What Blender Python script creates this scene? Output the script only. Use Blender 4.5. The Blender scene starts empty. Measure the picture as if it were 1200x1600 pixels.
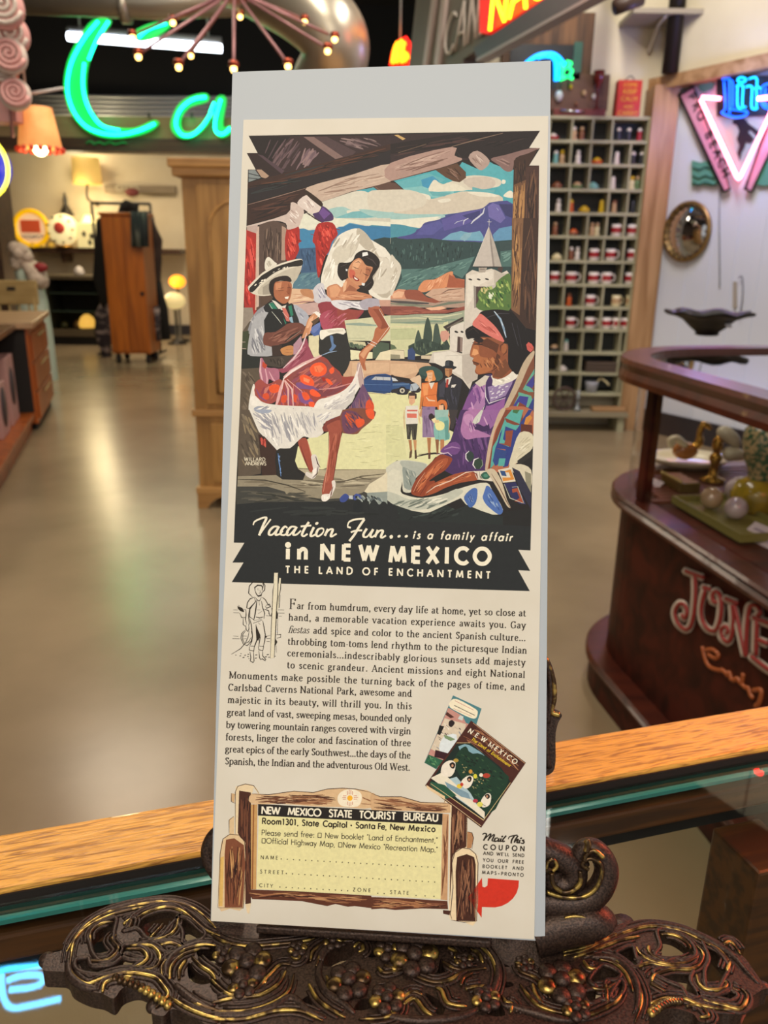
import bpy, bmesh, math, random
from math import sin, cos, pi, radians, atan2, hypot, sqrt
from mathutils import Vector, Matrix, geometry
random.seed(7)
S = bpy.context.scene
COL = S.collection
# ------------------------------------------------------------------ camera
F_PX = 1250.0
CAM = Vector((0, 0, 1.32))
PITCH, ROLL = radians(18), radians(0.8)
FW = Vector((0, cos(PITCH), -sin(PITCH)))
RT0 = Vector((1, 0, 0)); UP0 = RT0.cross(FW)
RT = cos(ROLL)*RT0 + sin(ROLL)*UP0
UP = -sin(ROLL)*RT0 + cos(ROLL)*UP0
cam = bpy.data.cameras.new('camera'); camo = bpy.data.objects.new('camera', cam); COL.objects.link(camo)
m = Matrix((RT, UP, -FW)).transposed().to_4x4(); m.translation = CAM
camo.matrix_world = m
cam.sensor_fit = 'HORIZONTAL'; cam.sensor_width = 36; cam.lens = F_PX*36/1200
cam.clip_start = 0.02; cam.clip_end = 60
cam.dof.use_dof = True; cam.dof.focus_distance = 0.375; cam.dof.aperture_fstop = 19
S.camera = camo
S.view_settings.view_transform = 'Standard'; S.view_settings.look = 'None'
S.view_settings.exposure = 0.0; S.view_settings.gamma = 1.0; S.view_settings.use_curve_mapping = False
# ------------------------------------------------------------------ world and the shop's lights
w = bpy.data.worlds.new('world'); S.world = w; w.use_nodes = True
w.node_tree.nodes['Background'].inputs[0].default_value = (0.80, 0.76, 0.70, 1)
w.node_tree.nodes['Background'].inputs[1].default_value = 0.62
def area(name, loc, size, power, col=(1, .95, .88), tgt=None, sy=None):
    l = bpy.data.lights.new(name, 'AREA'); l.energy = power; l.color = col; l.size = size
    if sy: l.shape = 'RECTANGLE'; l.size_y = sy
    o = bpy.data.objects.new(name, l); COL.objects.link(o); o.location = loc
    d = (Vector(tgt) - Vector(loc)) if tgt else Vector((0, 0, -1))
    o.rotation_euler = d.to_track_quat('-Z', 'Y').to_euler()
    return o
def point(name, loc, power, col=(1, .8, .55), r=.05):
    l = bpy.data.lights.new(name, 'POINT'); l.energy = power; l.color = col; l.shadow_soft_size = r
    o = bpy.data.objects.new(name, l); COL.objects.link(o); o.location = loc
    return o
area('shop_light', (-.5, -1.0, 3.2), 1.6, 45, (1, .85, .64), (0, .4, 1.1))
area('shop_light', (.2, -.9, 2.4), .5, 5, (.75, .85, 1), (0, .4, 1.35))
area('shop_light', (-.8, 3.0, 4.4), .14, 100, (1, .89, .72), sy=2.4)
area('shop_light', (1.2, 4.2, 4.4), .14, 130, (1, .92, .80), (1.8, 6.3, 1.2), sy=2.4)
area('shop_light', (-2.6, 7.2, 4.0), 1.2, 72, (1, .86, .66), sy=2.0)
area('shop_light', (-3.2, 11.2, 2.9), 2.0, 75, (1, .80, .55), sy=1.6)
# ------------------------------------------------------------------ pixel rays used to lay the shop out in metres
def ray(px, py): return RT*((px-600)/F_PX) + UP*((800-py)/F_PX) + FW
def onz(px, py, z): d = ray(px, py); return CAM + d*((z-CAM.z)/d.z)
def ony(px, py, y): d = ray(px, py); return CAM + d*((y-CAM.y)/d.y)
def onplane(px, py, p0, n): d = ray(px, py); return CAM + d*((p0-CAM).dot(n)/d.dot(n))
def lin(c):
    c = c/255.0
    return c/12.92 if c <= .04045 else ((c+.055)/1.055)**2.4
def rgb(h):
    if isinstance(h, str): h = h.lstrip('#'); h = [int(h[i:i+2], 16) for i in (0, 2, 4)]
    return (lin(h[0]), lin(h[1]), lin(h[2]), 1)
# ------------------------------------------------------------------ materials
MATS = {}
def mat(name, col, rough=.5, metal=0, emis=0, col2=None, nscale=(6, 6, 6), bump=0, bscale=None, spec=.5, ramp=(.35, .65), detail=5, coat=0, coord='Object', alpha=1, distort=0, ecol=None, rot=None):
    if name in MATS: return MATS[name]
    M = bpy.data.materials.new(name); MATS[name] = M; M.use_nodes = True
    nt = M.node_tree; N = nt.nodes; L = nt.links; b = N['Principled BSDF']
    b.inputs['Base Color'].default_value = rgb(col); b.inputs['Roughness'].default_value = rough
    b.inputs['Metallic'].default_value = metal; b.inputs['Specular IOR Level'].default_value = spec
    b.inputs['Coat Weight'].default_value = coat; b.inputs['Alpha'].default_value = alpha
    if emis:
        b.inputs['Emission Color'].default_value = rgb(ecol or col); b.inputs['Emission Strength'].default_value = emis
    if col2 or bump:
        tc = N.new('ShaderNodeTexCoord'); mp = N.new('ShaderNodeMapping'); mp.inputs['Scale'].default_value = nscale
        if rot is not None:
            mp.vector_type = 'TEXTURE'; mp.inputs['Scale'].default_value = [1/q for q in nscale]; mp.inputs['Rotation'].default_value = (0, 0, rot)
        L.new(tc.outputs[coord], mp.inputs['Vector'])
        nz = N.new('ShaderNodeTexNoise'); nz.inputs['Scale'].default_value = 1; nz.inputs['Detail'].default_value = detail
        nz.inputs['Distortion'].default_value = distort
        L.new(mp.outputs[0], nz.inputs['Vector'])
        if col2:
            r = N.new('ShaderNodeValToRGB'); r.color_ramp.elements[0].position = ramp[0]; r.color_ramp.elements[1].position = ramp[1]
            r.color_ramp.elements[0].color = rgb(col); r.color_ramp.elements[1].color = rgb(col2)
            L.new(nz.outputs['Fac'], r.inputs['Fac']); L.new(r.outputs[0], b.inputs['Base Color'])
            if emis and not ecol: L.new(r.outputs[0], b.inputs['Emission Color'])
        if bump:
            bp = N.new('ShaderNodeBump'); bp.inputs['Strength'].default_value = bump; bp.inputs['Distance'].default_value = .01
            src = nz
            if bscale:
                mp2 = N.new('ShaderNodeMapping'); mp2.inputs['Scale'].default_value = bscale; L.new(tc.outputs[coord], mp2.inputs['Vector'])
                src = N.new('ShaderNodeTexNoise'); src.inputs['Scale'].default_value = 1; src.inputs['Detail'].default_value = 6
                L.new(mp2.outputs[0], src.inputs['Vector'])
            L.new(src.outputs['Fac'], bp.inputs['Height']); L.new(bp.outputs[0], b.inputs['Normal'])
    return M
def wood(name, c1, c2, axis=0, s=1.0, rough=.4, bump=.1, coat=0):
    sc = [26*s, 26*s, 26*s]; sc[axis] = 2.2*s
    return mat(name, c1, rough, col2=c2, nscale=sc, bump=bump, ramp=(.38, .64), coat=coat, distort=.6)
def neon(name, col, strength): return mat(name, col, .4, emis=strength)
def glassmat(name, tint=(1, 1, 1), refl=1.0, ior=1.5, amin=0.0):
    M = bpy.data.materials.new(name); MATS[name] = M; M.use_nodes = True
    nt = M.node_tree; N = nt.nodes; L = nt.links; N.remove(N['Principled BSDF'])
    t = N.new('ShaderNodeBsdfTransparent'); t.inputs[0].default_value = (*tint, 1)
    g = N.new('ShaderNodeBsdfGlossy'); g.inputs['Roughness'].default_value = 0.02
    lw = N.new('ShaderNodeLayerWeight'); lw.inputs['Blend'].default_value = .5
    pw = N.new('ShaderNodeMath'); pw.operation = 'POWER'; pw.inputs[1].default_value = 5; L.new(lw.outputs['Facing'], pw.inputs[0])
    fr = pw
    mt = N.new('ShaderNodeMath'); mt.operation = 'MULTIPLY_ADD'; mt.inputs[1].default_value = .96*refl; mt.inputs[2].default_value = ((ior-1)/(ior+1))**2*refl+amin
    mx = N.new('ShaderNodeMixShader')
    L.new(fr.outputs[0], mt.inputs[0]); L.new(mt.outputs[0], mx.inputs[0]); L.new(t.outputs[0], mx.inputs[1]); L.new(g.outputs[0], mx.inputs[2])
    L.new(mx.outputs[0], N['Material Output'].inputs['Surface'])
    return M
# ------------------------------------------------------------------ mesh builder
class MB:
    def __init__(s): s.v = []; s.f = []; s.sm = []; s.mi = []; s.cur = 0
    def add(s, vs, fs, smooth=False, mi=None):
        n = len(s.v); s.v += [tuple(q) for q in vs]
        for q in fs: s.f.append([n+i for i in q]); s.sm.append(smooth); s.mi.append(s.cur if mi is None else mi)
        return s
    def box(s, lo, hi, M=None, bev=0):
        (x0, y0, z0), (x1, y1, z1) = lo, hi
        vs = [(x0,y0,z0),(x1,y0,z0),(x1,y1,z0),(x0,y1,z0),(x0,y0,z1),(x1,y0,z1),(x1,y1,z1),(x0,y1,z1)]
        if bev:
            bm = bmesh.new(); bv = [bm.verts.new(q) for q in vs]
            for q in ((0,3,2,1),(4,5,6,7),(0,1,5,4),(1,2,6,5),(2,3,7,6),(3,0,4,7)): bm.faces.new([bv[i] for i in q])
            bmesh.ops.bevel(bm, geom=bm.edges[:], offset=bev, segments=2, affect='EDGES', profile=.6)
            bm.verts.index_update(); vs = [tuple(q.co) for q in bm.verts]; fs = [[q.index for q in f.verts] for f in bm.faces]; bm.free()
        else: fs = [(0,3,2,1),(4,5,6,7),(0,1,5,4),(1,2,6,5),(2,3,7,6),(3,0,4,7)]
        if M: vs = [M @ Vector(q) for q in vs]
        return s.add(vs, fs)
    def tube(s, path, r, n=8, closed=False, flat=None, caps=True):
        P = [Vector(q) for q in path]; k = len(P)
        R = list(r) if isinstance(r, (list, tuple)) else [r]*k
        rings = []; up = None
        for i in range(k):
            a = P[(i-1) % k] if (closed or i > 0) else P[i]; b = P[(i+1) % k] if (closed or i < k-1) else P[i]
            t = (b-a)
            t = t.normalized() if t.length > 1e-9 else Vector((0, 0, 1))
            if up is None:
                up = flat if flat else (Vector((0, 0, 1)) if abs(t.z) < .9 else Vector((1, 0, 0)))
            if flat: up = Vector(flat)
            x = t.cross(up)
            if x.length < 1e-6: x = t.orthogonal()
            x.normalize(); u2 = x.cross(t).normalized()
            if not flat: up = u2
            rings.append([P[i] + (x*cos(2*pi*j/n) + u2*sin(2*pi*j/n))*R[i] for j in range(n)])
        vs = [q for g in rings for q in g]; fs = []
        for i in range(k if closed else k-1):
            a = i*n; b = ((i+1) % k)*n
            for j in range(n): fs.append((a+j, a+(j+1) % n, b+(j+1) % n, b+j))
        if not closed and caps:
            fs.append(tuple(reversed(range(n)))); fs.append(tuple(range((k-1)*n, k*n)))
        return s.add(vs, fs, True)
    def lathe(s, prof, c=(0, 0, 0), n=20, M=None, sx=1, sy=1, ang=None):
        vs = []; fs = []; a1 = 2*pi if ang is None else ang
        m_ = n if ang is None else n+1
        for (r, z) in prof:
            for j in range(m_):
                a = a1*j/n; vs.append(Vector((c[0]+r*cos(a)*sx, c[1]+r*sin(a)*sy, c[2]+z)))
        for i in range(len(prof)-1):
            for j in range(n):
                j2 = (j+1) % m_
                fs.append((i*m_+j, i*m_+j2, (i+1)*m_+j2, (i+1)*m_+j))
        if M: vs = [M @ q for q in vs]
        return s.add(vs, fs, True)
    def sphere(s, c, r, n=12, sc=(1, 1, 1), M=None):
        prof = [(max(1e-5, sin(pi*i/n)), -cos(pi*i/n)) for i in range(n+1)]
        vs = []; fs = []; k = n*2
        for (a, z) in prof:
            for j in range(k): vs.append(Vector((c[0]+r*sc[0]*a*cos(2*pi*j/k), c[1]+r*sc[1]*a*sin(2*pi*j/k), c[2]+r*sc[2]*z)))
        for i in range(n):
            for j in range(k): fs.append((i*k+j, i*k+(j+1) % k, (i+1)*k+(j+1) % k, (i+1)*k+j))
        if M: vs = [M @ q for q in vs]
        return s.add(vs, fs, True)
    def prism(s, poly, z0, z1, M=None, smooth=False):
        n = len(poly); vs = [Vector((p[0], p[1], z0)) for p in poly] + [Vector((p[0], p[1], z1)) for p in poly]
        tri = geometry.tessellate_polygon([[Vector((p[0], p[1], 0)) for p in poly]])
        area2 = sum(poly[i][0]*poly[(i+1) % n][1]-poly[(i+1) % n][0]*poly[i][1] for i in range(n))
        fs = []
        for t in tri:
            a, b, c = t
            cr = (poly[b][0]-poly[a][0])*(poly[c][1]-poly[a][1])-(poly[b][1]-poly[a][1])*(poly[c][0]-poly[a][0])
            if cr < 0: a, c = c, a
            fs.append((c, b, a)); fs.append((a+n, b+n, c+n))
        for i in range(n):
            j = (i+1) % n
            fs.append((i, j, j+n, i+n) if area2 > 0 else (j, i, i+n, j+n))
        if M: vs = [M @ q for q in vs]
        return s.add(vs, fs, smooth)
    def build(s, name, material, parent=None, local=False):
        if parent is not None and not local:
            I = wmat(parent).inverted(); s.v = [tuple(I @ Vector(q)) for q in s.v]
        me = bpy.data.meshes.new(name); me.from_pydata(s.v, [], s.f)
        ms = material if isinstance(material, (list, tuple)) else [material]
        for q in ms: me.materials.append(q)
        me.polygons.foreach_set('use_smooth', s.sm); me.polygons.foreach_set('material_index', s.mi)
        me.update()
        o = bpy.data.objects.new(name, me); COL.objects.link(o)
        if parent is not None:
            o.parent = parent
        return o
def wmat(o):
    m_ = o.matrix_basis.copy()
    while o.parent: o = o.parent; m_ = o.matrix_basis @ m_
    return m_
def empty(name, label, cat, loc=(0, 0, 0), rotz=0, group=None):
    o = bpy.data.objects.new(name, None); COL.objects.link(o); o.location = loc; o.rotation_euler = (0, 0, rotz)
    o.empty_display_size = .05
    return tag(o, label, cat, group)
def tag(o, label, cat, group=None, kind=None):
    if label: o['label'] = label
    if cat: o['category'] = cat
    if group: o['group'] = group
    if kind: o['kind'] = kind
    return o
def struct(name, mb, material, label=None):
    o = mb.build(name, material); o['kind'] = 'structure'
    if label: o['label'] = label
    return o
def copy_tree(o, parent=None):
    c = o.copy(); COL.objects.link(c); c.parent = parent
    for ch in list(o.children): copy_tree(ch, c)
    return c
def T(x0, y0, k, pts): return [(x0+x/k, y0+y/k) for x, y in pts]
def smooth_path(P, n=6, closed=False):
    P = [Vector(q) if len(q) == 3 else Vector((q[0], q[1], 0)) for q in P]; out = []; k = len(P)
    for i in range(k if closed else k-1):
        p0 = P[(i-1) % k] if (closed or i > 0) else P[i]; p1 = P[i]; p2 = P[(i+1) % k]; p3 = P[(i+2) % k] if (closed or i+2 < k) else P[i+1]
        for j in range(n):
            t = j/n
            out.append(.5*((2*p1)+(p2-p0)*t+(2*p0-5*p1+4*p2-p3)*t*t+(3*p1-p0-3*p2+p3)*t**3))
    if not closed: out.append(P[-1])
    return out
def text_mesh(name, body, size, material, M, parent=None, ext=.002, align='CENTER', bold=0, sx=1.0, width=None, spacing=1.0, shear=0):
    c = bpy.data.curves.new(name, 'FONT'); c.body = body; c.size = size; c.extrude = ext; c.align_x = align; c.offset = bold; c.space_character = spacing; c.shear = shear
    o = bpy.data.objects.new(name, c); COL.objects.link(o)
    me = bpy.data.meshes.new_from_object(o.evaluated_get(bpy.context.evaluated_depsgraph_get()))
    bpy.data.objects.remove(o); bpy.data.curves.remove(c)
    if width:
        xs = [v.co.x for v in me.vertices]; sx = width/(max(xs)-min(xs))
    me.transform(M @ Matrix.Diagonal((sx, 1, 1, 1)))
    me.materials.clear(); me.materials.append(material)
    me.name = name; o = bpy.data.objects.new(name, me); COL.objects.link(o)
    if parent is not None: me.transform(wmat(parent).inverted()); o.parent = parent
    return o
# ------------------------------------------------------------------ the advertisement page: a printed sheet on a backing board
B_TL, B_TR, B_BR, B_BL = (Vector(q) for q in ((-.07049342, .39885559, 1.39593756), (.06892644, .38670429, 1.3997387), (.06815325, .2560479, 1.05327069), (-.07126661, .26819919, 1.04946955)))
_X = (B_BR-B_BL).normalized(); _N = _X.cross(B_TL-B_BL).normalized(); _Y = _N.cross(_X)
POST = Matrix((_X, _Y, _N)).transposed().to_4x4(); POST.translation = B_BL
POSTI = POST.inverted()
def onpage(px, py):
    q = POSTI @ onplane(px, py, B_BL, _N)
    return (q.x, q.y)
ART_TILES = dict(A1=(370,200,5), A2=(610,200,5), A3=(370,340,5), A4=(610,340,5), A5=(370,480,5), A6=(610,480,5), A7=(365,640,5), A8=(600,640,5),
  B1=(360,190,2.4), B2=(360,500,2.4), P=(0,0,1), H1=(355,790,4.615), H2=(600,790,4.615), C=(345,890,10), K=(640,1075,5.4545), L=(320,1200,4.615), R=(580,1200,4.2857))
def parse_art(src):
    rnd = random.Random(3); out = []; tile = (0, 0, 1)
    for ln in src.strip().splitlines():
        t = ln.split()
        if not t or t[0] == '#': continue
        if t[0][0] == '@': tile = ART_TILES[t[0][1:]]; continue
        fl = 0
        if t[0] == 's':      # stroke: s width colour pts
            w_ = float(t[1]); col = t[2]; pts = [tuple(map(float, q.split(','))) for q in t[3:]]
            pts = [(tile[0]+x/tile[2], tile[1]+y/tile[2]) for x, y in pts]
            out.append((col, stroke_poly(pts, w_/tile[2]))); continue
        if t[0] == 'r':      # random brush strokes inside a region: r n angle length width colours poly
            n = int(t[1]); ang = radians(float(t[2])); le = float(t[3]); wd = float(t[4]); cols = t[5].split('/')
            pts = [tuple(map(float, q.split(','))) for q in t[6:]]
            xs = [p[0] for p in pts]; ys = [p[1] for p in pts]; k = 0; tries = 0
            while k < n and tries < n*20:
                tries += 1
                x = rnd.uniform(min(xs), max(xs)); y = rnd.uniform(min(ys), max(ys))
                if not inside(x, y, pts): continue
                a = ang+rnd.gauss(0, .12); l = le*rnd.uniform(.5, 1.2); ww = wd*rnd.uniform(.5, 1.2)
                q = []
                for u in (-1, -.5, 0, .5, 1):
                    q.append((x+cos(a)*l*u/2, y+sin(a)*l*u/2+rnd.uniform(-.2, .2)*ww))
                if not all(inside(p[0], p[1], pts) for p in q): continue
                k += 1
                q = [(tile[0]+p[0]/tile[2], tile[1]+p[1]/tile[2]) for p in q]
                out.append((rnd.choice(cols), stroke_poly(q, ww/tile[2])))
            continue
        if t[0] == 'e':      # ellipse: e cx,cy rx,ry deg colour
            cx, cy = map(float, t[1].split(',')); rx, ry = map(float, t[2].split(',')); a = radians(float(t[3])); q = []
            for i in range(14):
                u, v = rx*cos(2*pi*i/14), ry*sin(2*pi*i/14)
                q.append((tile[0]+(cx+u*cos(a)-v*sin(a))/tile[2], tile[1]+(cy+u*sin(a)+v*cos(a))/tile[2]))
            out.append((t[4], q)); continue
        pts = [tuple(map(float, q.split(','))) for q in t[1:]]
        pts = [(tile[0]+x/tile[2], tile[1]+y/tile[2]) for x, y in pts]
        if t[0][0] == '~': col = t[0][1:]; pts = [(v.x, v.y) for v in smooth_path(pts, 3, True)]
        else: col = t[0]
        out.append((col, pts))
    return out
def inside(x, y, P):
    c = False; j = len(P)-1
    for i in range(len(P)):
        if (P[i][1] > y) != (P[j][1] > y) and x < (P[j][0]-P[i][0])*(y-P[i][1])/(P[j][1]-P[i][1])+P[i][0]: c = not c
        j = i
    return c
def stroke_poly(pts, w_, taper=True):
    n = len(pts); a = []; b = []
    for i in range(n):
        x0, y0 = pts[max(i-1, 0)]; x1, y1 = pts[min(i+1, n-1)]
        d = hypot(x1-x0, y1-y0) or 1; nx, ny = -(y1-y0)/d, (x1-x0)/d
        k = .5*w_*(.45 if taper and i in (0, n-1) else 1)
        a.append((pts[i][0]+nx*k, pts[i][1]+ny*k)); b.append((pts[i][0]-nx*k, pts[i][1]-ny*k))
    return a+b[::-1]
def ink_mat():
    M = bpy.data.materials.new('printed_ink'); M.use_nodes = True; nt = M.node_tree; N = nt.nodes; L = nt.links; b = N['Principled BSDF']
    at = N.new('ShaderNodeAttribute'); at.attribute_name = 'ink'
    tc = N.new('ShaderNodeTexCoord'); nz = N.new('ShaderNodeTexNoise'); nz.inputs['Scale'].default_value = 700; nz.inputs['Detail'].default_value = 4
    L.new(tc.outputs['Object'], nz.inputs['Vector'])
    mr = N.new('ShaderNodeMapRange'); mr.inputs[3].default_value = .94; mr.inputs[4].default_value = 1.06; mr.inputs[1].default_value = .3; mr.inputs[2].default_value = .7
    L.new(nz.outputs['Fac'], mr.inputs[0])
    mx = N.new('ShaderNodeMix'); mx.data_type = 'RGBA'; mx.blend_type = 'MULTIPLY'; mx.inputs[0].default_value = 1
    L.new(at.outputs['Color'], mx.inputs[6]); L.new(mr.outputs[0], mx.inputs[7]); L.new(mx.outputs[2], b.inputs['Base Color'])
    b.inputs['Roughness'].default_value = .55; b.inputs['Specular IOR Level'].default_value = .25
    return M
INK = ink_mat()
INK_GAIN = 1.10
def cdt_art(name, polys, parent, z, clip=None):
    vc = []; fc = []
    for col, pts in polys:
        q = []
        for x, y in pts:
            u, v = onpage(x, y)
            if q and hypot(vc[q[-1]][0]-u, vc[q[-1]][1]-v) < 4e-5: continue
            q.append(len(vc)); vc.append(Vector((u, v)))
        if len(q) > 2 and hypot(vc[q[-1]][0]-vc[q[0]][0], vc[q[-1]][1]-vc[q[0]][1]) < 4e-5: q.pop()
        fc.append(q if len(q) > 2 else [q[0], q[0], q[0]])
    import numpy as np
    sc = 100.0; ed = [(q[i], q[(i+1) % len(q)]) for q in fc if len(set(q)) > 2 for i in range(len(q))]
    V, _, Fs, _, _, _ = geometry.delaunay_2d_cdt([v*sc for v in vc], ed, [], 0, 1e-4, False)
    va = np.array([(v.x, v.y) for v in V])/sc; fa = np.array([list(f) for f in Fs]); ce = va[fa].mean(axis=1)
    top = np.full(len(fa), -1); order = np.argsort(ce[:, 0]); cx = ce[order, 0]; cy = ce[order, 1]
    for k, q in enumerate(fc):
        if len(set(q)) < 3: continue
        P = np.array([(vc[i].x, vc[i].y) for i in q]); lo = P.min(0); hi = P.max(0)
        i0, i1 = np.searchsorted(cx, [lo[0], hi[0]])
        X = cx[i0:i1]; Y = cy[i0:i1]; ins = np.zeros(len(X), bool)
        ok = (Y >= lo[1]) & (Y <= hi[1])
        X = X[ok]; Y = Y[ok]; ins = np.zeros(len(X), bool)
        for i in range(len(P)):
            xa, ya = P[i]; xb, yb = P[(i+1) % len(P)]
            if ya == yb: continue
            ins ^= ((ya > Y) != (yb > Y)) & (X < (xb-xa)*(Y-ya)/(yb-ya)+xa)
        top[order[i0:i1][ok][ins]] = k
    sel = np.nonzero(top >= 0)[0]
    if clip is not None:
        P = [(vc[i].x, vc[i].y) for i in fc[0]]
        sel = [t for t in sel if inside(ce[t][0], ce[t][1], P)]
    me = bpy.data.meshes.new(name); fs = [list(Fs[t]) for t in sel]; cols = [polys[top[t]][0] for t in sel]
    me.from_pydata([(v.x/sc, v.y/sc, z) for v in V], [], fs)
    ca = me.color_attributes.new('ink', 'FLOAT_COLOR', 'CORNER')
    k = 0; cache = {}
    buf = []
    for f, c in zip(me.polygons, cols):
        if c not in cache: cc = rgb(c); cache[c] = [min(.95, x*INK_GAIN) for x in cc[:3]]+[1]
        for _ in range(f.loop_total): buf += cache[c]
    ca.data.foreach_set('color', buf)
    # face normals must look at the reader
    bm = bmesh.new(); bm.from_mesh(me)
    for f in bm.faces:
        if f.normal.z < 0: f.normal_flip()
    bm.to_mesh(me); bm.free()
    me.materials.append(INK)
    o = bpy.data.objects.new(name, me); COL.objects.link(o); o.parent = parent
    return o
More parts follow.
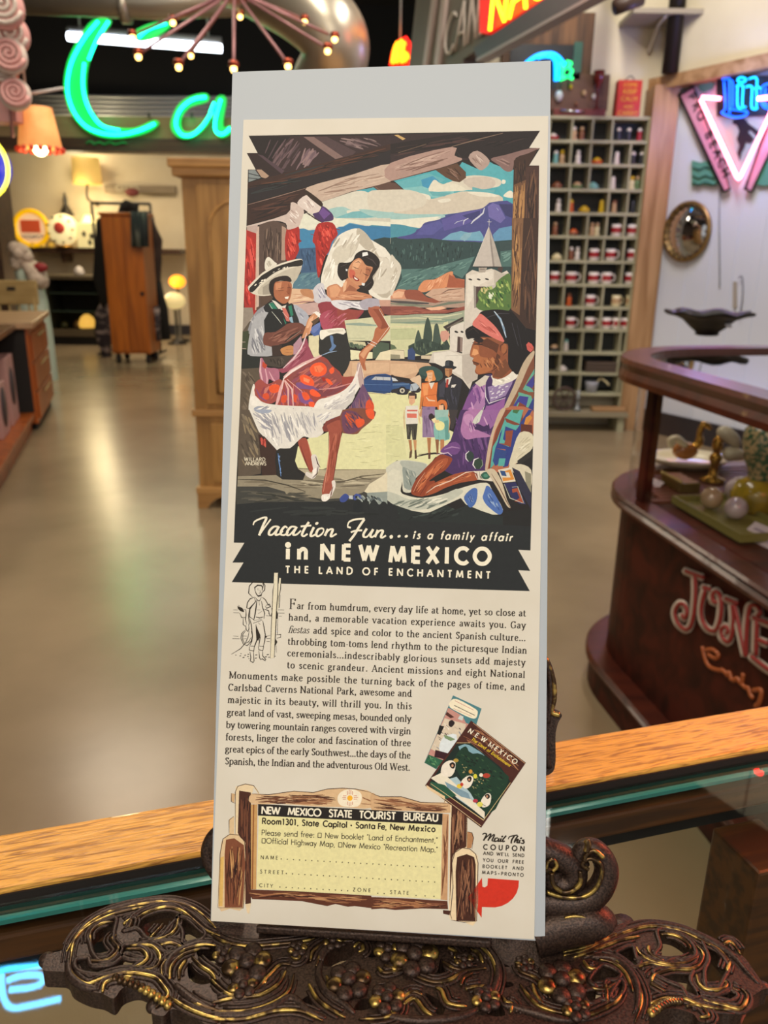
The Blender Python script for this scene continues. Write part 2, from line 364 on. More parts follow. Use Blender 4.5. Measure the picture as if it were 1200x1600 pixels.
ART = '''
@P
#221f1f 388,211 844,203.4 827,230 844,230.4 827,257.6 842.6,257.6 842,340 837.6,520 834,660 830,820 829,860 810,859 828.6,892 810,891 828,923.7 361.5,909.6 380,879 362.6,879 381.4,848 364.8,847.8 367,790 374,640 380,480 385,340 387,264 399,264 385,238 402,238
@A1
#37292b 90,60 1200,52 1200,140 700,270 400,340 140,360 80,320 145,320 78,190 160,190
#231d1f 95,60 420,62 300,180 250,330 160,190
r 26 -58 180 14 #5a474c/#6b5559/#4c3c42 150,80 560,70 520,200 400,330 260,330
r 14 -57 160 22 #7d666b/#8d7474/#6b565d 520,120 700,190 740,240 560,300 450,330
#7f6763 520,65 600,65 830,222 770,238 640,150
#4d3c3f 600,65 700,62 930,180 900,210 830,222
#2e2223 90,195 150,190 370,340 350,370 250,380 150,320
#4f3d45 160,200 200,210 370,330 350,355
r 16 22 170 12 #7b6667/#8b7674/#5b494c 720,70 1190,60 1190,120 1000,170 800,130
#a98d79 150,320 190,320 250,370 225,390 190,380
#7e8687 90,325 140,322 185,385 90,418
s 14 #23262c 90,350 180,372
s 12 #23262c 90,385 170,395
#3a2723 80,425 400,340 700,262 1200,120 1200,175 700,330 80,500
#272226 80,470 500,370 800,300 1200,165 1200,270 540,455 80,585
r 34 -14 260 9 #4d3129/#5a392c/#1b191b/#2f3335 90,440 1190,130 1190,190 90,560
#372522 80,590 540,470 660,570 660,610 540,530 380,670 75,758
r 16 -15 220 10 #4a302a/#553830/#241c1e 90,600 520,490 400,640 90,730
s 6 #94776c 85,595 300,535 540,465
~#bfa999 545,460 900,360 1200,275 1200,415 900,490 665,570 600,520
r 22 -15 240 8 #a98f7f/#8e7668/#d0bba9/#957b6d 580,470 1190,290 1190,400 680,550
s 5 #43302c 665,572 900,495 1200,418
@A2
#33272a 0,45 1170,18 1085,150 960,190 780,240 560,245 490,140 0,265
#241d1f 0,120 500,40 1160,22 1080,150 780,240 560,230 490,140 0,200
r 22 -14 240 9 #4a3432/#3a2b2b/#1b1718 20,150 600,50 1100,60 760,210 500,120 20,220
s 7 #77604f 60,190 280,120
s 7 #87705f 480,140 640,95 880,35
#c4a26a 30,50 60,48 118,78 95,90
~#a98b81 0,268 480,142 500,210 560,245 350,318 0,410
r 30 -15 220 9 #8c6f66/#c1a69a/#75594f/#b5988c 10,275 470,160 500,230 20,395
s 6 #3a2723 0,412 200,360 350,320 560,262
#4fa3ae 0,415 370,320 470,400 560,260 690,320 780,260 890,330 965,320 958,600 0,800
#63aab3 40,420 300,350 430,400 300,470 100,470
#7fbabc 60,470 330,440 500,480 480,560 200,520
#57a6b0 580,280 700,320 790,270 950,330 955,480 880,540 780,370 600,360
#4390b4 240,400 330,370 380,410 300,470 250,450
~#cfc8b8 430,430 600,370 740,370 860,400 850,450 740,470 640,480 500,480 330,480 300,490 330,410 400,430
~#d9d4c2 300,490 330,410 360,405 400,440 470,420 600,480 440,490
~#c3b7aa 570,400 740,375 820,410 790,465 640,470
~#c9bfae 110,520 280,515 320,550 480,510 600,490 850,520 870,580 770,600 700,630 440,670 200,690 0,660 0,560
~#ddd8c8 100,505 200,500 300,520 310,555 250,540 160,525
~#ddd8c8 370,560 450,545 470,565 400,580
~#dcd6c5 600,495 760,500 850,530 700,530
~#dedaca 885,520 930,485 958,500 958,540 900,535
~#dedaca 875,400 900,405 895,430 872,430
#66a7ad 300,490 480,500 420,530 330,525
#66a7ad 640,455 740,480 820,480 810,500 640,490
#74aaac 0,660 200,690 420,670 410,690 180,715 0,690
#93bdb8 30,690 180,700 350,690 200,730 0,715
~#e0dcca 0,700 160,720 400,690 420,700 250,770 170,780 0,750
#4b8da0 0,760 90,757 240,780 200,800 100,820 60,850 0,850
~#4a4c86 60,850 150,805 230,780 270,735 380,710 430,675 520,660 600,645 710,625 750,600 795,575 960,590 955,880 60,880
#5a5596 400,715 520,665 710,630 700,700 560,760 420,800
#3c3d70 560,680 700,640 700,690 640,720
#6c66a4 760,610 800,580 850,600 900,700 860,740 770,690
#383a66 850,590 955,592 955,700 900,680
#565796 250,760 380,720 420,760 330,830 200,830
#6fa0b8 400,870 470,820 550,800 620,815 700,800 720,830 740,880
#82a9b9 540,860 580,820 640,810 620,850 580,880
#5f8fb2 800,830 850,780 950,760 955,870 810,880
s 12 #c9cbd6 735,620 725,660 690,690 650,720 630,745
s 9 #c9cbd6 610,700 575,720 570,750
s 6 #b5b9cf 570,715 520,730 500,745
s 8 #a8add0 830,620 845,640
#5a4031 350,322 520,270 590,340 590,385 540,420 490,410 430,380
r 8 45 120 9 #7c5e50/#8f7163/#3c2a25 380,325 520,280 570,350 540,410
#2c1f1e 0,410 30,410 110,480 95,545 30,565 0,560
#5c443c 0,420 40,425 100,480 60,520 0,470
~#ab948b 610,225 680,172 775,250 740,310 690,320
r 8 50 90 8 #c9b5ab/#8d756c/#bba59b 630,230 680,190 760,250 700,310
~#806561 785,235 900,205 1085,155 1170,152 1090,190 980,230 955,325 900,332 840,280
r 10 30 120 8 #9a7d77/#67504c 800,245 960,210 940,300
#3c2922 965,250 1000,220 1085,190 1150,160 1085,288 1163,288 1160,905 950,905
#6a4a34 965,440 1060,400 1040,905 950,905
#8a6546 960,500 1020,480 1010,905 950,905
#46302a 1060,300 1160,292 1158,905 1060,905
r 44 90 260 8 #a87c4e/#5a3d2c/#b88a58/#3c281f 955,460 1050,420 1040,900 955,900
r 34 90 260 8 #5c4032/#2a1c19/#6e4e3a 1060,330 1155,300 1150,900 1060,900
r 12 90 160 8 #2a1e1c/#533a2c 975,260 1070,230 1060,420 975,440
@A4
#2f4546 0,150 130,165 300,155 480,180 660,185 700,190 950,170 950,700 0,600
r 90 90 40 9 #3c5453/#273b3c/#4a6663/#223233 0,165 660,190 640,300 400,380 0,380
#527370 80,400 300,395 480,345 660,300 600,420 560,470 460,420 330,480 240,560 40,560 90,470
r 60 -25 60 10 #5f827c/#456764/#6c8f88/#3a5957 90,420 650,320 580,430 420,440 240,540 60,550
#4a6a66 860,260 950,240 950,380 860,380
r 16 -30 60 10 #5f827c/#6c8f88 860,270 940,250 940,330 880,350
#35484a 850,190 950,180 950,250 860,260
#b5674a 480,425 510,470 580,480 580,550 440,545 460,450
~#d08a62 215,560 260,490 340,480 400,450 460,420 490,430 440,540 330,560 260,580
r 16 -50 70 9 #dfa07a/#c27a55/#e7b08a 240,550 290,490 450,430 430,540 280,570
#a0583f 440,540 460,440 510,470 580,490 580,545
#c98e71 0,590 60,555 120,560 110,600 150,630 60,640 0,630
#e0b08f 10,600 60,570 110,580 90,620 20,625
~#8f4f3d 110,570 170,560 230,570 290,620 400,640 350,665 240,650 130,635
#c3a18b 270,600 330,555 440,545 580,545 580,640 380,650
s 8 #6b5046 400,590 450,562 560,550
r 12 -8 120 8 #d0b29c/#a98570 290,610 560,560 570,620 400,635
#a98f80 0,630 150,635 350,665 420,650 580,640 580,700 0,700
s 26 #4e4a4a 0,650 120,662 300,668
s 22 #6d7466 320,695 460,665 580,655
s 20 #7b7f6e 0,668 150,680 330,690
#8a4b40 0,690 180,690 290,715 440,720 580,690 580,720 420,745 200,750 60,760 0,765
r 20 0 160 9 #a15d4e/#7a4039/#97564a 0,700 280,720 560,705 400,740 20,755
#e2b192 270,705 400,690 440,705 380,720 320,722
#9aa28c 0,768 200,752 450,750 580,720 580,830 440,860 0,840
s 14 #c8c8a8 0,780 150,770 400,775 560,745
s 16 #7f9482 60,800 260,790 420,800 560,790
s 16 #7b8f82 0,815 180,830 280,840
s 8 #59665c 0,805 120,790 300,800
s 12 #d4ceab 0,850 150,842 300,845 460,850
#c6c79c 0,850 420,845 440,905 0,905
s 6 #8b9479 0,862 200,858
#cfc6ba 590,440 640,405 690,420 790,395 870,430 910,410 935,440 930,720 700,740 640,860 575,860
#b9b0a4 810,400 870,430 930,440 930,560 820,600 810,480
#d9d2c6 600,450 700,430 800,410 800,470 700,520 600,700
#a79d92 690,385 760,380 740,425 690,425
s 10 #62574f 700,400 740,400
e 625,480 16,7 15 #2e2a2a
e 690,480 16,7 15 #2e2a2a
e 755,478 16,7 15 #2e2a2a
#4e3b39 670,535 740,535 735,700 670,700
#8f8780 650,528 670,535 670,700 655,705
#b9b2aa 735,540 760,530 820,520 810,600 760,660 735,660
#bdb4ac 645,378 770,65 815,378
#aca49c 770,65 790,180 815,378 870,380 820,210
#8d857f 775,75 790,180 815,378 800,378 780,200
s 5 #e0dcd4 770,65 645,378
s 8 #3a3433 645,380 700,384 810,382 870,382
#4b3a36 850,382 880,385 870,430 835,400
s 6 #d8d6d0 771,8 771,60
s 6 #d8d6d0 758,28 790,30
~#54713c 700,560 740,535 770,560 820,540 830,500 890,450 940,450 945,700 860,720 720,725 670,690 690,640 680,600
r 60 60 40 14 #3c6132/#6e8b45/#87a356/#2c4a2c/#a9b86a/#4d7a3c 690,560 900,460 940,470 940,700 720,720 680,690
r 8 60 30 14 #b8b070/#c9be86 700,540 770,540 780,580 720,600
r 7 70 30 14 #d8dcc4 770,580 820,580 790,640 760,650
@A6
#c8c9a0 0,60 450,110 470,350 0,400
#9aa28c 0,60 200,60 430,100 410,130 200,130 0,120
s 14 #c3c3a2 0,90 200,80 400,95
s 12 #7b8f7e 0,120 150,118 330,108 440,110
s 14 #d2caa6 0,150 120,148 250,150
s 5 #7f8a6c 0,170 180,165
s 5 #939b78 0,215 200,210
s 5 #7f8a6c 0,250 190,245
#b8bd94 0,170 200,165 190,240 0,250
#c99686 395,185 440,178 465,210 450,255 410,270 385,230
#5a6a50 0,285 30,295 50,320 0,330
~#3a4a42 265,160 290,75 318,150 325,260 260,260
~#405048 330,260 345,140 370,130 385,200 395,290 330,300
~#425248 190,260 215,175 235,220 250,290 195,300
#33423b 140,300 180,280 260,240 400,290 440,250 465,300 460,330 330,340 250,380 140,340
r 26 80 40 10 #4c5d50/#28362f/#5d6d58 200,250 400,250 450,320 250,370 150,330
#364873 135,330 170,310 195,350 190,410 135,405
#d8cdb0 0,330 110,330 110,400 0,400
#8f8a74 0,365 75,370 75,410 0,410
s 4 #6f6552 0,330 105,335 110,400
#c9baa0 240,375 320,375 310,405 240,400
#3a3838 0,402 130,405 300,420 300,432 120,420 0,415
#c6a284 0,415 120,420 300,435 330,470 240,470 180,560 0,530
#d2b090 0,440 200,440 220,500 100,540 0,520
#d9d7a6 0,660 240,650 250,905 0,905
#d4b79a 150,560 240,520 240,640 190,600
#c9c1b6 300,430 330,350 470,330 560,360 580,100 640,120 700,40 700,400 620,640 560,560 490,520 400,440
#d9d3c8 340,360 470,340 560,380 560,540 490,500 340,430
#b7aea4 560,370 620,360 700,400 680,560 600,600 560,530
#d4cdc3 465,150 575,110 570,350 465,335
#3a3331 410,150 570,70 572,105 480,140 450,190 430,170
s 14 #6b6258 440,160 500,130 570,90
#4c3a38 525,225 565,235 562,345 520,350
#8d7a72 545,235 562,235 562,345 545,345
e 515,190 16,8 20 #2a2626
e 560,190 12,8 20 #2a2626
s 5 #a59c92 430,378 560,372
~#2e2a30 0,532 40,540 90,575 170,580 220,610 230,660 170,665 150,640 130,680 60,680 40,665 0,660
#33527f 0,590 100,585 160,600 160,640 60,630 0,645
#54729a 0,598 150,592 140,605 0,612
#c8cdd2 10,545 40,555 60,575 10,575
s 7 #1c2238 0,660 60,672 130,672
e 92,650 34,34 0 #23242c
e 92,650 20,20 0 #c5bfae
e 92,650 10,10 0 #4c4a4a
#aab4bf 150,655 160,600 200,590 225,620 200,650
s 8 #2a2c38 165,610 180,660
~#37504c 225,520 225,480 270,458 340,462 400,500 408,550 370,575 340,560 280,560 245,550
#28403e 225,520 280,540 300,570 245,555
~#d58a4e 280,500 330,490 345,530 350,570 270,575 290,530
#e0b08a 285,510 330,505 325,570 300,590 290,550
s 5 #a04a3a 300,555 320,555
s 4 #6c4433 295,530 325,528
#d4763f 245,590 300,585 330,590 370,585 360,690 370,775 320,780 250,770 260,700 235,720
#e2955c 250,600 300,595 290,690 260,690
#d8d0c4 300,590 345,585 320,640
s 8 #b0582c 270,690 360,680
s 14 #e0c0a0 280,700 300,725 350,730
#c2743a 235,700 260,700 240,790 225,800
#b98a62 240,780 225,840 240,870 250,800
#8a7296 250,775 350,775 355,905 240,905
#776085 290,780 310,780 300,905 270,905
~#2c2c34 370,600 420,560 490,540 555,570 550,640 520,800 510,905 440,905 440,780 400,720 370,720
#3c3c48 380,610 430,560 420,700 380,700
#d8d2c8 430,555 480,540 460,600 435,610
#a33a34 438,560 455,560 450,625 430,625
#d9d4cc 478,605 515,600 500,625 475,625
r 14 80 90 5 #4a4a5c/#22222a 385,620 540,600 510,800 450,780
~#23262c 395,465 425,455 430,420 460,412 492,425 492,455 518,465 490,485 430,480
#3e434a 430,425 460,415 460,455 425,455
#b38057 425,475 485,478 480,520 455,545 430,530
#8c5c3e 460,480 485,480 478,520 458,543
s 4 #3a2a22 430,490 470,490
#c78f66 455,800 480,820 465,850 450,840
~#c9703a 370,735 400,720 435,735 445,780 430,810 420,760 395,755 375,800 365,770
#e3b590 380,765 415,760 415,800 395,815 378,800
~#8fb5ae 355,830 400,810 440,830 465,880 460,905 370,905
#c7d6cc 375,815 415,810 410,830 385,830
#d0a47e 420,860 460,870 455,905 425,905
~#38282a 295,850 320,825 350,850 350,905 300,890
#e8c9a4 320,880 350,865 370,890 350,905 320,900
#3a2c28 140,670 170,658 205,675 205,710 190,720 185,690 150,690 140,720
#d6a684 145,690 190,690 192,740 165,765 145,750
s 5 #5c3c30 148,708 188,708
#d9d5ca 120,770 215,765 225,905 110,905
#c56a5a 125,808 190,808 190,830 125,830
#c56a5a 130,850 195,850 195,862 128,862
s 9 #bfa58a 118,780 108,905
s 9 #d0a47e 222,800 230,905
@A8
#d8d7a8 0,0 165,0 600,200 560,340 400,370 350,440 100,395 0,470
#d0d0a0 0,120 140,130 180,380 60,400 0,440
r 16 0 60 5 #c3c291/#dedcb0/#b8b58a 0,20 140,20 150,360 0,400
s 14 #2b2422 255,365 340,345 400,340 470,350
s 10 #473a30 270,350 370,340
#d9d5ca 165,0 262,0 265,110 170,115
#c9665a 180,0 262,0 260,12 180,12
#d0705f 178,28 255,30 255,64 180,62
s 8 #c39a78 158,0 155,60 160,150
s 8 #d0a47e 268,10 275,70 282,110
#3c3a33 172,112 262,108 250,235 222,235 215,140 205,232 180,228
r 8 85 90 8 #57544a/#282722 180,120 255,115 240,225 190,225
#a4724c 190,235 215,235 220,340 208,355
#c18e62 228,235 255,238 250,340 242,360
#5c4634 200,330 220,310 215,372 195,380
#4c3a2c 238,320 252,310 258,380 240,385
#8d7698 300,0 390,0 395,215 300,215
r 10 88 130 8 #7b6589/#a48eac/#6d5878 305,10 385,10 390,205 305,205
#b07a4e 335,218 368,218 362,330 345,340
s 8 #8c5a3a 350,220 356,330
#5a3a2e 345,340 365,330 362,385 345,385
#95b7b0 395,0 505,0 500,80 480,100 400,110
~#7fb3ac 400,80 500,60 505,140 510,230 400,230
#5f958f 470,90 500,80 508,230 480,232
s 4 #4a7c78 425,110 425,225
~#2f2326 350,40 375,28 395,60 380,85 355,75
#e6d6a8 370,75 400,60 415,90 390,105
~#e2dc9c 400,100 440,88 472,110 465,150 430,162 405,145
#d9c08e 395,80 430,78 430,100 400,105
s 9 #b98a62 500,40 515,80 505,180
#8a5c3e 400,232 430,232 425,335 412,345
#b37a50 440,232 470,232 470,300 440,330
#3a3436 505,0 580,0 540,150 520,150 515,60
@A6
~#3f2d5c 560,905 590,780 620,640 700,560 780,520 960,560 1000,560 840,905
#a376a6 620,905 640,640 690,570 760,540 780,700 740,760 640,905
#b98ab6 700,600 760,540 730,700 700,740
#7d4f8c 640,640 690,620 680,720 620,820 580,905 510,905 560,800 600,700
~#b077ae 560,905 600,800 650,780 700,850 640,905
#8c5896 760,740 900,700 880,850 830,905 700,905
r 14 70 120 12 #9a68a0/#6c4280/#c297be 640,620 760,560 740,700 620,860
#c9c0b4 660,590 740,530 790,540 750,600 700,620
~#432c5e 770,540 960,530 960,580 900,700 760,770 740,700
#8f7aa4 760,620 930,580 960,560 950,600 900,690 780,740
r 26 -25 26 7 #d8d2dc/#e2dee4 770,620 940,570 900,680 780,730
s 7 #e2dde4 740,620 745,700 770,750 900,705
~#ddd8cc 790,530 870,545 950,500 1000,530 960,570 880,600 800,610 800,570
r 16 30 50 9 #b9b3a6/#f0ece0 800,560 880,560 950,520 960,550 880,590
#c8c8be 740,760 715,830 680,905 640,905 700,830
~#8a4f34 655,260 720,230 860,250 900,300 920,260 920,450 950,500 870,555 800,550 790,510 690,525 660,500 670,460 640,420 650,395 620,370
~#a86740 650,300 690,300 700,380 780,400 800,480 700,520 665,490 675,440 645,420 650,390 625,375
#c78a5e 715,240 760,245 790,290 770,320 720,300
#d89a6a 650,320 680,330 690,360 660,375 635,370
#5a3322 700,260 720,300 800,330 860,380 850,440 800,480 850,290 760,240
#6c3e28 640,415 680,430 700,440 680,455 650,445
s 12 #3a2018 645,425 690,438
s 9 #4c2a1c 790,500 840,460 880,420
#70432c 840,450 900,400 940,480 870,550 800,540
r 26 60 50 10 #9c5f3c/#b9774c/#6a3d28/#c08458 690,400 900,360 900,480 820,530 700,480
s 14 #30201c 650,285 690,285 720,290
s 8 #1f1514 640,275 700,262
#221a1c 645,250 690,225 730,250 720,270 690,280
s 10 #5a3322 860,340 860,300 885,280 910,300 905,350 880,375
e 890,320 20,40 10 #9c5f3c
~#181416 585,180 620,150 650,130 700,40 760,20 850,15 960,40 1040,120 1060,200 1120,280 1060,400 1000,520 960,500 920,440 920,300 870,250 760,220 700,230 690,250 640,240 600,245
#181416 1060,150 1130,160 1130,330 1090,360 1050,330
s 5 #4c4a54 750,80 850,45 930,45
s 4 #5c5a66 950,120 1000,300
s 4 #3a3844 990,130 1030,330
s 4 #3a3844 760,180 870,230
s 4 #4a3a34 600,190 650,160 690,200
~#d0736a 640,130 680,70 705,48 760,90 830,160 890,260 860,262 780,225 690,170
r 12 38 100 7 #b5584f/#e08a80/#a04a44 680,80 780,130 860,230 780,210 690,160
s 15 #8fa8c0 810,28 860,90 885,160 905,235
s 6 #e8ecf0 812,28 840,60
s 6 #e8ecf0 868,110 880,140
s 6 #2e4a7c 880,150 892,180
s 6 #e8ecf0 892,190 900,220
#c35a52 1062,290 1080,270 1105,285 1125,320 1095,350 1070,330
s 5 #8a3430 1080,300 1110,325
~#7a4a36 1125,330 1100,360 1000,540 900,760 840,905 1110,905 1120,760
~#b8a58c 1115,340 1040,430 960,620 870,820 835,905 860,905 920,790 1010,620 1070,480 1125,370
#5fa08e 1125,480 1125,520 1060,600 1110,640 1120,660 1080,660 1035,640 1090,540
#3c3c8a 1120,530 1060,610 1110,630 1124,600
#5fa08e 1000,660 1100,690 1110,720 1090,790 1030,760 1010,850 930,830 1000,690
#3c3c8a 1010,690 1080,700 1060,780 1000,740 960,820 940,800
#7a3c2c 1010,740 1060,770 1020,840 970,830
#5fa08e 880,870 960,870 1040,890 1030,905 880,905
#3c4c94 900,885 960,885 1010,905 900,905
#2f3a7c 1060,820 1110,720 1124,700 1110,905 1040,905
#c07a3a 1050,870 1090,840 1110,860 1105,905 1060,905
@A8
#472e5e 600,0 920,0 830,300 800,470 560,520 480,480 400,380 500,330 470,300 520,240
r 50 75 110 14 #5c3a70/#3a2550/#6e4a80/#4f3264 560,60 860,180 800,460 540,480
~#a873a4 640,10 760,0 700,100 720,150 810,190 830,210 720,220 640,230 600,170 610,90
~#b887b2 620,60 660,30 700,60 680,130 640,110
#8f6098 760,0 910,0 860,120 830,150 760,130 720,100
#3a2550 700,150 740,110 780,130 820,110 830,160 780,170
r 12 70 70 9 #c79cc0/#7c5088 640,60 880,20 820,140 660,200
#c8cac0 760,0 775,5 745,95 715,112 690,100 710,60
s 5 #8a8c86 735,70 720,105
~#6c4480 440,330 480,280 560,250 600,300 560,350 500,340
s 12 #9c78a8 470,310 530,290 590,300
s 9 #c8b0cc 410,350 500,335 530,360
~#c9c8b8 0,480 60,420 120,395 200,395 340,425 300,480 230,560 220,640 150,640 140,560 100,500 60,560 0,600
~#a9aea4 130,400 330,425 280,500 200,540 160,470
~#8d9690 145,450 200,470 250,500 220,620 160,610 150,540
r 16 60 60 9 #7c8680/#b9bcb0/#5c6662 160,460 260,480 220,600 170,580
~#d2d0be 0,560 60,470 120,480 140,560 130,640 180,670 300,690 460,660 640,600 800,570 850,640 930,780 880,820 740,800 640,740 500,740 360,800 200,800 0,760
~#b9bcae 0,640 100,660 200,700 400,690 560,620 620,640 540,700 360,770 180,780 0,740
r 30 -18 110 12 #8d958a/#6c756c/#a9ada0/#dedccc 20,660 200,700 420,690 560,640 500,710 340,780 60,750
#262c2c 0,740 60,735 130,760 220,790 340,810 480,745 600,690 640,740 760,790 880,830 1150,830 1150,905 0,905
r 24 -20 80 14 #343c3a/#1f2424/#3e4844 60,780 360,800 500,760 620,740 620,860 60,870
#222020 480,745 600,690 640,750 560,780
~#8a4028 210,640 240,560 300,480 380,400 440,350 520,370 530,400 480,470 400,520 350,560 400,560 330,670 240,670
~#a55434 260,600 330,490 420,400 500,380 470,450 360,520 300,620
r 26 -50 90 9 #6a2e20/#b9663f/#c9774c/#5c281c 240,620 330,480 460,380 480,430 340,560 260,660
~#9c4f30 320,670 350,600 420,560 560,500 690,480 720,500 740,545 600,570 480,610 400,650
r 20 -22 80 8 #b9663f/#7a3826/#cf8358 350,620 440,560 680,490 700,530 480,590
s 6 #3a1c18 240,650 290,560
s 6 #3a1c18 280,665 330,590
s 6 #3a1c18 330,665 380,600
s 6 #cf9a7c 230,640 270,560 320,490
s 7 #e0c8b4 330,650 400,600 520,555 640,490 710,480
e 670,365 34,42 0 #2e3c3a
s 8 #dcd6dc 665,322 640,345 640,380 660,405
e 735,420 38,45 0 #2e3f35
s 9 #e2dce0 740,376 705,390 695,430 715,460
s 6 #8a9c88 765,390 772,430 750,460
#d8d0c0 700,480 840,475 850,560 730,545
s 6 #5c4c44 725,485 735,540
s 6 #5c4c44 745,482 752,545
e 795,515 36,30 0 #2f5c4c
e 795,515 18,14 0 #4c8470
s 7 #2a2a28 760,500 755,525 770,545
s 10 #7a2c24 690,485 720,500 735,540
~#a9664a 920,0 1160,0 1160,200 1000,460 800,470 830,300
~#c0a890 910,0 950,0 870,160 840,300 810,460 790,465 815,280 860,120
#7a4030 950,0 1080,0 1090,100 900,260 840,460 815,460 840,300 880,150
#55a39c 1000,0 1090,0 1060,110 940,60 960,100 1030,140 1000,300 880,280 860,430 830,460 850,290 880,240 950,60
#2f3c80 945,110 1040,150 1060,110 1130,0 1160,0 1030,240 970,440 930,450 950,310 870,300 890,250 905,190
#55a39c 940,90 1020,120 1060,120 1030,160 950,130 930,230 980,270 975,290 900,260
#8a4632 950,165 1010,160 990,290 890,260 940,265 950,230
#2f4480 870,300 960,320 940,400 870,440 850,400
#55a39c 900,380 950,380 940,440 890,440
#3c6c44 1010,0 1060,0 1040,30 1005,20
#c8863c 1110,60 1140,40 1160,60 1120,120 1095,110
#5a2c22 1070,110 1160,120 1160,190 1130,205 1070,180
~#cfc7ae 1060,180 1160,190 1160,300 1060,400 980,440 1000,340
r 14 -40 80 9 #b9b198/#ded8c2 1060,200 1150,210 1140,300 1020,400
#2c2a28 1160,310 1040,400 1060,430 1160,360
~#cdc5ae 980,440 1070,425 1150,470 1150,600 1100,560 1000,480
#8a8672 1100,480 1150,500 1150,780 1120,700
~#c3b59c 800,475 860,465 920,560 960,700 990,765 960,750 900,640 840,540
s 6 #5c3026 840,500 900,600 960,720 990,770
#d8cfbc 890,470 990,450 1030,560 930,570 910,520
#d08a3c 910,490 990,465 1020,545 930,560 925,530 990,530 975,490
#2f4c7c 905,475 945,478 960,520 920,515
#2c2c58 940,575 1030,565 1110,740 1060,735 1000,690
#2c2c40 1000,450 1060,480 1150,650 1150,780 1060,620
#9c4a34 1000,620 1050,610 1080,700 1090,730 1020,715 1060,690 1040,640 1005,650
s 7 #b8bcb0 940,580 985,690 1085,730
s 6 #b8bcb0 1000,605 1045,600 1095,735
~#4768a8 625,680 690,615 730,625 720,720 680,765 650,740
~#4c6cae 770,670 800,595 840,620 900,720 930,790 900,820 840,780 790,730
#d3d1c0 730,640 800,590 770,680 740,740
r 12 70 60 9 #5f80bc/#385490/#8fa6c8 640,670 720,640 690,750
r 12 60 60 9 #5f80bc/#385490/#8fa6c8 790,620 850,650 910,790 820,740
#222222 930,800 1150,770 1150,905 930,905
@A1
#cfccbd 480,900 480,700 665,572 900,495 1055,462 1202,418 1202,900
#4fa0ad 930,485 1060,462 1202,418 1202,560 1120,530 1010,515
~#d3cfc0 900,500 1000,490 1100,540 1200,550 1200,640 900,640 700,600
~#9cc0bd 700,640 820,610 900,640 1000,660 1200,640 1200,690 950,710 740,690
~#d8d5c6 860,640 930,645 920,680 870,670
#76b0b6 900,650 1202,620 1202,680 1000,700 880,710 760,700
#dedccb 750,705 880,720 1000,700 1202,690 1202,770 1000,750 880,735 830,765 760,790
@A1
#5c443c 1058,452 1110,440 1202,412 1202,556 1160,530 1110,490
s 7 #8f7163 1080,455 1190,535
@P
~#cfc8b8 575,300 600,296 640,296 665,306 660,322 620,330 580,328
~#9cc0bd 560,326 600,330 640,334 690,334 690,340 640,342 590,340
~#dedccb 560,342 600,344 650,340 690,338 640,350 600,352 570,350
~#4b8da0 575,353 600,350 625,350 650,357 640,366 600,372 585,372
@A4
#3c2922 950,0 1160,0 1142,880 1060,860 1010,800 945,720
#7a583e 952,0 1040,0 1010,760 945,715
r 40 90 260 8 #a87c4e/#5a3d2c/#b88a58/#3c281f 955,5 1040,5 1005,740 950,710
r 40 90 260 8 #5c4032/#2a1c19/#6e4e3a/#4a3228 1045,5 1155,5 1138,850 1070,850 1030,780
@A3
#3f7da8 440,120 700,80 1200,60 1200,190 640,300 440,300
#dcdcca 500,0 700,0 1200,0 1200,65 1000,50 880,36 830,65 780,60 640,80 480,80
#c9c5b6 800,0 1200,0 1200,30 1000,20
#7fb3b9 560,0 620,10 600,30 540,0
#4182ab 480,85 520,80 560,95 620,90 620,240 480,240
#3a78a4 780,70 830,65 880,36 1000,60 1200,70 1200,170 1050,170 900,120
s 6 #5f9cb8 830,68 880,40 980,58
#3e5a7c 460,240 620,230 640,420 500,430 460,300
r 24 80 50 10 #4a6a8c/#324c6c/#2c4460 470,240 620,240 630,410 500,420
#55798a 500,430 640,420 650,500 660,560 440,560 430,500
r 18 -30 50 9 #6a8e98/#466a7c 500,440 630,430 640,540 450,540
#2c3f40 1060,170 1150,150 1200,155 1200,300
#dcd8ca 1180,620 1200,600 1200,660
#d8b494 400,660 420,550 600,560 640,640 420,690
r 10 0 120 9 #c79a7c/#e6c8aa 420,580 620,590 600,640 430,650
#c0a29c 420,680 600,660 640,660 650,740 560,760 480,720
s 8 #8a5a64 420,668 520,655 640,655
#b9b1a8 40,770 120,760 130,800 40,830
#5a5044 40,830 120,800 110,905 30,905
#a32e2a 72,90 160,90 150,760 60,740 50,600
r 50 80 90 16 #c43a32/#8a211f/#d9534a/#b23029 70,100 155,100 150,700 60,680
#c9a48f 150,70 165,70 150,720 140,720
~#57463f 170,70 200,35 270,20 350,40 385,80 378,340 200,420 190,690 150,700 160,200
r 40 90 160 9 #6b584e/#43352f/#7f6a5c/#392c28 175,70 370,60 370,330 190,400
#c7aea0 155,65 172,65 170,690 150,700
#a98c7c 350,60 385,80 378,330 345,330
#574439 180,610 290,600 270,640 190,700
~#a52c28 385,90 480,65 490,160 505,180 480,200 485,250 440,330 380,320
r 40 70 60 14 #c63c33/#8a201e/#de5a4c/#b33029 390,95 480,80 480,240 430,310 390,310
~#a42b27 640,40 745,35 785,110 780,140 740,190 720,260 680,320 640,470 620,380 612,220 590,180 610,90
r 64 68 60 14 #c83c33/#8a201e/#de5a4c/#b33029 640,50 740,45 770,120 720,230 690,310 640,440 620,220
s 10 #8a201e 575,125 610,135
s 10 #8a201e 770,85 805,92
s 10 #5c1c1c 480,175 505,180
@A1
~#c9b7ae 385,670 420,580 470,590 525,640 500,720 480,765 395,790 380,740 280,720 160,755 75,765 80,760
#b7a199 75,765 160,755 160,800 150,820 78,795
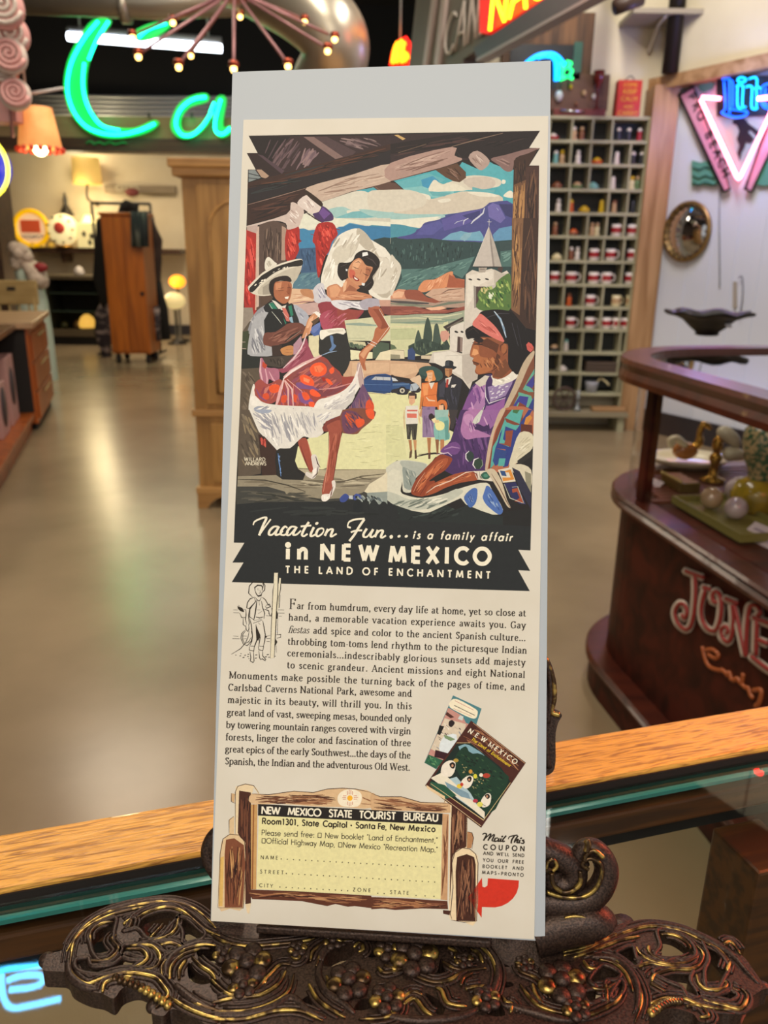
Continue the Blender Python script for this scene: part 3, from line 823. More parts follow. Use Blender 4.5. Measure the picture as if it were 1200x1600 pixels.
~#d6c8c0 470,580 540,520 600,560 650,600 640,650 590,665 520,630
r 12 50 60 10 #e4d9d2/#b9a49b/#a58d85 400,620 500,640 470,750 400,760
r 10 50 60 9 #e8dfd8/#bba9a2 500,580 560,540 630,620 580,650
~#33261f 540,480 660,570 665,610 640,600 545,520
~#4a3460 590,670 640,650 670,605 740,660 755,700 740,720 680,730 650,730
#6c4c8c 640,660 670,615 730,665 680,710
s 12 #3c2a2c 520,640 590,690 655,730
#dcdcca 520,665 570,680 640,730 610,780 560,790 490,770
@A3
~#e2ddd0 655,500 680,380 740,220 790,140 870,95 940,80 990,110 1050,170 1200,290 1205,600 1150,650 1040,600 1000,560 700,560
~#cfc8b8 740,300 790,220 900,200 940,230 860,330 760,370
~#b9b0a0 940,80 1000,110 1060,190 1110,300 1190,330 1200,600 1100,600 1060,450 1100,320 1000,240 940,170
~#d4cdbf 1080,330 1190,330 1200,560 1090,590 1050,520
r 60 -60 90 12 #efebe0/#c4bcad/#ddd6c8/#a89e8f 760,150 940,100 1180,320 1190,560 1060,560 800,220 700,460
r 24 -70 80 10 #f2eee4/#cbc4b5 680,400 760,300 780,480 680,500
@A4
~#cfc8b9 0,300 40,320 80,370 80,430 40,540 0,600
r 12 -60 60 12 #efebe0/#b9b0a0 0,320 70,380 30,530 0,570
@A3
~#26201f 785,400 800,350 860,350 905,330 930,280 990,250 1060,270 1110,320 1115,370 1080,430 1060,460 1070,510 1040,560 990,575 930,560 930,500 850,480 820,490 790,450
s 8 #4a4040 810,380 860,360
s 8 #4a4040 1000,300 1060,330 1090,370
s 8 #4a4040 1000,540 1050,500
~#c68a66 870,400 905,340 950,312 980,330 1010,370 1060,385 1045,430 1015,490 970,525 920,525 890,500 870,470
#dfa982 905,350 950,320 975,340 940,400 900,400
#a2664a 1010,380 1055,395 1040,440 1000,490 1005,420
~#c4634e 880,405 915,410 925,440 900,470 878,460
s 6 #3a2420 905,378 930,392 950,395
s 6 #3a2420 985,430 1010,445 1028,450
s 5 #2a1a18 925,350 950,340 965,355
s 5 #2a1a18 1005,400 1035,405 1042,425
s 6 #8a5038 975,400 960,440
~#8f2f2a 905,445 930,460 955,480 950,492 925,490 908,470
#f0e6dc 915,458 945,478 940,486 918,474
~#c08260 860,470 900,500 930,520 960,545 930,570 1040,600 1050,630 960,640 800,640 720,640 700,560 720,530 780,515 820,540
#d79e78 720,540 780,520 810,560 780,620 730,620
#9c6248 880,520 930,550 940,575 870,570 840,580
#e0b08c 830,510 860,490 850,560 830,580
r 16 0 80 9 #d9a480/#a76c50/#c98f6c 740,580 1030,600 1020,630 760,630
#dcdfe0 975,505 1000,510 995,530 975,525
#dcdfe0 850,398 865,400 862,415 850,412
#e4e4e2 980,270 1020,265 1025,290 980,300
~#c9c6cc 595,560 640,510 680,520 690,590 740,650 640,665 600,640
r 12 60 60 9 #a39fb0/#e6e4e8/#8d88a0 610,550 670,530 710,640 630,640
~#b9835e 495,560 560,555 590,575 600,630 560,620 510,600
~#8f3a44 635,670 740,655 900,720 990,720 960,770 900,830 870,865 800,865 690,880 655,830 650,740
~#a94c60 650,760 740,720 760,830 700,880 660,850
#93453f 780,700 980,725 900,820 850,850 790,800
r 26 -40 80 9 #b9606f/#7c2f38/#c27a86/#9c4650 660,690 900,740 850,840 700,860
~#d8d6da 735,650 800,640 900,650 1000,650 1140,640 1120,690 1000,720 900,700 830,720 760,690
r 26 12 70 8 #b0acb8/#f0eef0/#98949f 750,655 1100,660 1090,690 840,700
~#a9a4b0 960,655 1050,625 1160,660 1050,710 980,710
~#a8634a 1025,715 1110,690 1160,780 1190,850 1170,905 1080,905 1100,840 1060,790
#8c4c38 1110,700 1160,790 1190,860 1170,870 1130,800
#7a4440 1120,690 1200,690 1200,760 1150,750
#c49a88 1110,640 1180,640 1200,640 1200,690 1120,690
~#d9a07c 520,905 540,840 560,790 620,740 645,760 640,790 590,830 570,905
#e6e2da 590,740 640,735 650,775 630,780
s 4 #5c3a34 520,880 535,850
~#dcd8c8 650,880 700,870 790,860 840,870 835,905 655,905
~#ded9ca 215,370 225,320 250,305 290,340 310,365 230,410
r 8 60 60 8 #c3bcab/#b0a898 230,330 280,340 290,370 230,395
~#d6cfbf 85,550 100,520 200,425 300,370 420,330 505,320 508,370 480,450 440,510 420,560 280,600 180,608 110,585
~#262422 95,550 190,450 300,385 420,345 505,325 505,372 400,385 290,430 190,510 120,580
s 7 #e6dfce 95,545 190,445 300,378 420,336 505,322
r 14 -32 20 8 #e6dfce 130,530 290,410 400,370 490,350 480,365 300,425 150,555
~#bdb5a4 190,530 300,450 400,400 500,380 480,450 440,505 300,590 190,600 160,580
#a0988a 200,540 300,480 290,590 200,600
~#2a211f 250,560 255,500 300,465 380,450 418,470 420,500 340,490 300,510 290,560 290,620 265,600
~#a9694a 290,520 320,495 415,500 428,560 410,640 370,670 330,655 290,610
#c98a66 300,510 350,500 340,560 300,560
#8f5238 400,510 425,550 410,610 390,580
s 6 #2a1c1a 322,568 365,565
s 6 #2a1c1a 392,545 420,545
s 5 #1f1715 320,550 365,545
#f0e8dc 372,618 405,612 398,632 378,632
s 5 #7a3c2c 385,570 400,592 385,600
#d9d4ca 270,640 300,650 350,690 385,680 370,720 330,720
~#8f9096 90,905 110,800 160,720 240,670 280,660 250,740 250,850 240,905
r 24 70 80 10 #adadb2/#77777f/#c4c3c6 110,780 230,690 240,850 110,890
~#25272a 205,700 270,660 330,720 390,800 370,905 245,905 250,780
#2d7a62 245,670 280,660 350,760 385,820 360,850 300,760
s 5 #d0d4c6 250,670 300,750 360,840
~#272a2c 395,690 440,675 480,790 480,850 430,830
#2d7a62 400,690 425,680 440,760 420,770
#8fb0c4 400,780 430,770 440,820 420,815
#c46c62 350,700 380,705 405,760 410,810 385,805 365,750
s 5 #e8d8d0 355,735 395,780
~#a9acb8 440,675 520,720 560,770 550,830 500,850 480,790
r 8 50 60 8 #c4c6d0/#8a8d9c 460,700 530,760 520,830
~#6a4136 235,900 300,870 400,825 490,820 530,850 525,905 230,905
@A5
#8f8478 40,0 120,0 130,60 40,190
#3c4430 40,190 90,180 100,380 200,400 180,480 40,480
#262a28 40,330 90,330 180,390 180,470 40,490
#5a4f42 30,480 200,470 170,600 120,620 90,760 130,905 20,905
r 26 60 70 14 #6b5e4e/#4a4036/#75685a 40,500 160,500 110,740 120,890 30,890
s 7 #c8b0a8 40,270 65,270
s 7 #c8b0a8 40,320 70,322
#d8d0ac 560,220 640,215 650,380 600,390 560,300
#c9c9a8 840,100 1200,60 1200,260 870,260
s 24 #8fa094 850,130 960,130 1090,140
s 5 #7a8a74 850,240 1000,240
#e0dcb8 880,330 1060,350 1060,400 890,410
#c9c4a0 870,260 1000,270 1010,300 880,300
r 30 60 40 12 #5d6d58/#44544a/#6d7d66 870,265 1000,290 990,330 880,320
#4c5c4c 1060,310 1120,270 1190,280 1190,330 1110,390 1065,400
#ded4b4 1120,350 1200,330 1200,410 1080,410
s 8 #3a3030 895,412 940,405
#c6a284 840,420 1200,410 1200,530 1090,525 1000,560 880,560 830,540
#d2b090 900,430 1190,430 1190,500 1000,520 900,530
#d8d6a4 1010,660 1200,670 1200,905 1040,905
s 6 #8a5a54 1020,668 1200,680
~#2e4a7c 990,590 1000,550 1060,525 1200,530 1200,665 1040,660 1000,640
#b9bcc0 1050,565 1080,540 1200,545 1200,570
s 8 #1f2a48 1000,565 1050,532 1200,535
s 5 #1f2a48 1085,545 1095,570
s 5 #1f2a48 1140,540 1145,570
s 6 #5f80b0 1000,600 1200,605
s 7 #1c2238 1040,655 1200,662
~#a9aaae 80,340 110,150 160,50 250,40 250,110 210,200 215,290 270,300 275,375 130,380 95,370
r 34 70 90 12 #bfbfc2/#85868e/#d2d2d4/#74757e 100,330 130,140 230,60 210,280 260,350 130,370
#202224 210,100 260,10 340,10 380,140 300,190 215,200
s 5 #d0d4c6 270,30 320,90 350,130
~#70443a 205,280 215,200 300,190 400,125 470,125 530,160 500,200 400,270 330,290 300,310 240,300
r 20 -30 90 10 #8a5a4c/#5a342c/#9c6c5c 220,230 400,140 500,160 380,270 240,280
s 12 #2f2220 370,270 430,220 510,175
s 6 #a89080 390,260 500,180
#3a2c28 270,300 350,290 345,375 275,380
~#c08654 345,320 420,295 455,330 430,370 370,372 345,350
s 4 #7a4c30 380,330 440,325
s 4 #7a4c30 380,350 430,350
#463e38 200,390 450,370 460,420 330,470 210,450
r 14 70 50 12 #5a5048/#332c28 210,400 440,380 340,460
#b08a98 440,290 500,220 510,290 470,360 440,370
#4c64a0 570,190 650,110 655,210 600,225
~#6a7cb4 580,160 640,120 650,150 600,200
~#c98e68 505,240 530,170 555,90 600,45 635,40 645,60 580,110 565,180 550,220
#e2b08c 540,160 565,90 600,60 590,100 560,160
#5a4634 580,110 640,70 640,100 600,140
#efe8e0 600,40 620,28 655,50 640,75
~#2b2b2b 640,300 645,240 700,180 830,200 870,270 888,370 870,460 820,530 770,470 650,380
~#eae6d8 650,240 650,180 700,175 780,160 840,165 835,210 780,200 700,225 670,250
#d4cfc0 700,180 830,170 830,185 720,200
~#5f7ca6 725,225 750,225 755,280 775,300 740,340 720,330 740,300
s 8 #8fa6c4 650,378 720,350 780,340
~#96495c 540,240 560,300 600,390 640,390 480,460 370,510 330,500 300,480 370,470 450,390 500,290
r 34 -50 110 9 #ad6475/#7c3548/#c48a94/#8a3d50 340,480 500,310 550,290 580,390 400,480
s 14 #d9b9be 530,240 500,320 440,400 360,475
s 9 #e6d0d2 545,200 520,280 470,360
~#a9697e 175,470 190,390 215,430 240,470 320,480 330,560 290,580 250,560 240,620 220,640 180,560
s 16 #d9adb6 185,395 180,500 200,580
s 12 #d6a2ae 250,500 280,560 300,580
s 12 #d6a2ae 215,450 235,560 230,630
#b8452e 200,420 235,450 220,480 195,460
~#9c4a44 130,610 180,560 240,600 330,560 360,600 330,700 270,750 190,740 140,680
r 26 -60 70 14 #b8604f/#8a3c4c/#c4776c/#a04a5c 150,620 330,580 300,720 200,730
~#e4572e 250,620 290,600 330,610 330,650 290,670 255,655
~#d4502e 200,680 240,670 250,710 210,720
s 12 #7a4a7c 150,640 180,700 230,730
~#99443c 360,560 420,500 520,440 640,385 700,400 740,450 800,500 830,540 920,540 900,590 860,640 720,700 640,720 600,780 450,790 320,795 330,700
#8a4a48 440,500 640,400 720,440 820,540 820,600 700,640 480,620 400,560
#7a3f48 600,620 820,600 860,620 740,690 650,700
r 60 -35 120 12 #a9564c/#7c3a40/#b86a60/#8f4a5c 400,540 640,410 860,600 700,680 420,600
r 40 75 130 12 #c4787c/#98485c/#b85a54/#8a4868 330,620 440,580 600,700 580,770 340,780
~#7a5080 460,590 520,590 620,630 640,650 560,640 480,630
~#805088 480,670 560,700 600,740 590,760 500,740
~#ee5a30 568,480 600,440 660,430 700,470 690,520 640,540 590,530
#f47c50 600,460 650,450 680,480 650,510 610,500
s 6 #b0402c 620,470 635,505
~#ee5a30 490,540 530,525 590,560 600,610 540,605 500,580
#f68c60 520,545 570,565 560,590 520,575
~#ee5a30 720,490 750,465 760,500 735,520
~#ee5a30 690,560 720,560 750,600 720,600
~#ee5a30 568,650 600,640 655,685 630,700 580,685
~#e4572e 505,670 545,665 570,710 530,725
~#ee5a30 560,740 600,740 605,780 570,775
~#d4502e 350,690 390,690 380,740 345,740
~#d4502e 440,680 470,690 460,740 440,730
#a02e26 660,545 690,545 690,580 670,575
s 26 #dcb4b0 365,545 420,500 520,440 660,375
s 18 #ecdcd8 360,560 430,498 540,435
s 24 #dba8a8 365,560 340,640 320,720 300,780
s 16 #e6ccc8 365,550 350,640
s 16 #dcaaa4 370,570 400,640 400,780
s 14 #e2b8b2 375,570 430,640 440,780
s 12 #dca49c 390,560 500,650
s 12 #c88a88 640,640 760,630 900,590
s 12 #d09a94 700,700 820,670 900,600
~#e4e0d8 640,720 720,700 830,650 900,580 940,480 960,430 975,470 990,560 960,620 910,700 840,800 700,870 600,905 560,905 600,780
~#cdc9c4 700,740 860,700 920,640 900,740 760,840 680,850
r 50 -30 120 11 #f0ece6/#b5b1b4/#dcd8d2/#c7c3c0 650,740 860,670 930,560 950,600 880,740 700,840
~#b8a09c 935,470 960,430 990,560 985,640 960,620
s 10 #ecdcd8 960,440 940,520 915,600
s 8 #a0706c 965,440 985,560
~#dcd8d0 90,770 100,700 125,600 140,620 130,680 200,740 300,760 460,770 600,780 700,830 690,905 140,905 95,820
~#9aa0b0 130,790 180,770 250,790 230,830 150,840
~#e8e4dc 100,720 130,690 190,750 230,770 150,770 110,760
s 12 #ecdcd4 125,610 135,690 190,740
r 90 75 120 11 #efebe4/#b1adae/#dcd8d2/#9f9ca2/#c9c5c2 300,780 600,790 680,850 680,900 300,900
r 40 -30 110 12 #efebe4/#aaa8ae/#dcd8d2/#8f909c 110,770 300,770 300,860 150,890
~#6a4c6c 985,600 1030,680 1060,740 1060,850 1060,905 700,905 860,800 930,700 970,620
r 50 80 100 12 #5a4468/#7c5a72/#8a5c64/#4a3a5c 900,740 980,640 1040,760 1040,890 800,890
#7a5046 720,890 860,800 900,850 860,905 720,905
~#d4502e 1010,740 1040,720 1070,760 1065,830 1030,840 1005,800
~#e4572e 940,880 990,850 1050,860 1060,905 930,905
s 12 #b0442c 1030,700 1060,760
~#b06a4a 1060,250 1080,170 1110,150 1190,150 1180,190 1110,270 1040,340 1010,400 1000,440 1010,490 985,480 960,420 955,360 1000,310
#d39a74 960,370 1000,320 1060,280 1080,290 1020,350 990,400
#8c4a36 1030,10 1110,10 1190,150 1130,170 1080,120
~#a35c46 1025,10 1060,10 1130,110 1120,160 1100,150
s 5 #ecdccc 1110,10 1190,150 1100,270
s 9 #e6e0dc 1035,255 1095,285
s 9 #e6e0dc 1020,275 1085,305
s 4 #4a2820 985,430 990,470
s 4 #4a2820 1000,440 1010,490
@A7
~#dcd8d0 130,0 870,0 760,70 700,110 700,180 640,220 600,225 540,210 440,300 340,320 290,290 240,220 180,150 150,60
r 120 72 150 12 #efebe4/#a9a7aa/#dcd8d2/#96959c/#c4c1c0 200,10 680,10 680,160 600,210 480,240 400,290 300,280 220,170
r 30 40 90 10 #efebe4/#aaa8ae/#8f909c 140,10 300,10 300,180 200,130
r 24 -40 100 10 #efebe4/#b9b7bc/#dcd8d2 600,20 820,10 720,90 680,110
~#9aa2b4 160,0 290,0 270,25 200,25
#5a4f43 40,0 120,0 180,140 220,220 210,500 30,530
r 30 60 90 16 #6e6252/#7c705e/#4a4137/#87785f 50,20 110,20 200,200 200,480 50,500
#3c2a24 190,190 240,210 340,320 330,530 220,520 210,400
r 10 88 60 12 #b8463c/#c9594c/#8a2c28 195,200 235,210 270,260 260,300 205,290
~#262524 330,320 440,300 500,245 510,280 480,380 490,470 555,540 520,555 400,545 340,530
s 8 #5f86c0 345,340 352,400 362,460 368,520
r 12 20 14 6 #7fa0d0 338,340 360,340 378,510 360,510
#8f8672 30,520 330,510 380,545 540,550 560,500 1190,460 1190,560 1000,650 850,700 700,720 20,720
#b0a68c 500,460 1190,465 1190,520 900,545 560,500
r 30 6 220 10 #a09680/#756c5a/#bdb39a/#5c5446 40,540 500,560 1180,500 1000,620 60,600
r 12 0 160 18 #4a4840/#3c3c38/#6a6456 40,640 700,640 700,700 40,700
s 9 #5a5244 560,550 860,560 1000,520 1190,500
s 9 #8a8068 500,460 760,470 1190,465
s 9 #3a352c 30,545 240,550 420,590 560,640
#3f3f3b 20,600 260,600 400,640 420,690 700,700 850,690 1000,650 1190,620 1190,740 20,740
r 26 4 200 16 #504e46/#33342f/#5c584e 40,620 700,690 900,690 900,730 40,730
~#25282a 20,740 700,720 1190,700 1190,905 10,905
r 14 0 260 20 #2e3232/#202424 40,760 1150,760 1150,830 40,830
#d8d7a6 500,290 520,270 590,220 650,215 740,170 740,450 690,465 500,455 478,400 495,320
#dad8a8 850,180 1190,0 1190,465 780,465 800,330
#dad8a8 1090,0 1190,0 1190,200 900,200
r 22 0 90 5 #c9c795/#b7b488/#e4e2b8 860,200 1180,60 1180,440 820,440
~#9c4c3c 510,290 505,240 560,220 590,290 610,380 620,460 600,490 570,440 540,370
s 8 #c4806a 575,240 605,350 620,440
s 8 #6a2c28 520,280 560,400 590,480
~#d8d0c8 605,360 640,350 660,400 670,450 640,520 610,540 560,510 570,485 610,500 620,470 610,410
s 9 #3a2420 640,365 655,420 675,450
s 8 #3a2420 660,440 650,500 615,535
#f0e8e0 615,470 645,455 640,500 615,520
#7c3c34 690,140 720,90 850,40 870,0 840,140 740,170 700,170
~#9c5040 740,170 730,120 840,80 840,200 815,330 790,440 778,560 760,640 740,680 690,660 700,560 735,420 745,280
r 26 95 140 9 #b86a54/#84402f/#a85a46 750,180 830,160 800,400 770,520 710,650 720,540 750,400
s 7 #cf8e76 745,200 745,330 720,520 700,640
s 8 #6e3028 830,180 800,400 775,560
~#e0d8d0 765,560 790,555 795,600 775,650 760,680 745,660 770,610
~#e8e0d8 690,665 750,660 750,690 720,715 688,710
s 8 #5c2c24 775,600 760,660 755,690
s 6 #a0786c 700,690 740,670
~#7c4a3c 850,0 1090,0 1090,70 1000,150 960,190 870,185 845,160
~#6a4058 850,20 960,20 1000,120 940,180 860,170
r 40 50 80 12 #5a3c54/#b8522c/#8c4a44/#d4582e/#4a3248 860,20 1070,20 1000,140 880,170
~#e4572e 1030,0 1090,0 1095,70 1050,60
~#dc542c 950,80 1010,70 1020,110 970,140
#d8cfb4 1020,640 1060,580 1160,520 1200,480 1200,700 1120,690 1060,660
~#3a4a8c 830,690 870,655 900,680 870,720 835,720
~#3f4f94 935,680 960,655 1010,680 980,700 940,705
#b8bcc0 900,670 930,670 930,700 900,695
#8d9690 1040,650 1200,640 1200,740 1060,740
r 30 50 40 16 #9fa8a4/#5c6668/#24282a/#7c8688 900,670 1190,660 1190,740 930,720
~#202427 930,760 960,700 1000,720 1010,790 950,800
~#262b2c 1060,760 1090,700 1130,740 1130,790
~#25282a 1130,790 1160,720 1200,740 1200,830
r 8 100 28 9 #f2efe6 690,670 745,668 740,700 695,705
'''
HEAD_BASE = '''
@P
#25282a 366,805 600,812 830,822 829,860 810,859 828.6,892 810,891 828,923.7 361.5,909.6 380,879 362.6,879 381.4,848 364.8,847.8
'''
COUPON = '''
@L
~#e3cda8 218,480 218,170 235,135 290,118 350,130 388,180 388,200 335,200 330,980 290,985 285,520 240,485
~#d8bc94 95,1005 110,600 130,520 180,480 250,490 290,540 295,780 275,1015 180,1018
#c9a67c 190,185 215,190 210,255 190,240
#d8bc94 175,480 175,370 210,352 210,480
#c59a62 330,265 378,265 368,880 330,880
#8f5c34 345,265 355,265 345,880 335,880
#4a2a20 245,165 330,180 330,980 290,985 290,540 250,500 235,470
r 40 90 200 9 #5f3829/#2f1a16/#6f4430 245,190 328,180 328,960 292,960 288,560 240,460
#7d4a33 150,520 210,510 280,560 290,700 270,1010 140,1010 140,620
r 36 90 220 9 #3e211a/#9c6a46/#c2925e/#54301f 150,560 270,560 280,760 262,1000 145,1000 145,640
#d9b266 110,650 135,640 125,1000 98,1000
s 6 #a87838 112,660 102,1000
s 5 #3a1f18 92,1010 108,620 128,515 180,480 250,488 285,530 292,640 290,780 275,1015 92,1012
s 5 #3a1f18 218,478 218,175 235,135 290,118 350,130 388,185
s 5 #3a1f18 188,185 188,245 215,258
s 5 #3a1f18 172,475 172,380 205,352
~#2e1812 205,740 215,700 225,740 215,780
@L
~#d5b48c 335,190 460,195 640,170 780,180 880,155 990,148 1090,155 1200,180 1200,290 1000,285 800,280 560,262 335,260
@R
~#cda880 0,170 60,195 200,195 330,230 530,240 525,303 300,292 100,287 0,280
@L
r 60 2 200 8 #6b4330/#8b5b40/#4c2c20/#a87a58 345,205 880,185 930,200 960,270 600,262 345,252
@R
r 50 6 160 8 #6b4330/#8b5b40/#4c2c20/#a87a58 10,200 200,215 320,245 520,255 515,295 100,280 10,275
@L
~#f2e4cc 960,200 1000,165 1060,155 1120,180 1130,230 1100,280 1000,280 960,250
r 14 10 120 6 #6b4330/#8b5b40 1130,195 1200,205 1200,285 1120,275
s 5 #3a1f18 335,190 460,195 640,170 780,180 880,155 990,148 1090,155 1200,180
@R
s 5 #3a1f18 0,172 60,195 200,195 330,232 530,240
@L
e 1045,220 20,20 0 #f0b030
s 8 #b83c24 1028,196 1028,168
s 8 #b83c24 1040,192 1040,158
s 8 #b83c24 1052,192 1052,160
s 8 #b83c24 1064,196 1064,170
s 8 #b83c24 1028,246 1028,270
s 8 #b83c24 1040,250 1040,278
s 8 #b83c24 1052,250 1052,276
s 8 #b83c24 1064,246 1064,268
s 8 #b83c24 1020,204 996,204
s 8 #b83c24 1018,216 990,216
s 8 #b83c24 1018,228 994,228
s 8 #b83c24 1072,204 1096,204
s 8 #b83c24 1074,216 1104,216
s 8 #b83c24 1072,228 1098,228
@P
#e3dca6 404,1275 690.5,1289 688.5,1406 400,1390
#25211f 402.8,1256.8 691.8,1271.9 690.8,1289.6 402.5,1274.9
@L
#5c3324 300,880 620,890 1200,925 1200,1015 1080,1000 1030,1005 940,985 880,1000 700,965 500,955 340,950
@R
#5c3324 0,868 200,875 510,895 515,950 340,945 160,955 80,945 0,950
@L
r 44 3 220 7 #8b5840/#a8744e/#3e2018/#b98a60 310,890 700,905 1200,935 1190,990 700,955 330,940
@R
r 40 3 180 7 #8b5840/#a8744e/#3e2018/#b98a60 5,875 300,888 505,905 505,940 160,945 5,940
#c59a72 478,310 520,312 510,890 465,885
r 10 92 260 8 #8b5840/#6b3f2a 485,320 515,320 505,880 472,880
~#e6d0ac 488,235 500,205 550,190 610,192 642,230 640,540 600,600 545,780 530,1000 520,900 530,300 520,235
#4a2a20 540,225 565,220 640,235 638,530 560,580 540,700 525,920 530,500
r 34 91 220 9 #6a4030/#2e1813/#8f6248/#a57a5a 545,240 632,240 630,520 560,560 540,620
s 5 #3a1f18 488,235 500,205 550,190 610,192 642,230 642,540
#d0a878 645,240 665,260 655,310 642,300
s 5 #3a1f18 645,240 665,265 655,312
#b08058 645,430 675,435 685,470 670,540 640,540
s 5 #3a1f18 648,430 675,437 685,470 675,545
~#e6d0ac 540,640 560,570 610,538 660,545 700,580 715,640 705,1030 620,1035 535,1020 528,980 545,800
#44261c 575,600 640,580 690,600 700,650 700,1030 570,1028 565,700
r 60 90 260 9 #6a4030/#2e1813/#8f6248/#4e2c20 578,600 690,600 700,1020 572,1020
s 5 #3a1f18 540,1015 530,985 548,800 540,640 560,570 610,538 660,545 700,580 716,640 706,1030 620,1037 535,1022
#4a2a20 480,955 530,960 525,990 482,980
'''
ARROW = '''
@R
#cc3322 782,742 990,757 987,800 975,840 950,878 915,908 875,928 830,938 742,935 740,1007 648,875 742,738 744,780 745,798 760,803 778,792
'''
BOOKS1 = '''
@K
#4b7f88 370,65 614,178 515,480 225,695 125,640
~#ede3c8 345,120 400,95 560,180 580,220 560,262 500,250 380,190 340,160
#c08c82 330,170 450,240 480,300 560,330 500,470 225,690 128,640
#4f2c26 318,205 380,250 350,260 305,230
#c8d0cc 430,235 460,245 450,280 410,265
#d4c5b0 300,260 480,310 460,440 250,560 180,520
r 40 40 40 8 #e8ded0/#8a8c94/#b8a898/#5c5050 290,290 470,340 440,460 230,540 190,500
#252220 255,320 295,330 260,405 235,395
~#2c2224 335,290 360,275 385,300 360,335 335,325
~#d8e0e4 290,420 400,400 380,540 300,560 250,520
#7c9470 290,400 350,420 390,440 350,455 300,430
#3a1c24 220,530 330,560 290,610 210,590
#2f6048 160,570 290,620 225,692 128,640
r 24 40 30 8 #3f7a54/#1f4434/#6c9c6c 160,575 280,620 220,680 140,640
s 7 #b03048 385,110 545,190
s 12 #28222a 380,150 555,235
s 5 #b03048 370,175 530,245
'''
BOOKS2 = '''
@K
#4a2620 525,280 992,640 610,1195 132,835
r 60 37 160 7 #6c3c2c/#2f1612/#8c5840/#b07c58 530,300 970,640 900,760 820,690 500,470 430,430
s 9 #c89a74 540,300 985,645
#1c2a26 400,480 520,470 780,680 860,800 640,1130 170,810
#7fa6b4 415,500 470,480 510,490 600,545 640,580 560,575 500,540 430,540
~#1f3a2c 420,540 480,500 520,560 620,570 800,720 840,800 660,1090 400,700 370,640
r 90 30 30 10 #2a4a34/#14221c/#3c5a3c/#1c2420 400,560 600,590 800,740 820,800 650,1060 380,640
r 26 30 16 9 #b0a070/#6c7450/#8c8c60 400,620 560,720 700,860 560,880 420,720
#a8c0c8 290,790 400,760 520,900 640,1110 400,940
#e4dcc8 180,770 280,720 420,850 500,930 640,1060 640,1120 480,990 330,880
#2a5440 180,800 300,830 400,920 300,950 170,830
#7c98a8 300,800 400,850 500,900 520,950 440,930 320,850
s 8 #d9c08a 180,818 630,1130 860,810
s 6 #3a1c18 132,835 525,280
s 9 #e0c49a 150,835 610,1180
s 12 #e0c49a 150,840 300,950
#e0c49a 140,830 300,925 300,955 150,860
~#e8dfd0 280,660 340,620 390,640 380,720 340,760 270,740
~#e8dfd0 440,800 500,750 545,770 520,840 470,860
~#e8dfd0 610,960 660,900 695,920 680,1000 620,1020
~#241c1c 340,650 370,635 390,660 375,690 350,680
~#241c1c 490,770 515,755 530,775 515,805 495,795
~#241c1c 640,920 670,905 685,930 665,950
e 365,665 9,12 0 #c99878
e 508,785 8,10 0 #c99878
e 660,928 8,12 0 #c99878
e 425,840 24,20 0 #e0c040
e 445,825 14,16 0 #c04030
e 560,965 22,16 0 #b03848
e 600,995 26,22 0 #d8d060
e 560,755 16,20 0 #d8d040
e 520,715 16,18 0 #c89040
e 610,745 16,16 0 #e8e0d0
e 655,750 32,20 0 #b04030
e 395,620 22,16 0 #b09040
s 9 #202020 620,995 650,1010
s 8 #d9c08a 400,470 520,470
'''
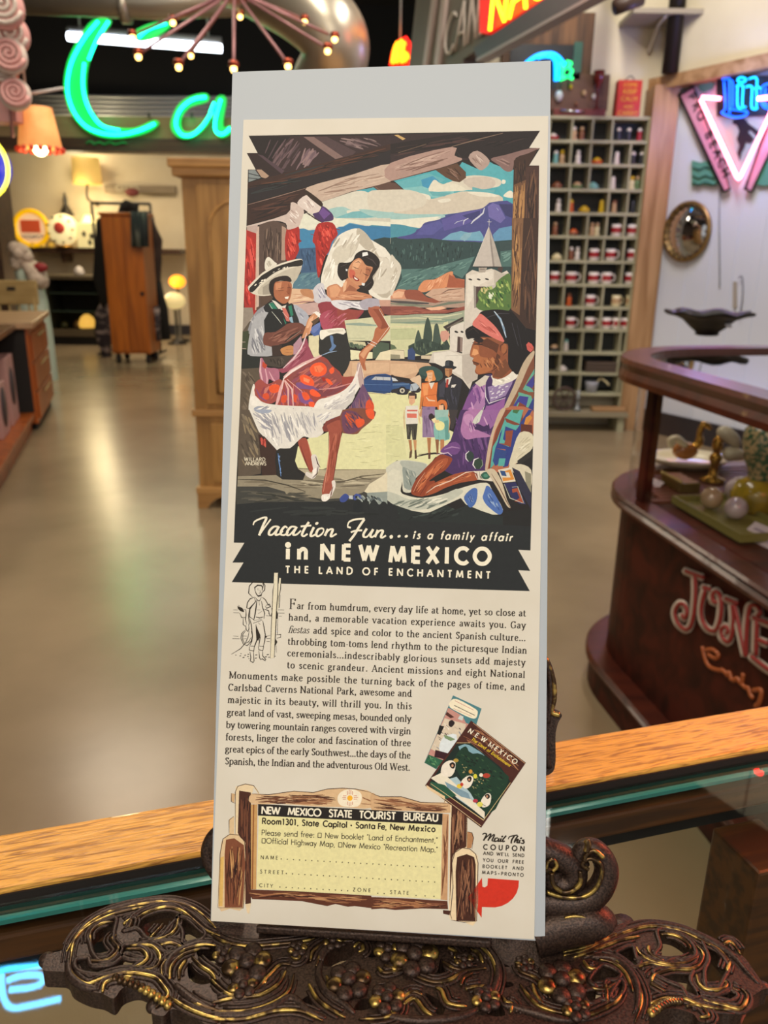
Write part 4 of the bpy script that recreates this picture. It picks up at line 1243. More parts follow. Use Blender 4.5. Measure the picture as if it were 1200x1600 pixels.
PEN = '''
@C
s 14 #2c261f 490,430 430,370 440,260 500,190 600,190 645,180 685,250 680,320 640,360
s 11 #2c261f 640,180 660,240 650,300
s 18 #2c261f 530,330 525,280 570,245 630,250 650,280 640,330
s 14 #2c261f 530,330 550,380 580,420 625,410 640,350
s 18 #2c261f 565,410 610,405 630,390
s 8 #2c261f 565,300 590,300
s 8 #2c261f 570,318 590,322
s 8 #2c261f 605,320 615,360 590,375
s 10 #2c261f 530,430 570,480 600,490 630,430
s 14 #2c261f 520,430 450,460 410,520 400,600 440,610 500,540
s 13 #2c261f 640,430 690,470 730,540 780,590
s 13 #2c261f 700,560 760,540 775,580 710,605 690,570
s 18 #2c261f 560,470 545,600 530,700 510,790
s 14 #2c261f 630,490 650,600 680,680 670,770
s 13 #2c261f 520,440 540,500 490,560 450,620 445,740 520,790
s 10 #2c261f 590,490 600,560
s 8 #2c261f 560,630 610,630
s 8 #2c261f 580,690 640,650
s 13 #2c261f 385,620 390,700 380,780 400,860
s 13 #2c261f 440,620 430,720 440,840 430,880
s 13 #2c261f 385,870 390,940 420,970 435,930 435,880
s 14 #2c261f 790,600 800,660 780,730 740,680
s 16 #2c261f 675,620 740,640 760,720
s 10 #2c261f 700,720 770,725
s 14 #2c261f 540,740 600,755 660,740
s 13 #2c261f 500,840 640,790
s 8 #2c261f 510,800 640,770
s 14 #2c261f 450,770 470,860 480,940 490,1040 480,1120 450,1190
s 16 #2c261f 545,860 550,960 560,1100 530,1180 515,1220
s 14 #2c261f 550,890 590,990 610,1060 595,1150 590,1200
s 14 #2c261f 650,800 670,900 690,1020 680,1130 660,1200
#2c261f 555,900 615,1030 605,1060 580,1110 550,1110 555,1000
s 10 #2c261f 580,830 610,860
s 13 #2c261f 440,1200 440,1260 510,1275 520,1200 450,1195
s 13 #2c261f 580,1200 590,1255 650,1270 665,1205 590,1195
s 13 #2c261f 450,1280 465,1380 455,1430 500,1455 515,1430 505,1280
s 13 #2c261f 590,1270 600,1380 620,1410 640,1395 690,1425 700,1410 650,1350 650,1280
s 11 #2c261f 370,950 320,1000 310,1080 350,1170 410,1190 470,1120 490,1040 470,960
s 10 #2c261f 385,955 340,1010 335,1090 370,1160 430,1130 470,1060
s 10 #2c261f 440,960 420,1060 380,1150 300,1240 160,1325
s 10 #2c261f 190,630 260,632
s 13 #2c261f 190,675 280,678
s 10 #2c261f 190,1040 270,1045
s 14 #2c261f 175,1080 290,1082
s 10 #2c261f 330,1040 400,1042
s 10 #2c261f 330,1085 400,1080
#2c261f 255,570 330,600 360,650 350,665 300,650 260,610
s 10 #2c261f 265,555 290,575
s 13 #2c261f 290,680 320,750 380,750
s 10 #2c261f 350,620 385,635
s 14 #2c261f 345,760 345,860 380,890
#ddd5bd 830,50 890,50 885,640 870,760 850,1000 830,1380 770,1390 790,800 820,300
#ddd5bd 910,130 935,135 920,350 900,600 885,600 895,300
s 10 #2c261f 830,220 810,330 800,600 785,900 770,1390
s 14 #2c261f 890,60 885,400 865,640 850,1000 830,1380
#2c261f 870,640 890,700 885,770 855,770
s 11 #2c261f 938,150 930,300 905,420 905,600
s 11 #2c261f 925,400 910,600
s 10 #2c261f 885,630 985,632
s 13 #2c261f 885,680 990,682
s 10 #2c261f 900,730 950,730
s 13 #2c261f 885,770 880,1010
s 11 #2c261f 860,1020 935,1015 930,1060 870,1075
#2c261f 850,1080 880,1130 850,1190 835,1170
s 11 #2c261f 860,1190 865,1300
s 10 #2c261f 700,1050 770,1025
s 13 #2c261f 710,1080 770,1075
s 13 #2c261f 710,1125 760,1128
#2c261f 690,1040 720,1035 700,1080
e 230,1338 10,5 0 #2c261f
e 310,1315 10,5 0 #2c261f
e 300,1350 14,6 -10 #2c261f
e 375,1340 16,6 -10 #2c261f
e 350,1375 18,7 -15 #2c261f
e 425,1325 16,6 0 #2c261f
e 420,1360 16,6 0 #2c261f
e 435,1392 10,5 0 #2c261f
e 550,1335 18,6 0 #2c261f
e 545,1385 18,6 -10 #2c261f
e 730,1330 20,7 -10 #2c261f
e 700,1365 20,7 -10 #2c261f
e 750,1372 16,6 0 #2c261f
e 845,1355 10,5 0 #2c261f
'''
# ------------------------------------------------------------------ lettering drawn with a pen: strokes in em units, baseline 0
def fparse(s):
    d = {}
    for ln in s.strip().splitlines():
        ch, wd, body = ln.split(' ', 2)
        st = []
        for q in body.split(';'):
            q = q.strip(); k = 'l'
            if q[0] in 'col_<' : k = q[0]; q = q[1:]
            elif ' ' not in q: k = '.'
            st.append((k, [tuple(map(float, p.split(','))) for p in q.split()]))
        d[ch] = (float(wd), st)
    return d
SERIF = fparse('''
a .85 c.15,.8 .35,.98 .58,.92 .65,.7 .65,.15 .82,.03;c.65,.58 .3,.5 .12,.28 .25,.03 .5,.1 .65,.25
b .98 l.2,1.55 .2,.05;<.2,1.55;c.2,.75 .45,.98 .78,.85 .88,.5 .75,.12 .45,.0 .2,.12
c .8 c.72,.8 .5,.98 .25,.88 .12,.5 .25,.12 .5,.02 .75,.18
d 1.0 l.72,1.55 .72,0;_.82,0;c.72,.75 .5,.98 .22,.85 .12,.5 .22,.12 .45,.02 .72,.2;<.72,1.55
e .85 c.14,.55 .45,.56 .73,.58;c.73,.58 .62,.9 .4,.98 .19,.85 .12,.5 .22,.12 .47,.02 .75,.2
f .56 c.62,1.43 .45,1.55 .27,1.4 .24,1.1;l.24,1.2 .24,0;l.02,.96 .5,.96;_.24,0
g .9 o.4,.98 .17,.85 .17,.55 .4,.4 .63,.55 .63,.85;c.3,.42 .14,.22 .4,.1 .75,0 .75,-.28 .4,-.45 .1,-.3 .17,-.05 .35,.06;l.63,.88 .86,.95
h 1.04 l.2,1.55 .2,0;_.2,0;<.2,1.55;c.2,.72 .5,.98 .74,.85 .8,.6 .8,.3 .8,0;_.8,0
i .46 l.22,1 .22,0;_.22,0;<.22,1;.22,1.36
j .46 c.25,1 .25,.4 .25,-.2 .1,-.42 -.05,-.35;<.25,1;.25,1.36
k 1.0 l.2,1.55 .2,0;_.2,0;<.2,1.55;l.78,.98 .22,.45;l.42,.62 .82,0;_.85,0;_.75,.98
l .46 l.22,1.55 .22,0;_.22,0;<.22,1.55
m 1.52 l.2,1 .2,0;_.2,0;<.2,1;c.2,.72 .45,.98 .68,.87 .74,.6 .74,.3 .74,0;_.74,0;c.74,.72 1,.98 1.22,.87 1.28,.6 1.28,.3 1.28,0;_1.28,0
n 1.04 l.2,1 .2,0;_.2,0;<.2,1;c.2,.72 .5,.98 .74,.85 .8,.6 .8,.3 .8,0;_.8,0
o .94 o.46,.98 .17,.82 .12,.5 .17,.18 .46,.02 .75,.18 .8,.5 .75,.82
p 1.0 l.2,1 .2,-.45;_.2,-.45;<.2,1;c.2,.75 .45,.98 .78,.85 .88,.5 .75,.12 .45,.02 .2,.15
q 1.0 l.75,1 .75,-.45;_.75,-.45;c.75,.75 .5,.98 .22,.85 .12,.5 .22,.12 .45,.02 .75,.2
r .7 l.2,1 .2,0;_.2,0;<.2,1;c.2,.65 .35,.95 .6,.93
s .74 c.6,.78 .38,.98 .17,.8 .3,.56 .55,.42 .6,.18 .35,.02 .1,.2
t .62 c.24,1.3 .24,.7 .24,.2 .38,.02 .6,.12;l.02,.96 .54,.96
u 1.04 c.2,1 .2,.6 .22,.2 .42,.02 .62,.08 .78,.28;l.78,1 .78,0;<.2,1;<.78,1;_.88,0
v .92 l.1,1 .46,0;l.46,0 .82,1;_.1,.98;_.82,.98
w 1.34 l.1,1 .4,0;l.4,0 .66,.98;l.66,1 .96,0;l.96,0 1.24,1;_.1,.98;_.66,.98;_1.24,.98
x .92 l.12,1 .8,0;l.8,1 .12,0;_.12,.98;_.8,.98;_.12,0;_.8,0
y .92 l.1,1 .47,.05;c.82,1 .5,.05 .34,-.38 .1,-.4;_.1,.98;_.82,.98
F 1.0 l.27,1.5 .27,0;_.27,0;l.1,1.47 .9,1.47;l.27,.78 .75,.78;l.9,1.5 .9,1.2;l.75,.95 .75,.62
G 1.25 c1.02,1.2 .7,1.48 .32,1.32 .14,.75 .32,.15 .7,.02 1.05,.2;l1.05,.65 1.05,.1;_1.05,.65;l1.0,1.5 1.0,1.15
S .9 c.74,1.22 .45,1.48 .18,1.2 .4,.85 .72,.6 .72,.2 .42,.02 .12,.3;l.75,1.5 .75,1.15
I .55 l.27,1.5 .27,0;_.27,0;_.27,1.47
A 1.25 l.14,0 .62,1.5;l.62,1.5 1.12,0;l.32,.5 .92,.5;_.14,0;_1.12,0
N 1.35 l.22,1.5 .22,0;l.22,1.5 1.12,0;l1.12,1.5 1.12,0;_.22,0;_1.12,1.47;_.18,1.47
M 1.6 l.22,1.5 .22,0;l.22,1.5 .8,.1;l.8,.1 1.38,1.5;l1.38,1.5 1.38,0;_.22,0;_1.38,0;_1.42,1.47;_.18,1.47
C 1.2 c1.0,1.2 .68,1.48 .32,1.32 .14,.75 .32,.15 .68,.02 1.04,.25;l1.0,1.5 1.0,1.15
P 1.0 l.27,1.5 .27,0;_.27,0;c.1,1.48 .6,1.48 .9,1.3 .88,.85 .6,.7 .27,.7
O 1.3 o.65,1.48 .3,1.3 .14,.75 .3,.18 .65,.02 1.0,.18 1.16,.75 1.0,1.3
W 1.75 l.14,1.5 .52,0;l.52,0 .88,1.45;l.88,1.5 1.26,0;l1.26,0 1.6,1.5;_.14,1.47;_.88,1.47;_1.6,1.47
, .4 c.2,.1 .24,0 .16,-.25;.2,.08
. .4 .2,.08
- .5 l.08,.45 .42,.45
''')
SANS = fparse('''
A .86 l.04,0 .43,1;l.43,1 .82,0;l.18,.32 .68,.32
B .68 l.1,0 .1,1;c.1,.96 .38,.96 .52,.86 .52,.64 .38,.53 .1,.53;c.1,.53 .42,.53 .6,.4 .6,.16 .42,.04 .1,.04
C .84 c.8,.82 .6,.96 .32,.92 .1,.68 .1,.32 .32,.08 .6,.04 .8,.18
D .84 l.1,0 .1,1;c.1,.96 .4,.96 .7,.78 .76,.5 .7,.22 .4,.04 .1,.04
E .58 l.1,0 .1,1;l.1,.94 .52,.94;l.1,.52 .5,.52;l.1,.06 .52,.06
F .56 l.1,0 .1,1;l.1,.94 .52,.94;l.1,.5 .48,.5
H .8 l.1,0 .1,1;l.7,0 .7,1;l.1,.52 .7,.52
I .3 l.15,0 .15,1
K .72 l.1,0 .1,1;l.62,1 .12,.48;l.2,.55 .66,0
L .52 l.1,0 .1,1;l.1,.06 .5,.06
M 1.04 l.08,0 .2,1;l.2,.98 .52,.08;l.52,.08 .84,.98;l.84,1 .96,0
N .86 l.1,0 .1,1;l.1,.98 .76,.02;l.76,0 .76,1
O 1.0 o.5,.97 .26,.9 .08,.68 .04,.5 .08,.32 .26,.1 .5,.03 .74,.1 .92,.32 .96,.5 .92,.68 .74,.9
P .64 l.1,0 .1,1;c.1,.96 .38,.96 .56,.86 .56,.56 .38,.46 .1,.46
R .68 l.1,0 .1,1;c.1,.96 .38,.96 .56,.86 .56,.58 .38,.48 .1,.48;l.34,.48 .62,0
S .62 c.52,.84 .36,.97 .18,.93 .12,.72 .3,.56 .5,.42 .52,.14 .32,.03 .08,.14
T .6 l.3,0 .3,1;l.02,.94 .58,.94
U .78 c.1,1 .1,.5 .12,.2 .39,.03 .66,.2 .68,.5 .68,1
V .8 l.04,1 .4,.02;l.4,.02 .76,1
W 1.16 l.04,1 .32,.02;l.32,.02 .58,.95;l.58,.95 .84,.02;l.84,.02 1.12,1
X .76 l.06,1 .7,0;l.7,1 .06,0
Y .72 l.04,1 .36,.45;l.68,1 .36,.45;l.36,.45 .36,0
Z .7 l.08,.94 .62,.94;l.62,.94 .08,.06;l.08,.06 .62,.06
a .66 o.3,.64 .1,.52 .04,.33 .1,.13 .3,.02 .5,.13 .56,.33 .5,.52;l.57,.66 .57,0
b .66 o.36,.64 .16,.52 .1,.33 .16,.13 .36,.02 .56,.13 .62,.33 .56,.52;l.09,1.05 .09,0
c .52 c.5,.55 .35,.64 .12,.52 .05,.33 .12,.13 .35,.02 .5,.11
d .66 o.3,.64 .1,.52 .04,.33 .1,.13 .3,.02 .5,.13 .56,.33 .5,.52;l.57,1.05 .57,0
e .62 l.06,.35 .56,.35;c.56,.35 .5,.56 .3,.64 .1,.52 .04,.33 .1,.13 .3,.02 .55,.15
f .36 c.36,1.0 .26,1.04 .18,.92 .18,.5 .18,0;l.03,.62 .34,.62
g .66 o.3,.64 .1,.52 .04,.33 .1,.13 .3,.02 .5,.13 .56,.33 .5,.52;c.57,.66 .57,.2 .55,-.15 .3,-.3 .08,-.18
h .6 l.09,1.05 .09,0;c.09,.45 .3,.64 .48,.55 .5,.35 .5,0
i .22 l.11,.64 .11,0;.11,.86
k .56 l.09,1.05 .09,0;l.48,.64 .12,.3;l.2,.38 .52,0
l .22 l.11,1.05 .11,0
m .9 l.09,.64 .09,0;c.09,.45 .26,.64 .42,.55 .44,.35 .44,0;c.44,.45 .62,.64 .78,.55 .8,.35 .8,0
n .6 l.09,.64 .09,0;c.09,.45 .3,.64 .48,.55 .5,.35 .5,0
o .64 o.32,.64 .12,.52 .05,.33 .12,.13 .32,.02 .52,.13 .59,.33 .52,.52
p .66 o.36,.64 .16,.52 .1,.33 .16,.13 .36,.02 .56,.13 .62,.33 .56,.52;l.09,.64 .09,-.3
r .38 l.09,.64 .09,0;c.09,.4 .2,.6 .36,.6
s .44 c.36,.54 .2,.64 .1,.5 .3,.32 .36,.14 .2,.02 .05,.1
t .34 l.16,.85 .16,0;l.02,.62 .32,.62
u .58 c.09,.64 .09,.3 .12,.1 .29,.02 .46,.12 .49,.3 .49,.64;l.49,.64 .49,0
v .54 l.04,.64 .27,.02;l.27,.02 .5,.64
w .82 l.04,.64 .22,.02;l.22,.02 .41,.62;l.41,.62 .6,.02;l.6,.02 .78,.64
x .54 l.05,.64 .49,0;l.49,.64 .05,0
y .54 l.04,.64 .28,.04;l.5,.64 .16,-.3
1 .4 l.22,1 .22,0;l.22,.98 .06,.85
3 .56 c.08,.88 .28,.98 .46,.8 .38,.58 .22,.54;c.22,.54 .44,.5 .5,.25 .35,.04 .06,.1
0 .6 o.3,.97 .12,.8 .08,.5 .12,.2 .3,.03 .48,.2 .52,.5 .48,.8
, .26 l.16,.08 .08,-.16
. .24 .12,.06
: .24 .12,.08;.12,.52
' .16 l.08,1.02 .06,.8
" .3 l.1,1.02 .08,.8;l.22,1.02 .2,.8
* .5 .25,.42;.25,.42
- .6 l.04,.4 .56,.4
~ .8 l.1,.05 .1,.85;l.1,.85 .7,.85;l.7,.85 .7,.05;l.7,.05 .1,.05
''')
LIST = []
def letter_line(out, font, s, x0, y0, x1, y1, size, thick, thin=None, shear=0, ysc=1.0, col=0, wordk=2.2):
    """sets a line of lettering from (x0,y0) to (x1,y1), both on the baseline"""
    thin = thin if thin is not None else thick
    Wd = hypot(x1-x0, y1-y0); ux, uy = (x1-x0)/Wd, (y1-y0)/Wd
    nat = sum(font[c][0] if c != ' ' else .35 for c in s)*size
    gaps = sum(1 if c != ' ' else wordk for c in s[:-1]) or 1
    g = (Wd-nat)/gaps; fx = 1.0
    if g < -.06*size: fx = Wd/(nat*1.02) ; g = (Wd-nat*fx)/gaps
    x = 0
    def place(px, py): # em units -> picture
        X = x+(px*fx+py*ysc*shear)*size; Y = py*ysc*size
        return (x0+ux*X+uy*Y, y0+uy*X-ux*Y)
    for c in s:
        if c == ' ': x += .35*size*fx+g*wordk; continue
        wd, st = font[c]
        for k, P in st:
            if k == '.' : 
                r = thick*.62*(1.25 if c == '*' or font is SANS else 1.0); q = []
                for i in range(10): q.append(place(P[0][0]+r*cos(2*pi*i/10)/fx, P[0][1]+r*sin(2*pi*i/10)/ysc))
                out.append((col, q)); continue
            if k == '_': px, py = P[0]; a = thin*.8; out.append((col, [place(px-.21, py-a*.5), place(px+.21, py-a*.5), place(px+.21, py+a*.7), place(px-.21, py+a*.7)])); continue
            if k == '<': px, py = P[0]; out.append((col, [place(px, py), place(px-.17, py-.12), place(px-.15, py-.2), place(px, py-.14)])); continue
            if k == 'c': P = [(v.x, v.y) for v in smooth_path(P, 4)]
            if k == 'o': P = [(v.x, v.y) for v in smooth_path(P, 4, True)]; P.append(P[0]); P.append(P[1])
            n = len(P); A = []; B = []
            for i in range(n):
                a = P[max(i-1, 0)]; b = P[min(i+1, n-1)]; d = hypot(b[0]-a[0], b[1]-a[1]) or 1
                dx, dy = (b[0]-a[0])/d, (b[1]-a[1])/d
                w_ = thin+(thick-thin)*abs(dy)**1.3
                if dy > .2 and dx > .15 and k == 'l' and thin != thick: w_ = thin+(thick-thin)*.15
                A.append(place(P[i][0]-dy*w_/2, P[i][1]+dx*w_/2)); B.append(place(P[i][0]+dy*w_/2, P[i][1]-dx*w_/2))
            for i in range(n-1): out.append((col, [A[i], A[i+1], B[i+1], B[i]]))
        x += wd*size*fx+g
def letters(name, out, parent, z, cols):
    return cdt_art(name, [(cols[c], q) for c, q in out], parent, z)
def script_line(out, tile, src, width, col=0):
    tile = ART_TILES[tile]
    for q in src.strip().split(';'):
        q = q.strip()
        if q[0] == '.':
            x, y = map(float, q[1:].split(',')); r = width*.62
            pts = [(x+r*1.1*cos(2*pi*i/8)+r*.3*sin(2*pi*i/8)*-1, y+r*sin(2*pi*i/8)) for i in range(8)]
            out.append((col, [(tile[0]+a/tile[2], tile[1]+b/tile[2]) for a, b in pts])); continue
        P = [tuple(map(float, p.split(','))) for p in q.split()]
        P = [(v.x, v.y) for v in smooth_path(P, 5)]; n = len(P); A = []; B = []
        for i in range(n):
            a = P[max(i-1, 0)]; b = P[min(i+1, n-1)]; d = hypot(b[0]-a[0], b[1]-a[1]) or 1
            dx, dy = (b[0]-a[0])/d, (b[1]-a[1])/d
            w_ = width*(.5+.55*abs(dx*.55+dy*-.0 - 0 if dy < 0 else dy*.85+abs(dx)*.2)) if dy >= 0 else width*(.45+.3*abs(dx))
            A.append((P[i][0]-dy*w_/2, P[i][1]+dx*w_/2)); B.append((P[i][0]+dy*w_/2, P[i][1]-dx*w_/2))
        f = lambda p: (tile[0]+p[0]/tile[2], tile[1]+p[1]/tile[2])
        for i in range(n-1): out.append((col, [f(A[i]), f(A[i+1]), f(B[i+1]), f(B[i])]))
PAPER = mat('magazine_paper', '#e2dccf', .5, col2='#dcd5c6', nscale=(30, 30, 30), spec=.3)
BOARD = mat('backing_board', '#b4bcc4', .4, spec=.35)
ad = bpy.data.objects.new('magazine_advertisement', None); COL.objects.link(ad); ad.matrix_world = POST; ad.empty_display_size = .05
tag(ad, 'tall vintage travel advertisement page on a white backing board, standing on the ornate metal easel', 'advertisement')
def pageplane(name, pts, z0, z1, m, parent):
    P = [onpage(*p) for p in pts]; mb = MB(); mb.prism(P, z0, z1); return mb.build(name, m, parent, True)
bb = pageplane('backing_board', [(362, 110), (861, 92), (852, 1473), (328, 1440)], -.0022, -.0012, BOARD, ad)
bb['label'] = 'white card board behind the printed page'
pg = pageplane('printed_page', [(380, 186), (857, 180), (835, 1469), (329, 1440), (342, 1100), (362, 640)], -.0011, -.0006, PAPER, ad)
pg['label'] = 'cream magazine page printed with an illustration and text'
art = cdt_art('illustration', parse_art(ART)+parse_art(HEAD_BASE)[:1], pg, -.00055, clip=True)
Z2 = -.00050
o = []
script_line(o, 'H1', '185,140 200,112 262,86 280,92 258,140 228,215;228,215 262,165 312,98;368,152 335,152 305,180 300,208 325,208 362,165;372,150 350,190 350,212 378,203 400,182;432,162 415,150 390,178 385,206 410,212 440,190;495,155 462,152 434,182 430,210 450,210 485,170;500,152 478,192 478,212 502,206 530,180;588,118 558,162 538,208 552,220 578,203;528,150 605,143;624,155 603,200 603,220 628,212 642,198;.645,128;685,162 655,172 640,205 652,221 680,205 695,178 685,162;726,168 702,218;706,205 735,174 760,172 746,214 754,222 788,202;866,150 880,116 930,98 990,94;988,98 952,150 916,210 880,256;890,160 865,152;890,192 930,180 972,178;1006,165 982,205 987,226 1010,222 1046,176;1052,170 1032,212 1042,228 1064,213;1086,175 1064,228;1070,213 1098,182 1122,182 1108,222 1118,231 1144,215', 18)
script_line(o, 'H1', '.1183,228', 18)
for x in (50, 108, 160): script_line(o, 'H2', '.%d,221' % x, 17)
for s_, a, b, c_, d_ in (('is', 644.5, 841.5, 656, 842), ('a', 667.5, 842, 675.5, 842.3), ('family', 687.5, 842.7, 740, 844), ('affair', 752, 844.4, 800, 845.7)):
    letter_line(o, SANS, s_, a, b, c_, d_, 12.0, .19, shear=.22)
letter_line(o, SANS, 'in', 446.4, 873.8, 480, 874.4, 26, .24)
letter_line(o, SANS, 'NEW', 500.2, 875, 590.1, 876.9, 25, .25)
letter_line(o, SANS, 'MEXICO', 607.5, 878.6, 766, 882.2, 25.5, .25)
for s_, a, b, c_, d_ in (('THE', 445.6, 895.4, 482, 895.9), ('LAND', 497.6, 896.6, 550.6, 897.6), ('OF', 566.3, 898.2, 590.6, 898.9), ('ENCHANTMENT', 607, 899.2, 766, 904.2)):
    letter_line(o, SANS, s_, a, b, c_, d_, 11.2, .21)
sig = []
letter_line(sig, SANS, 'WILLARD', 381, 720, 414, 720.5, 5.6, .17)
letter_line(sig, SANS, 'ANDREWS', 382.5, 726.5, 415.5, 727, 5.6, .17)
h = letters('headline_lettering', o, pg, Z2, ['#ece5d0']); h['label'] = 'cream headline lettering'
letters('signature_lettering', sig, pg, Z2, ['#d8cfb8'])
body = [("ar from humdrum, every day life at home, yet so close at", 463.5, 951.6, 821.8, 963.2), ("hand, a memorable vacation experience awaits you. Gay", 450.4, 969.4, 821.3, 982.3),
 ("add spice and color to the ancient Spanish culture...", 489, 990.2, 821.3, 1001.8), ("throbbing tom-toms lend rhythm to the picturesque Indian", 449, 1007.2, 823.3, 1021.4),
 ("ceremonials...indescribably glorious sunsets add majesty", 448.3, 1025.4, 820.8, 1040.4), ("to scenic grandeur. Ancient missions and eight National", 447.9, 1044.2, 820.4, 1059.4),
 ("Monuments make possible the turning back of the pages of time, and", 357.3, 1060, 820.4, 1079), ("Carlsbad Caverns National Park, awesome and", 355.8, 1079.2, 643.3, 1088.9),
 ("majestic in its beauty, will thrill you. In this", 355.2, 1098.4, 643.2, 1108.6), ("great land of vast, sweeping mesas, bounded only", 353.9, 1118.2, 642.3, 1128.4),
 ("by towering mountain ranges covered with virgin", 352.5, 1137.8, 641.8, 1147.6), ("forests, linger the color and fascination of three", 352, 1156.8, 641.8, 1166.4),
 ("great epics of the early Southwest...the days of the", 351.2, 1175.6, 641.4, 1185.8), ("Spanish, the Indian and the adventurous Old West.", 350.8, 1194.6, 640.5, 1204.6)]
o = []
for s_, a, b, c_, d_ in body: letter_line(o, SERIF, s_, a, b, c_, d_, 7.0, .25, .12, wordk=2.4)
letter_line(o, SERIF, 'F', 451, 951.4, 463, 951.7, 10.6, .2, .07)
letter_line(o, SERIF, 'fiestas', 449.5, 988.8, 482.5, 990, 7.2, .17, .07, shear=.25)
bt = letters('body_text', o, pg, Z2, ['#2c241c'])
cp = cdt_art('coupon_picture', parse_art(COUPON), pg, -.00055)
cdt_art('coupon_arrow', parse_art(ARROW), pg, -.00055)
b1 = cdt_art('booklet_picture', parse_art(BOOKS1), pg, -.00057); b1['label'] = 'small picture of a folded highway map'
b2 = cdt_art('booklet_picture', parse_art(BOOKS2), pg, -.00053); b2['label'] = 'small picture of a dark brown booklet cover'
cdt_art('cowboy_drawing', parse_art(PEN), pg, -.00050)
o = []
for s_, a, b, c_, d_ in (('NEW', 407.8, 1272.2, 437, 1273.5), ('MEXICO', 449, 1274, 501, 1276.3), ('STATE', 513, 1276.9, 550, 1278.5), ('TOURIST', 561, 1279, 618, 1281.5), ('BUREAU', 630, 1282, 684.5, 1284.4)):
    letter_line(o, SANS, s_, a, b, c_, d_, 11.6, .2)
wl = letters('coupon_heading', o, pg, Z2, ['#ece5d0'])
o = []
for s_, a, b, c_, d_ in (('Room1301,', 408.7, 1288, 466, 1290.4), ('State', 471, 1290.8, 498, 1292), ('Capitol', 504, 1292.2, 542, 1294), ('*', 546, 1294.2, 551, 1294.4), ('Santa', 555, 1294.6, 586, 1296), ('Fe,', 590, 1296.2, 604, 1297), ('New', 609, 1297.2, 632, 1298.2), ('Mexico', 638, 1298.6, 680, 1300.6)):
    letter_line(o, SANS, s_, a, b, c_, d_, 9.4, .2)
letter_line(o, SANS, 'Please send free: ~ New booklet "Land of Enchantment,"', 407.8, 1305.8, 683.6, 1318, 8.7, .12)
letter_line(o, SANS, '~Official Highway Map, ~New Mexico "Recreation Map."', 407.8, 1318.2, 683.6, 1332.8, 8.7, .12)
letter_line(o, SANS, 'NAME', 406.7, 1343, 433.8, 1344, 5.8, .15)
letter_line(o, SANS, 'STREET', 405.6, 1365.3, 442.4, 1367, 5.8, .15)
letter_line(o, SANS, 'CITY', 404.5, 1386.8, 425.7, 1388, 5.8, .15)
letter_line(o, SANS, 'ZONE', 550.9, 1393.6, 578.8, 1395, 5.8, .15)
letter_line(o, SANS, 'STATE', 608.9, 1397.6, 638.6, 1399, 5.8, .15)
def dots(x0, y0, x1, y1, step=9.5):
    n = int((x1-x0)/step)
    for i in range(n+1):
        x = x0+(x1-x0)*i/n; y = y0+(y1-y0)*i/n
        o.append((0, [(x-.8, y-.8), (x-.8, y+.8), (x+.8, y+.8), (x+.8, y-.8)]))
dots(439, 1342.8, 678, 1356); dots(447, 1365.6, 679, 1379); dots(437, 1386.8, 543, 1392.6); dots(590, 1396.5, 600, 1397); dots(650, 1400, 678, 1401.3)
letter_line(o, SANS, 'COUPON', 755, 1328, 819.6, 1330.8, 8, .22)
for s_, a, b, c_, d_ in (("AND WE'LL SEND", 755, 1336.4, 819.2, 1340), ('YOU OUR FREE', 754.5, 1347, 818.5, 1350.5), ('BOOKLET AND', 753.8, 1356.8, 818, 1360.5), ('MAPS-PRONTO', 753.1, 1366.2, 818, 1370.8)):
    letter_line(o, SANS, s_, a, b, c_, d_, 5.2, .2)
script_line(o, 'R', '745,448 760,440 772,450 752,490;758,480 795,446 800,452 782,490;786,482 818,450 824,456 810,488 822,492;850,472 832,474 826,494 845,490 856,474 850,494 864,490;872,474 864,494 876,492;.878,462;905,456 884,480 882,496 896,492;918,480 930,462 980,452;960,458 942,484 938,508;984,456 964,486 960,504;966,494 980,480 984,484 976,502 988,504;998,484 990,504 1000,502;.1004,474;1026,484 1012,488 1024,496 1018,508 1004,506', 11)
ct = letters('coupon_lettering', o, pg, Z2, ['#2c241c'])
# booklet titles follow the tilted covers
o = []
letter_line(o, SANS, 'NEW', 730.5, 1144.5, 757.5, 1161, 7.6, .18, shear=.1, col=0)
letter_line(o, SERIF, 'M', 762, 1165.5, 771, 1171.5, 5.2, .2, .1, col=0)
letter_line(o, SANS, 'EXICO', 771.5, 1171.5, 805, 1195, 7.6, .18, shear=.1, col=0)
letter_line(o, SANS, 'The Land of Enchantment', 736, 1156.5, 796, 1199, 5.0, .17, shear=.15, col=1)
letters('booklet_lettering', o, pg, Z2, ['#ece5d0', '#e0c030'])
# ------------------------------------------------------------------ shell of the shop
FLOORM = mat('polished_concrete', '#786952', .23, col2='#a08d70', nscale=(.9, .9, .9), ramp=(.3, .7), detail=8, bump=.05, bscale=(2.5, 2.5, 2.5), spec=.6)
CREAM = mat('cream_wall_paint', '#d9cfb8', .7, col2='#cfc4ab', nscale=(2, 2, 2))
WARMW = mat('back_wall_paint', '#cdbfa4', .7, col2='#c2b295', nscale=(2, 2, 2))
BLACKC = mat('black_ceiling_paint', '#131314', .8)
GROOVE = mat('white_boards', '#d6dcea', .6)
OAK2 = wood('pine_trim', '#b08a62', '#8d6842', 2, .6)
OAKX = wood('pine_trim_level', '#b08a62', '#8d6842', 0, .6)
DARKW = wood('dark_trim', '#4a3322', '#33221a', 0, .5)
mb = MB().box((-7.2, -2, -.12), (4.6, 13.6, 0)); struct('floor', mb, FLOORM)
mb = MB().box((-7.2, -2, 4.7), (4.6, 13.6, 4.8)); struct('ceiling', mb, BLACKC)
mb = MB().box((-7.2, 13.3, 0), (4.6, 13.5, 2.95)); struct('wall_back', mb, WARMW)
mb = MB().box((-7.2, 13.2, 2.95), (4.6, 13.5, 4.7)); struct('wall_back_upper', mb, BLACKC, 'black upper part of the back wall')
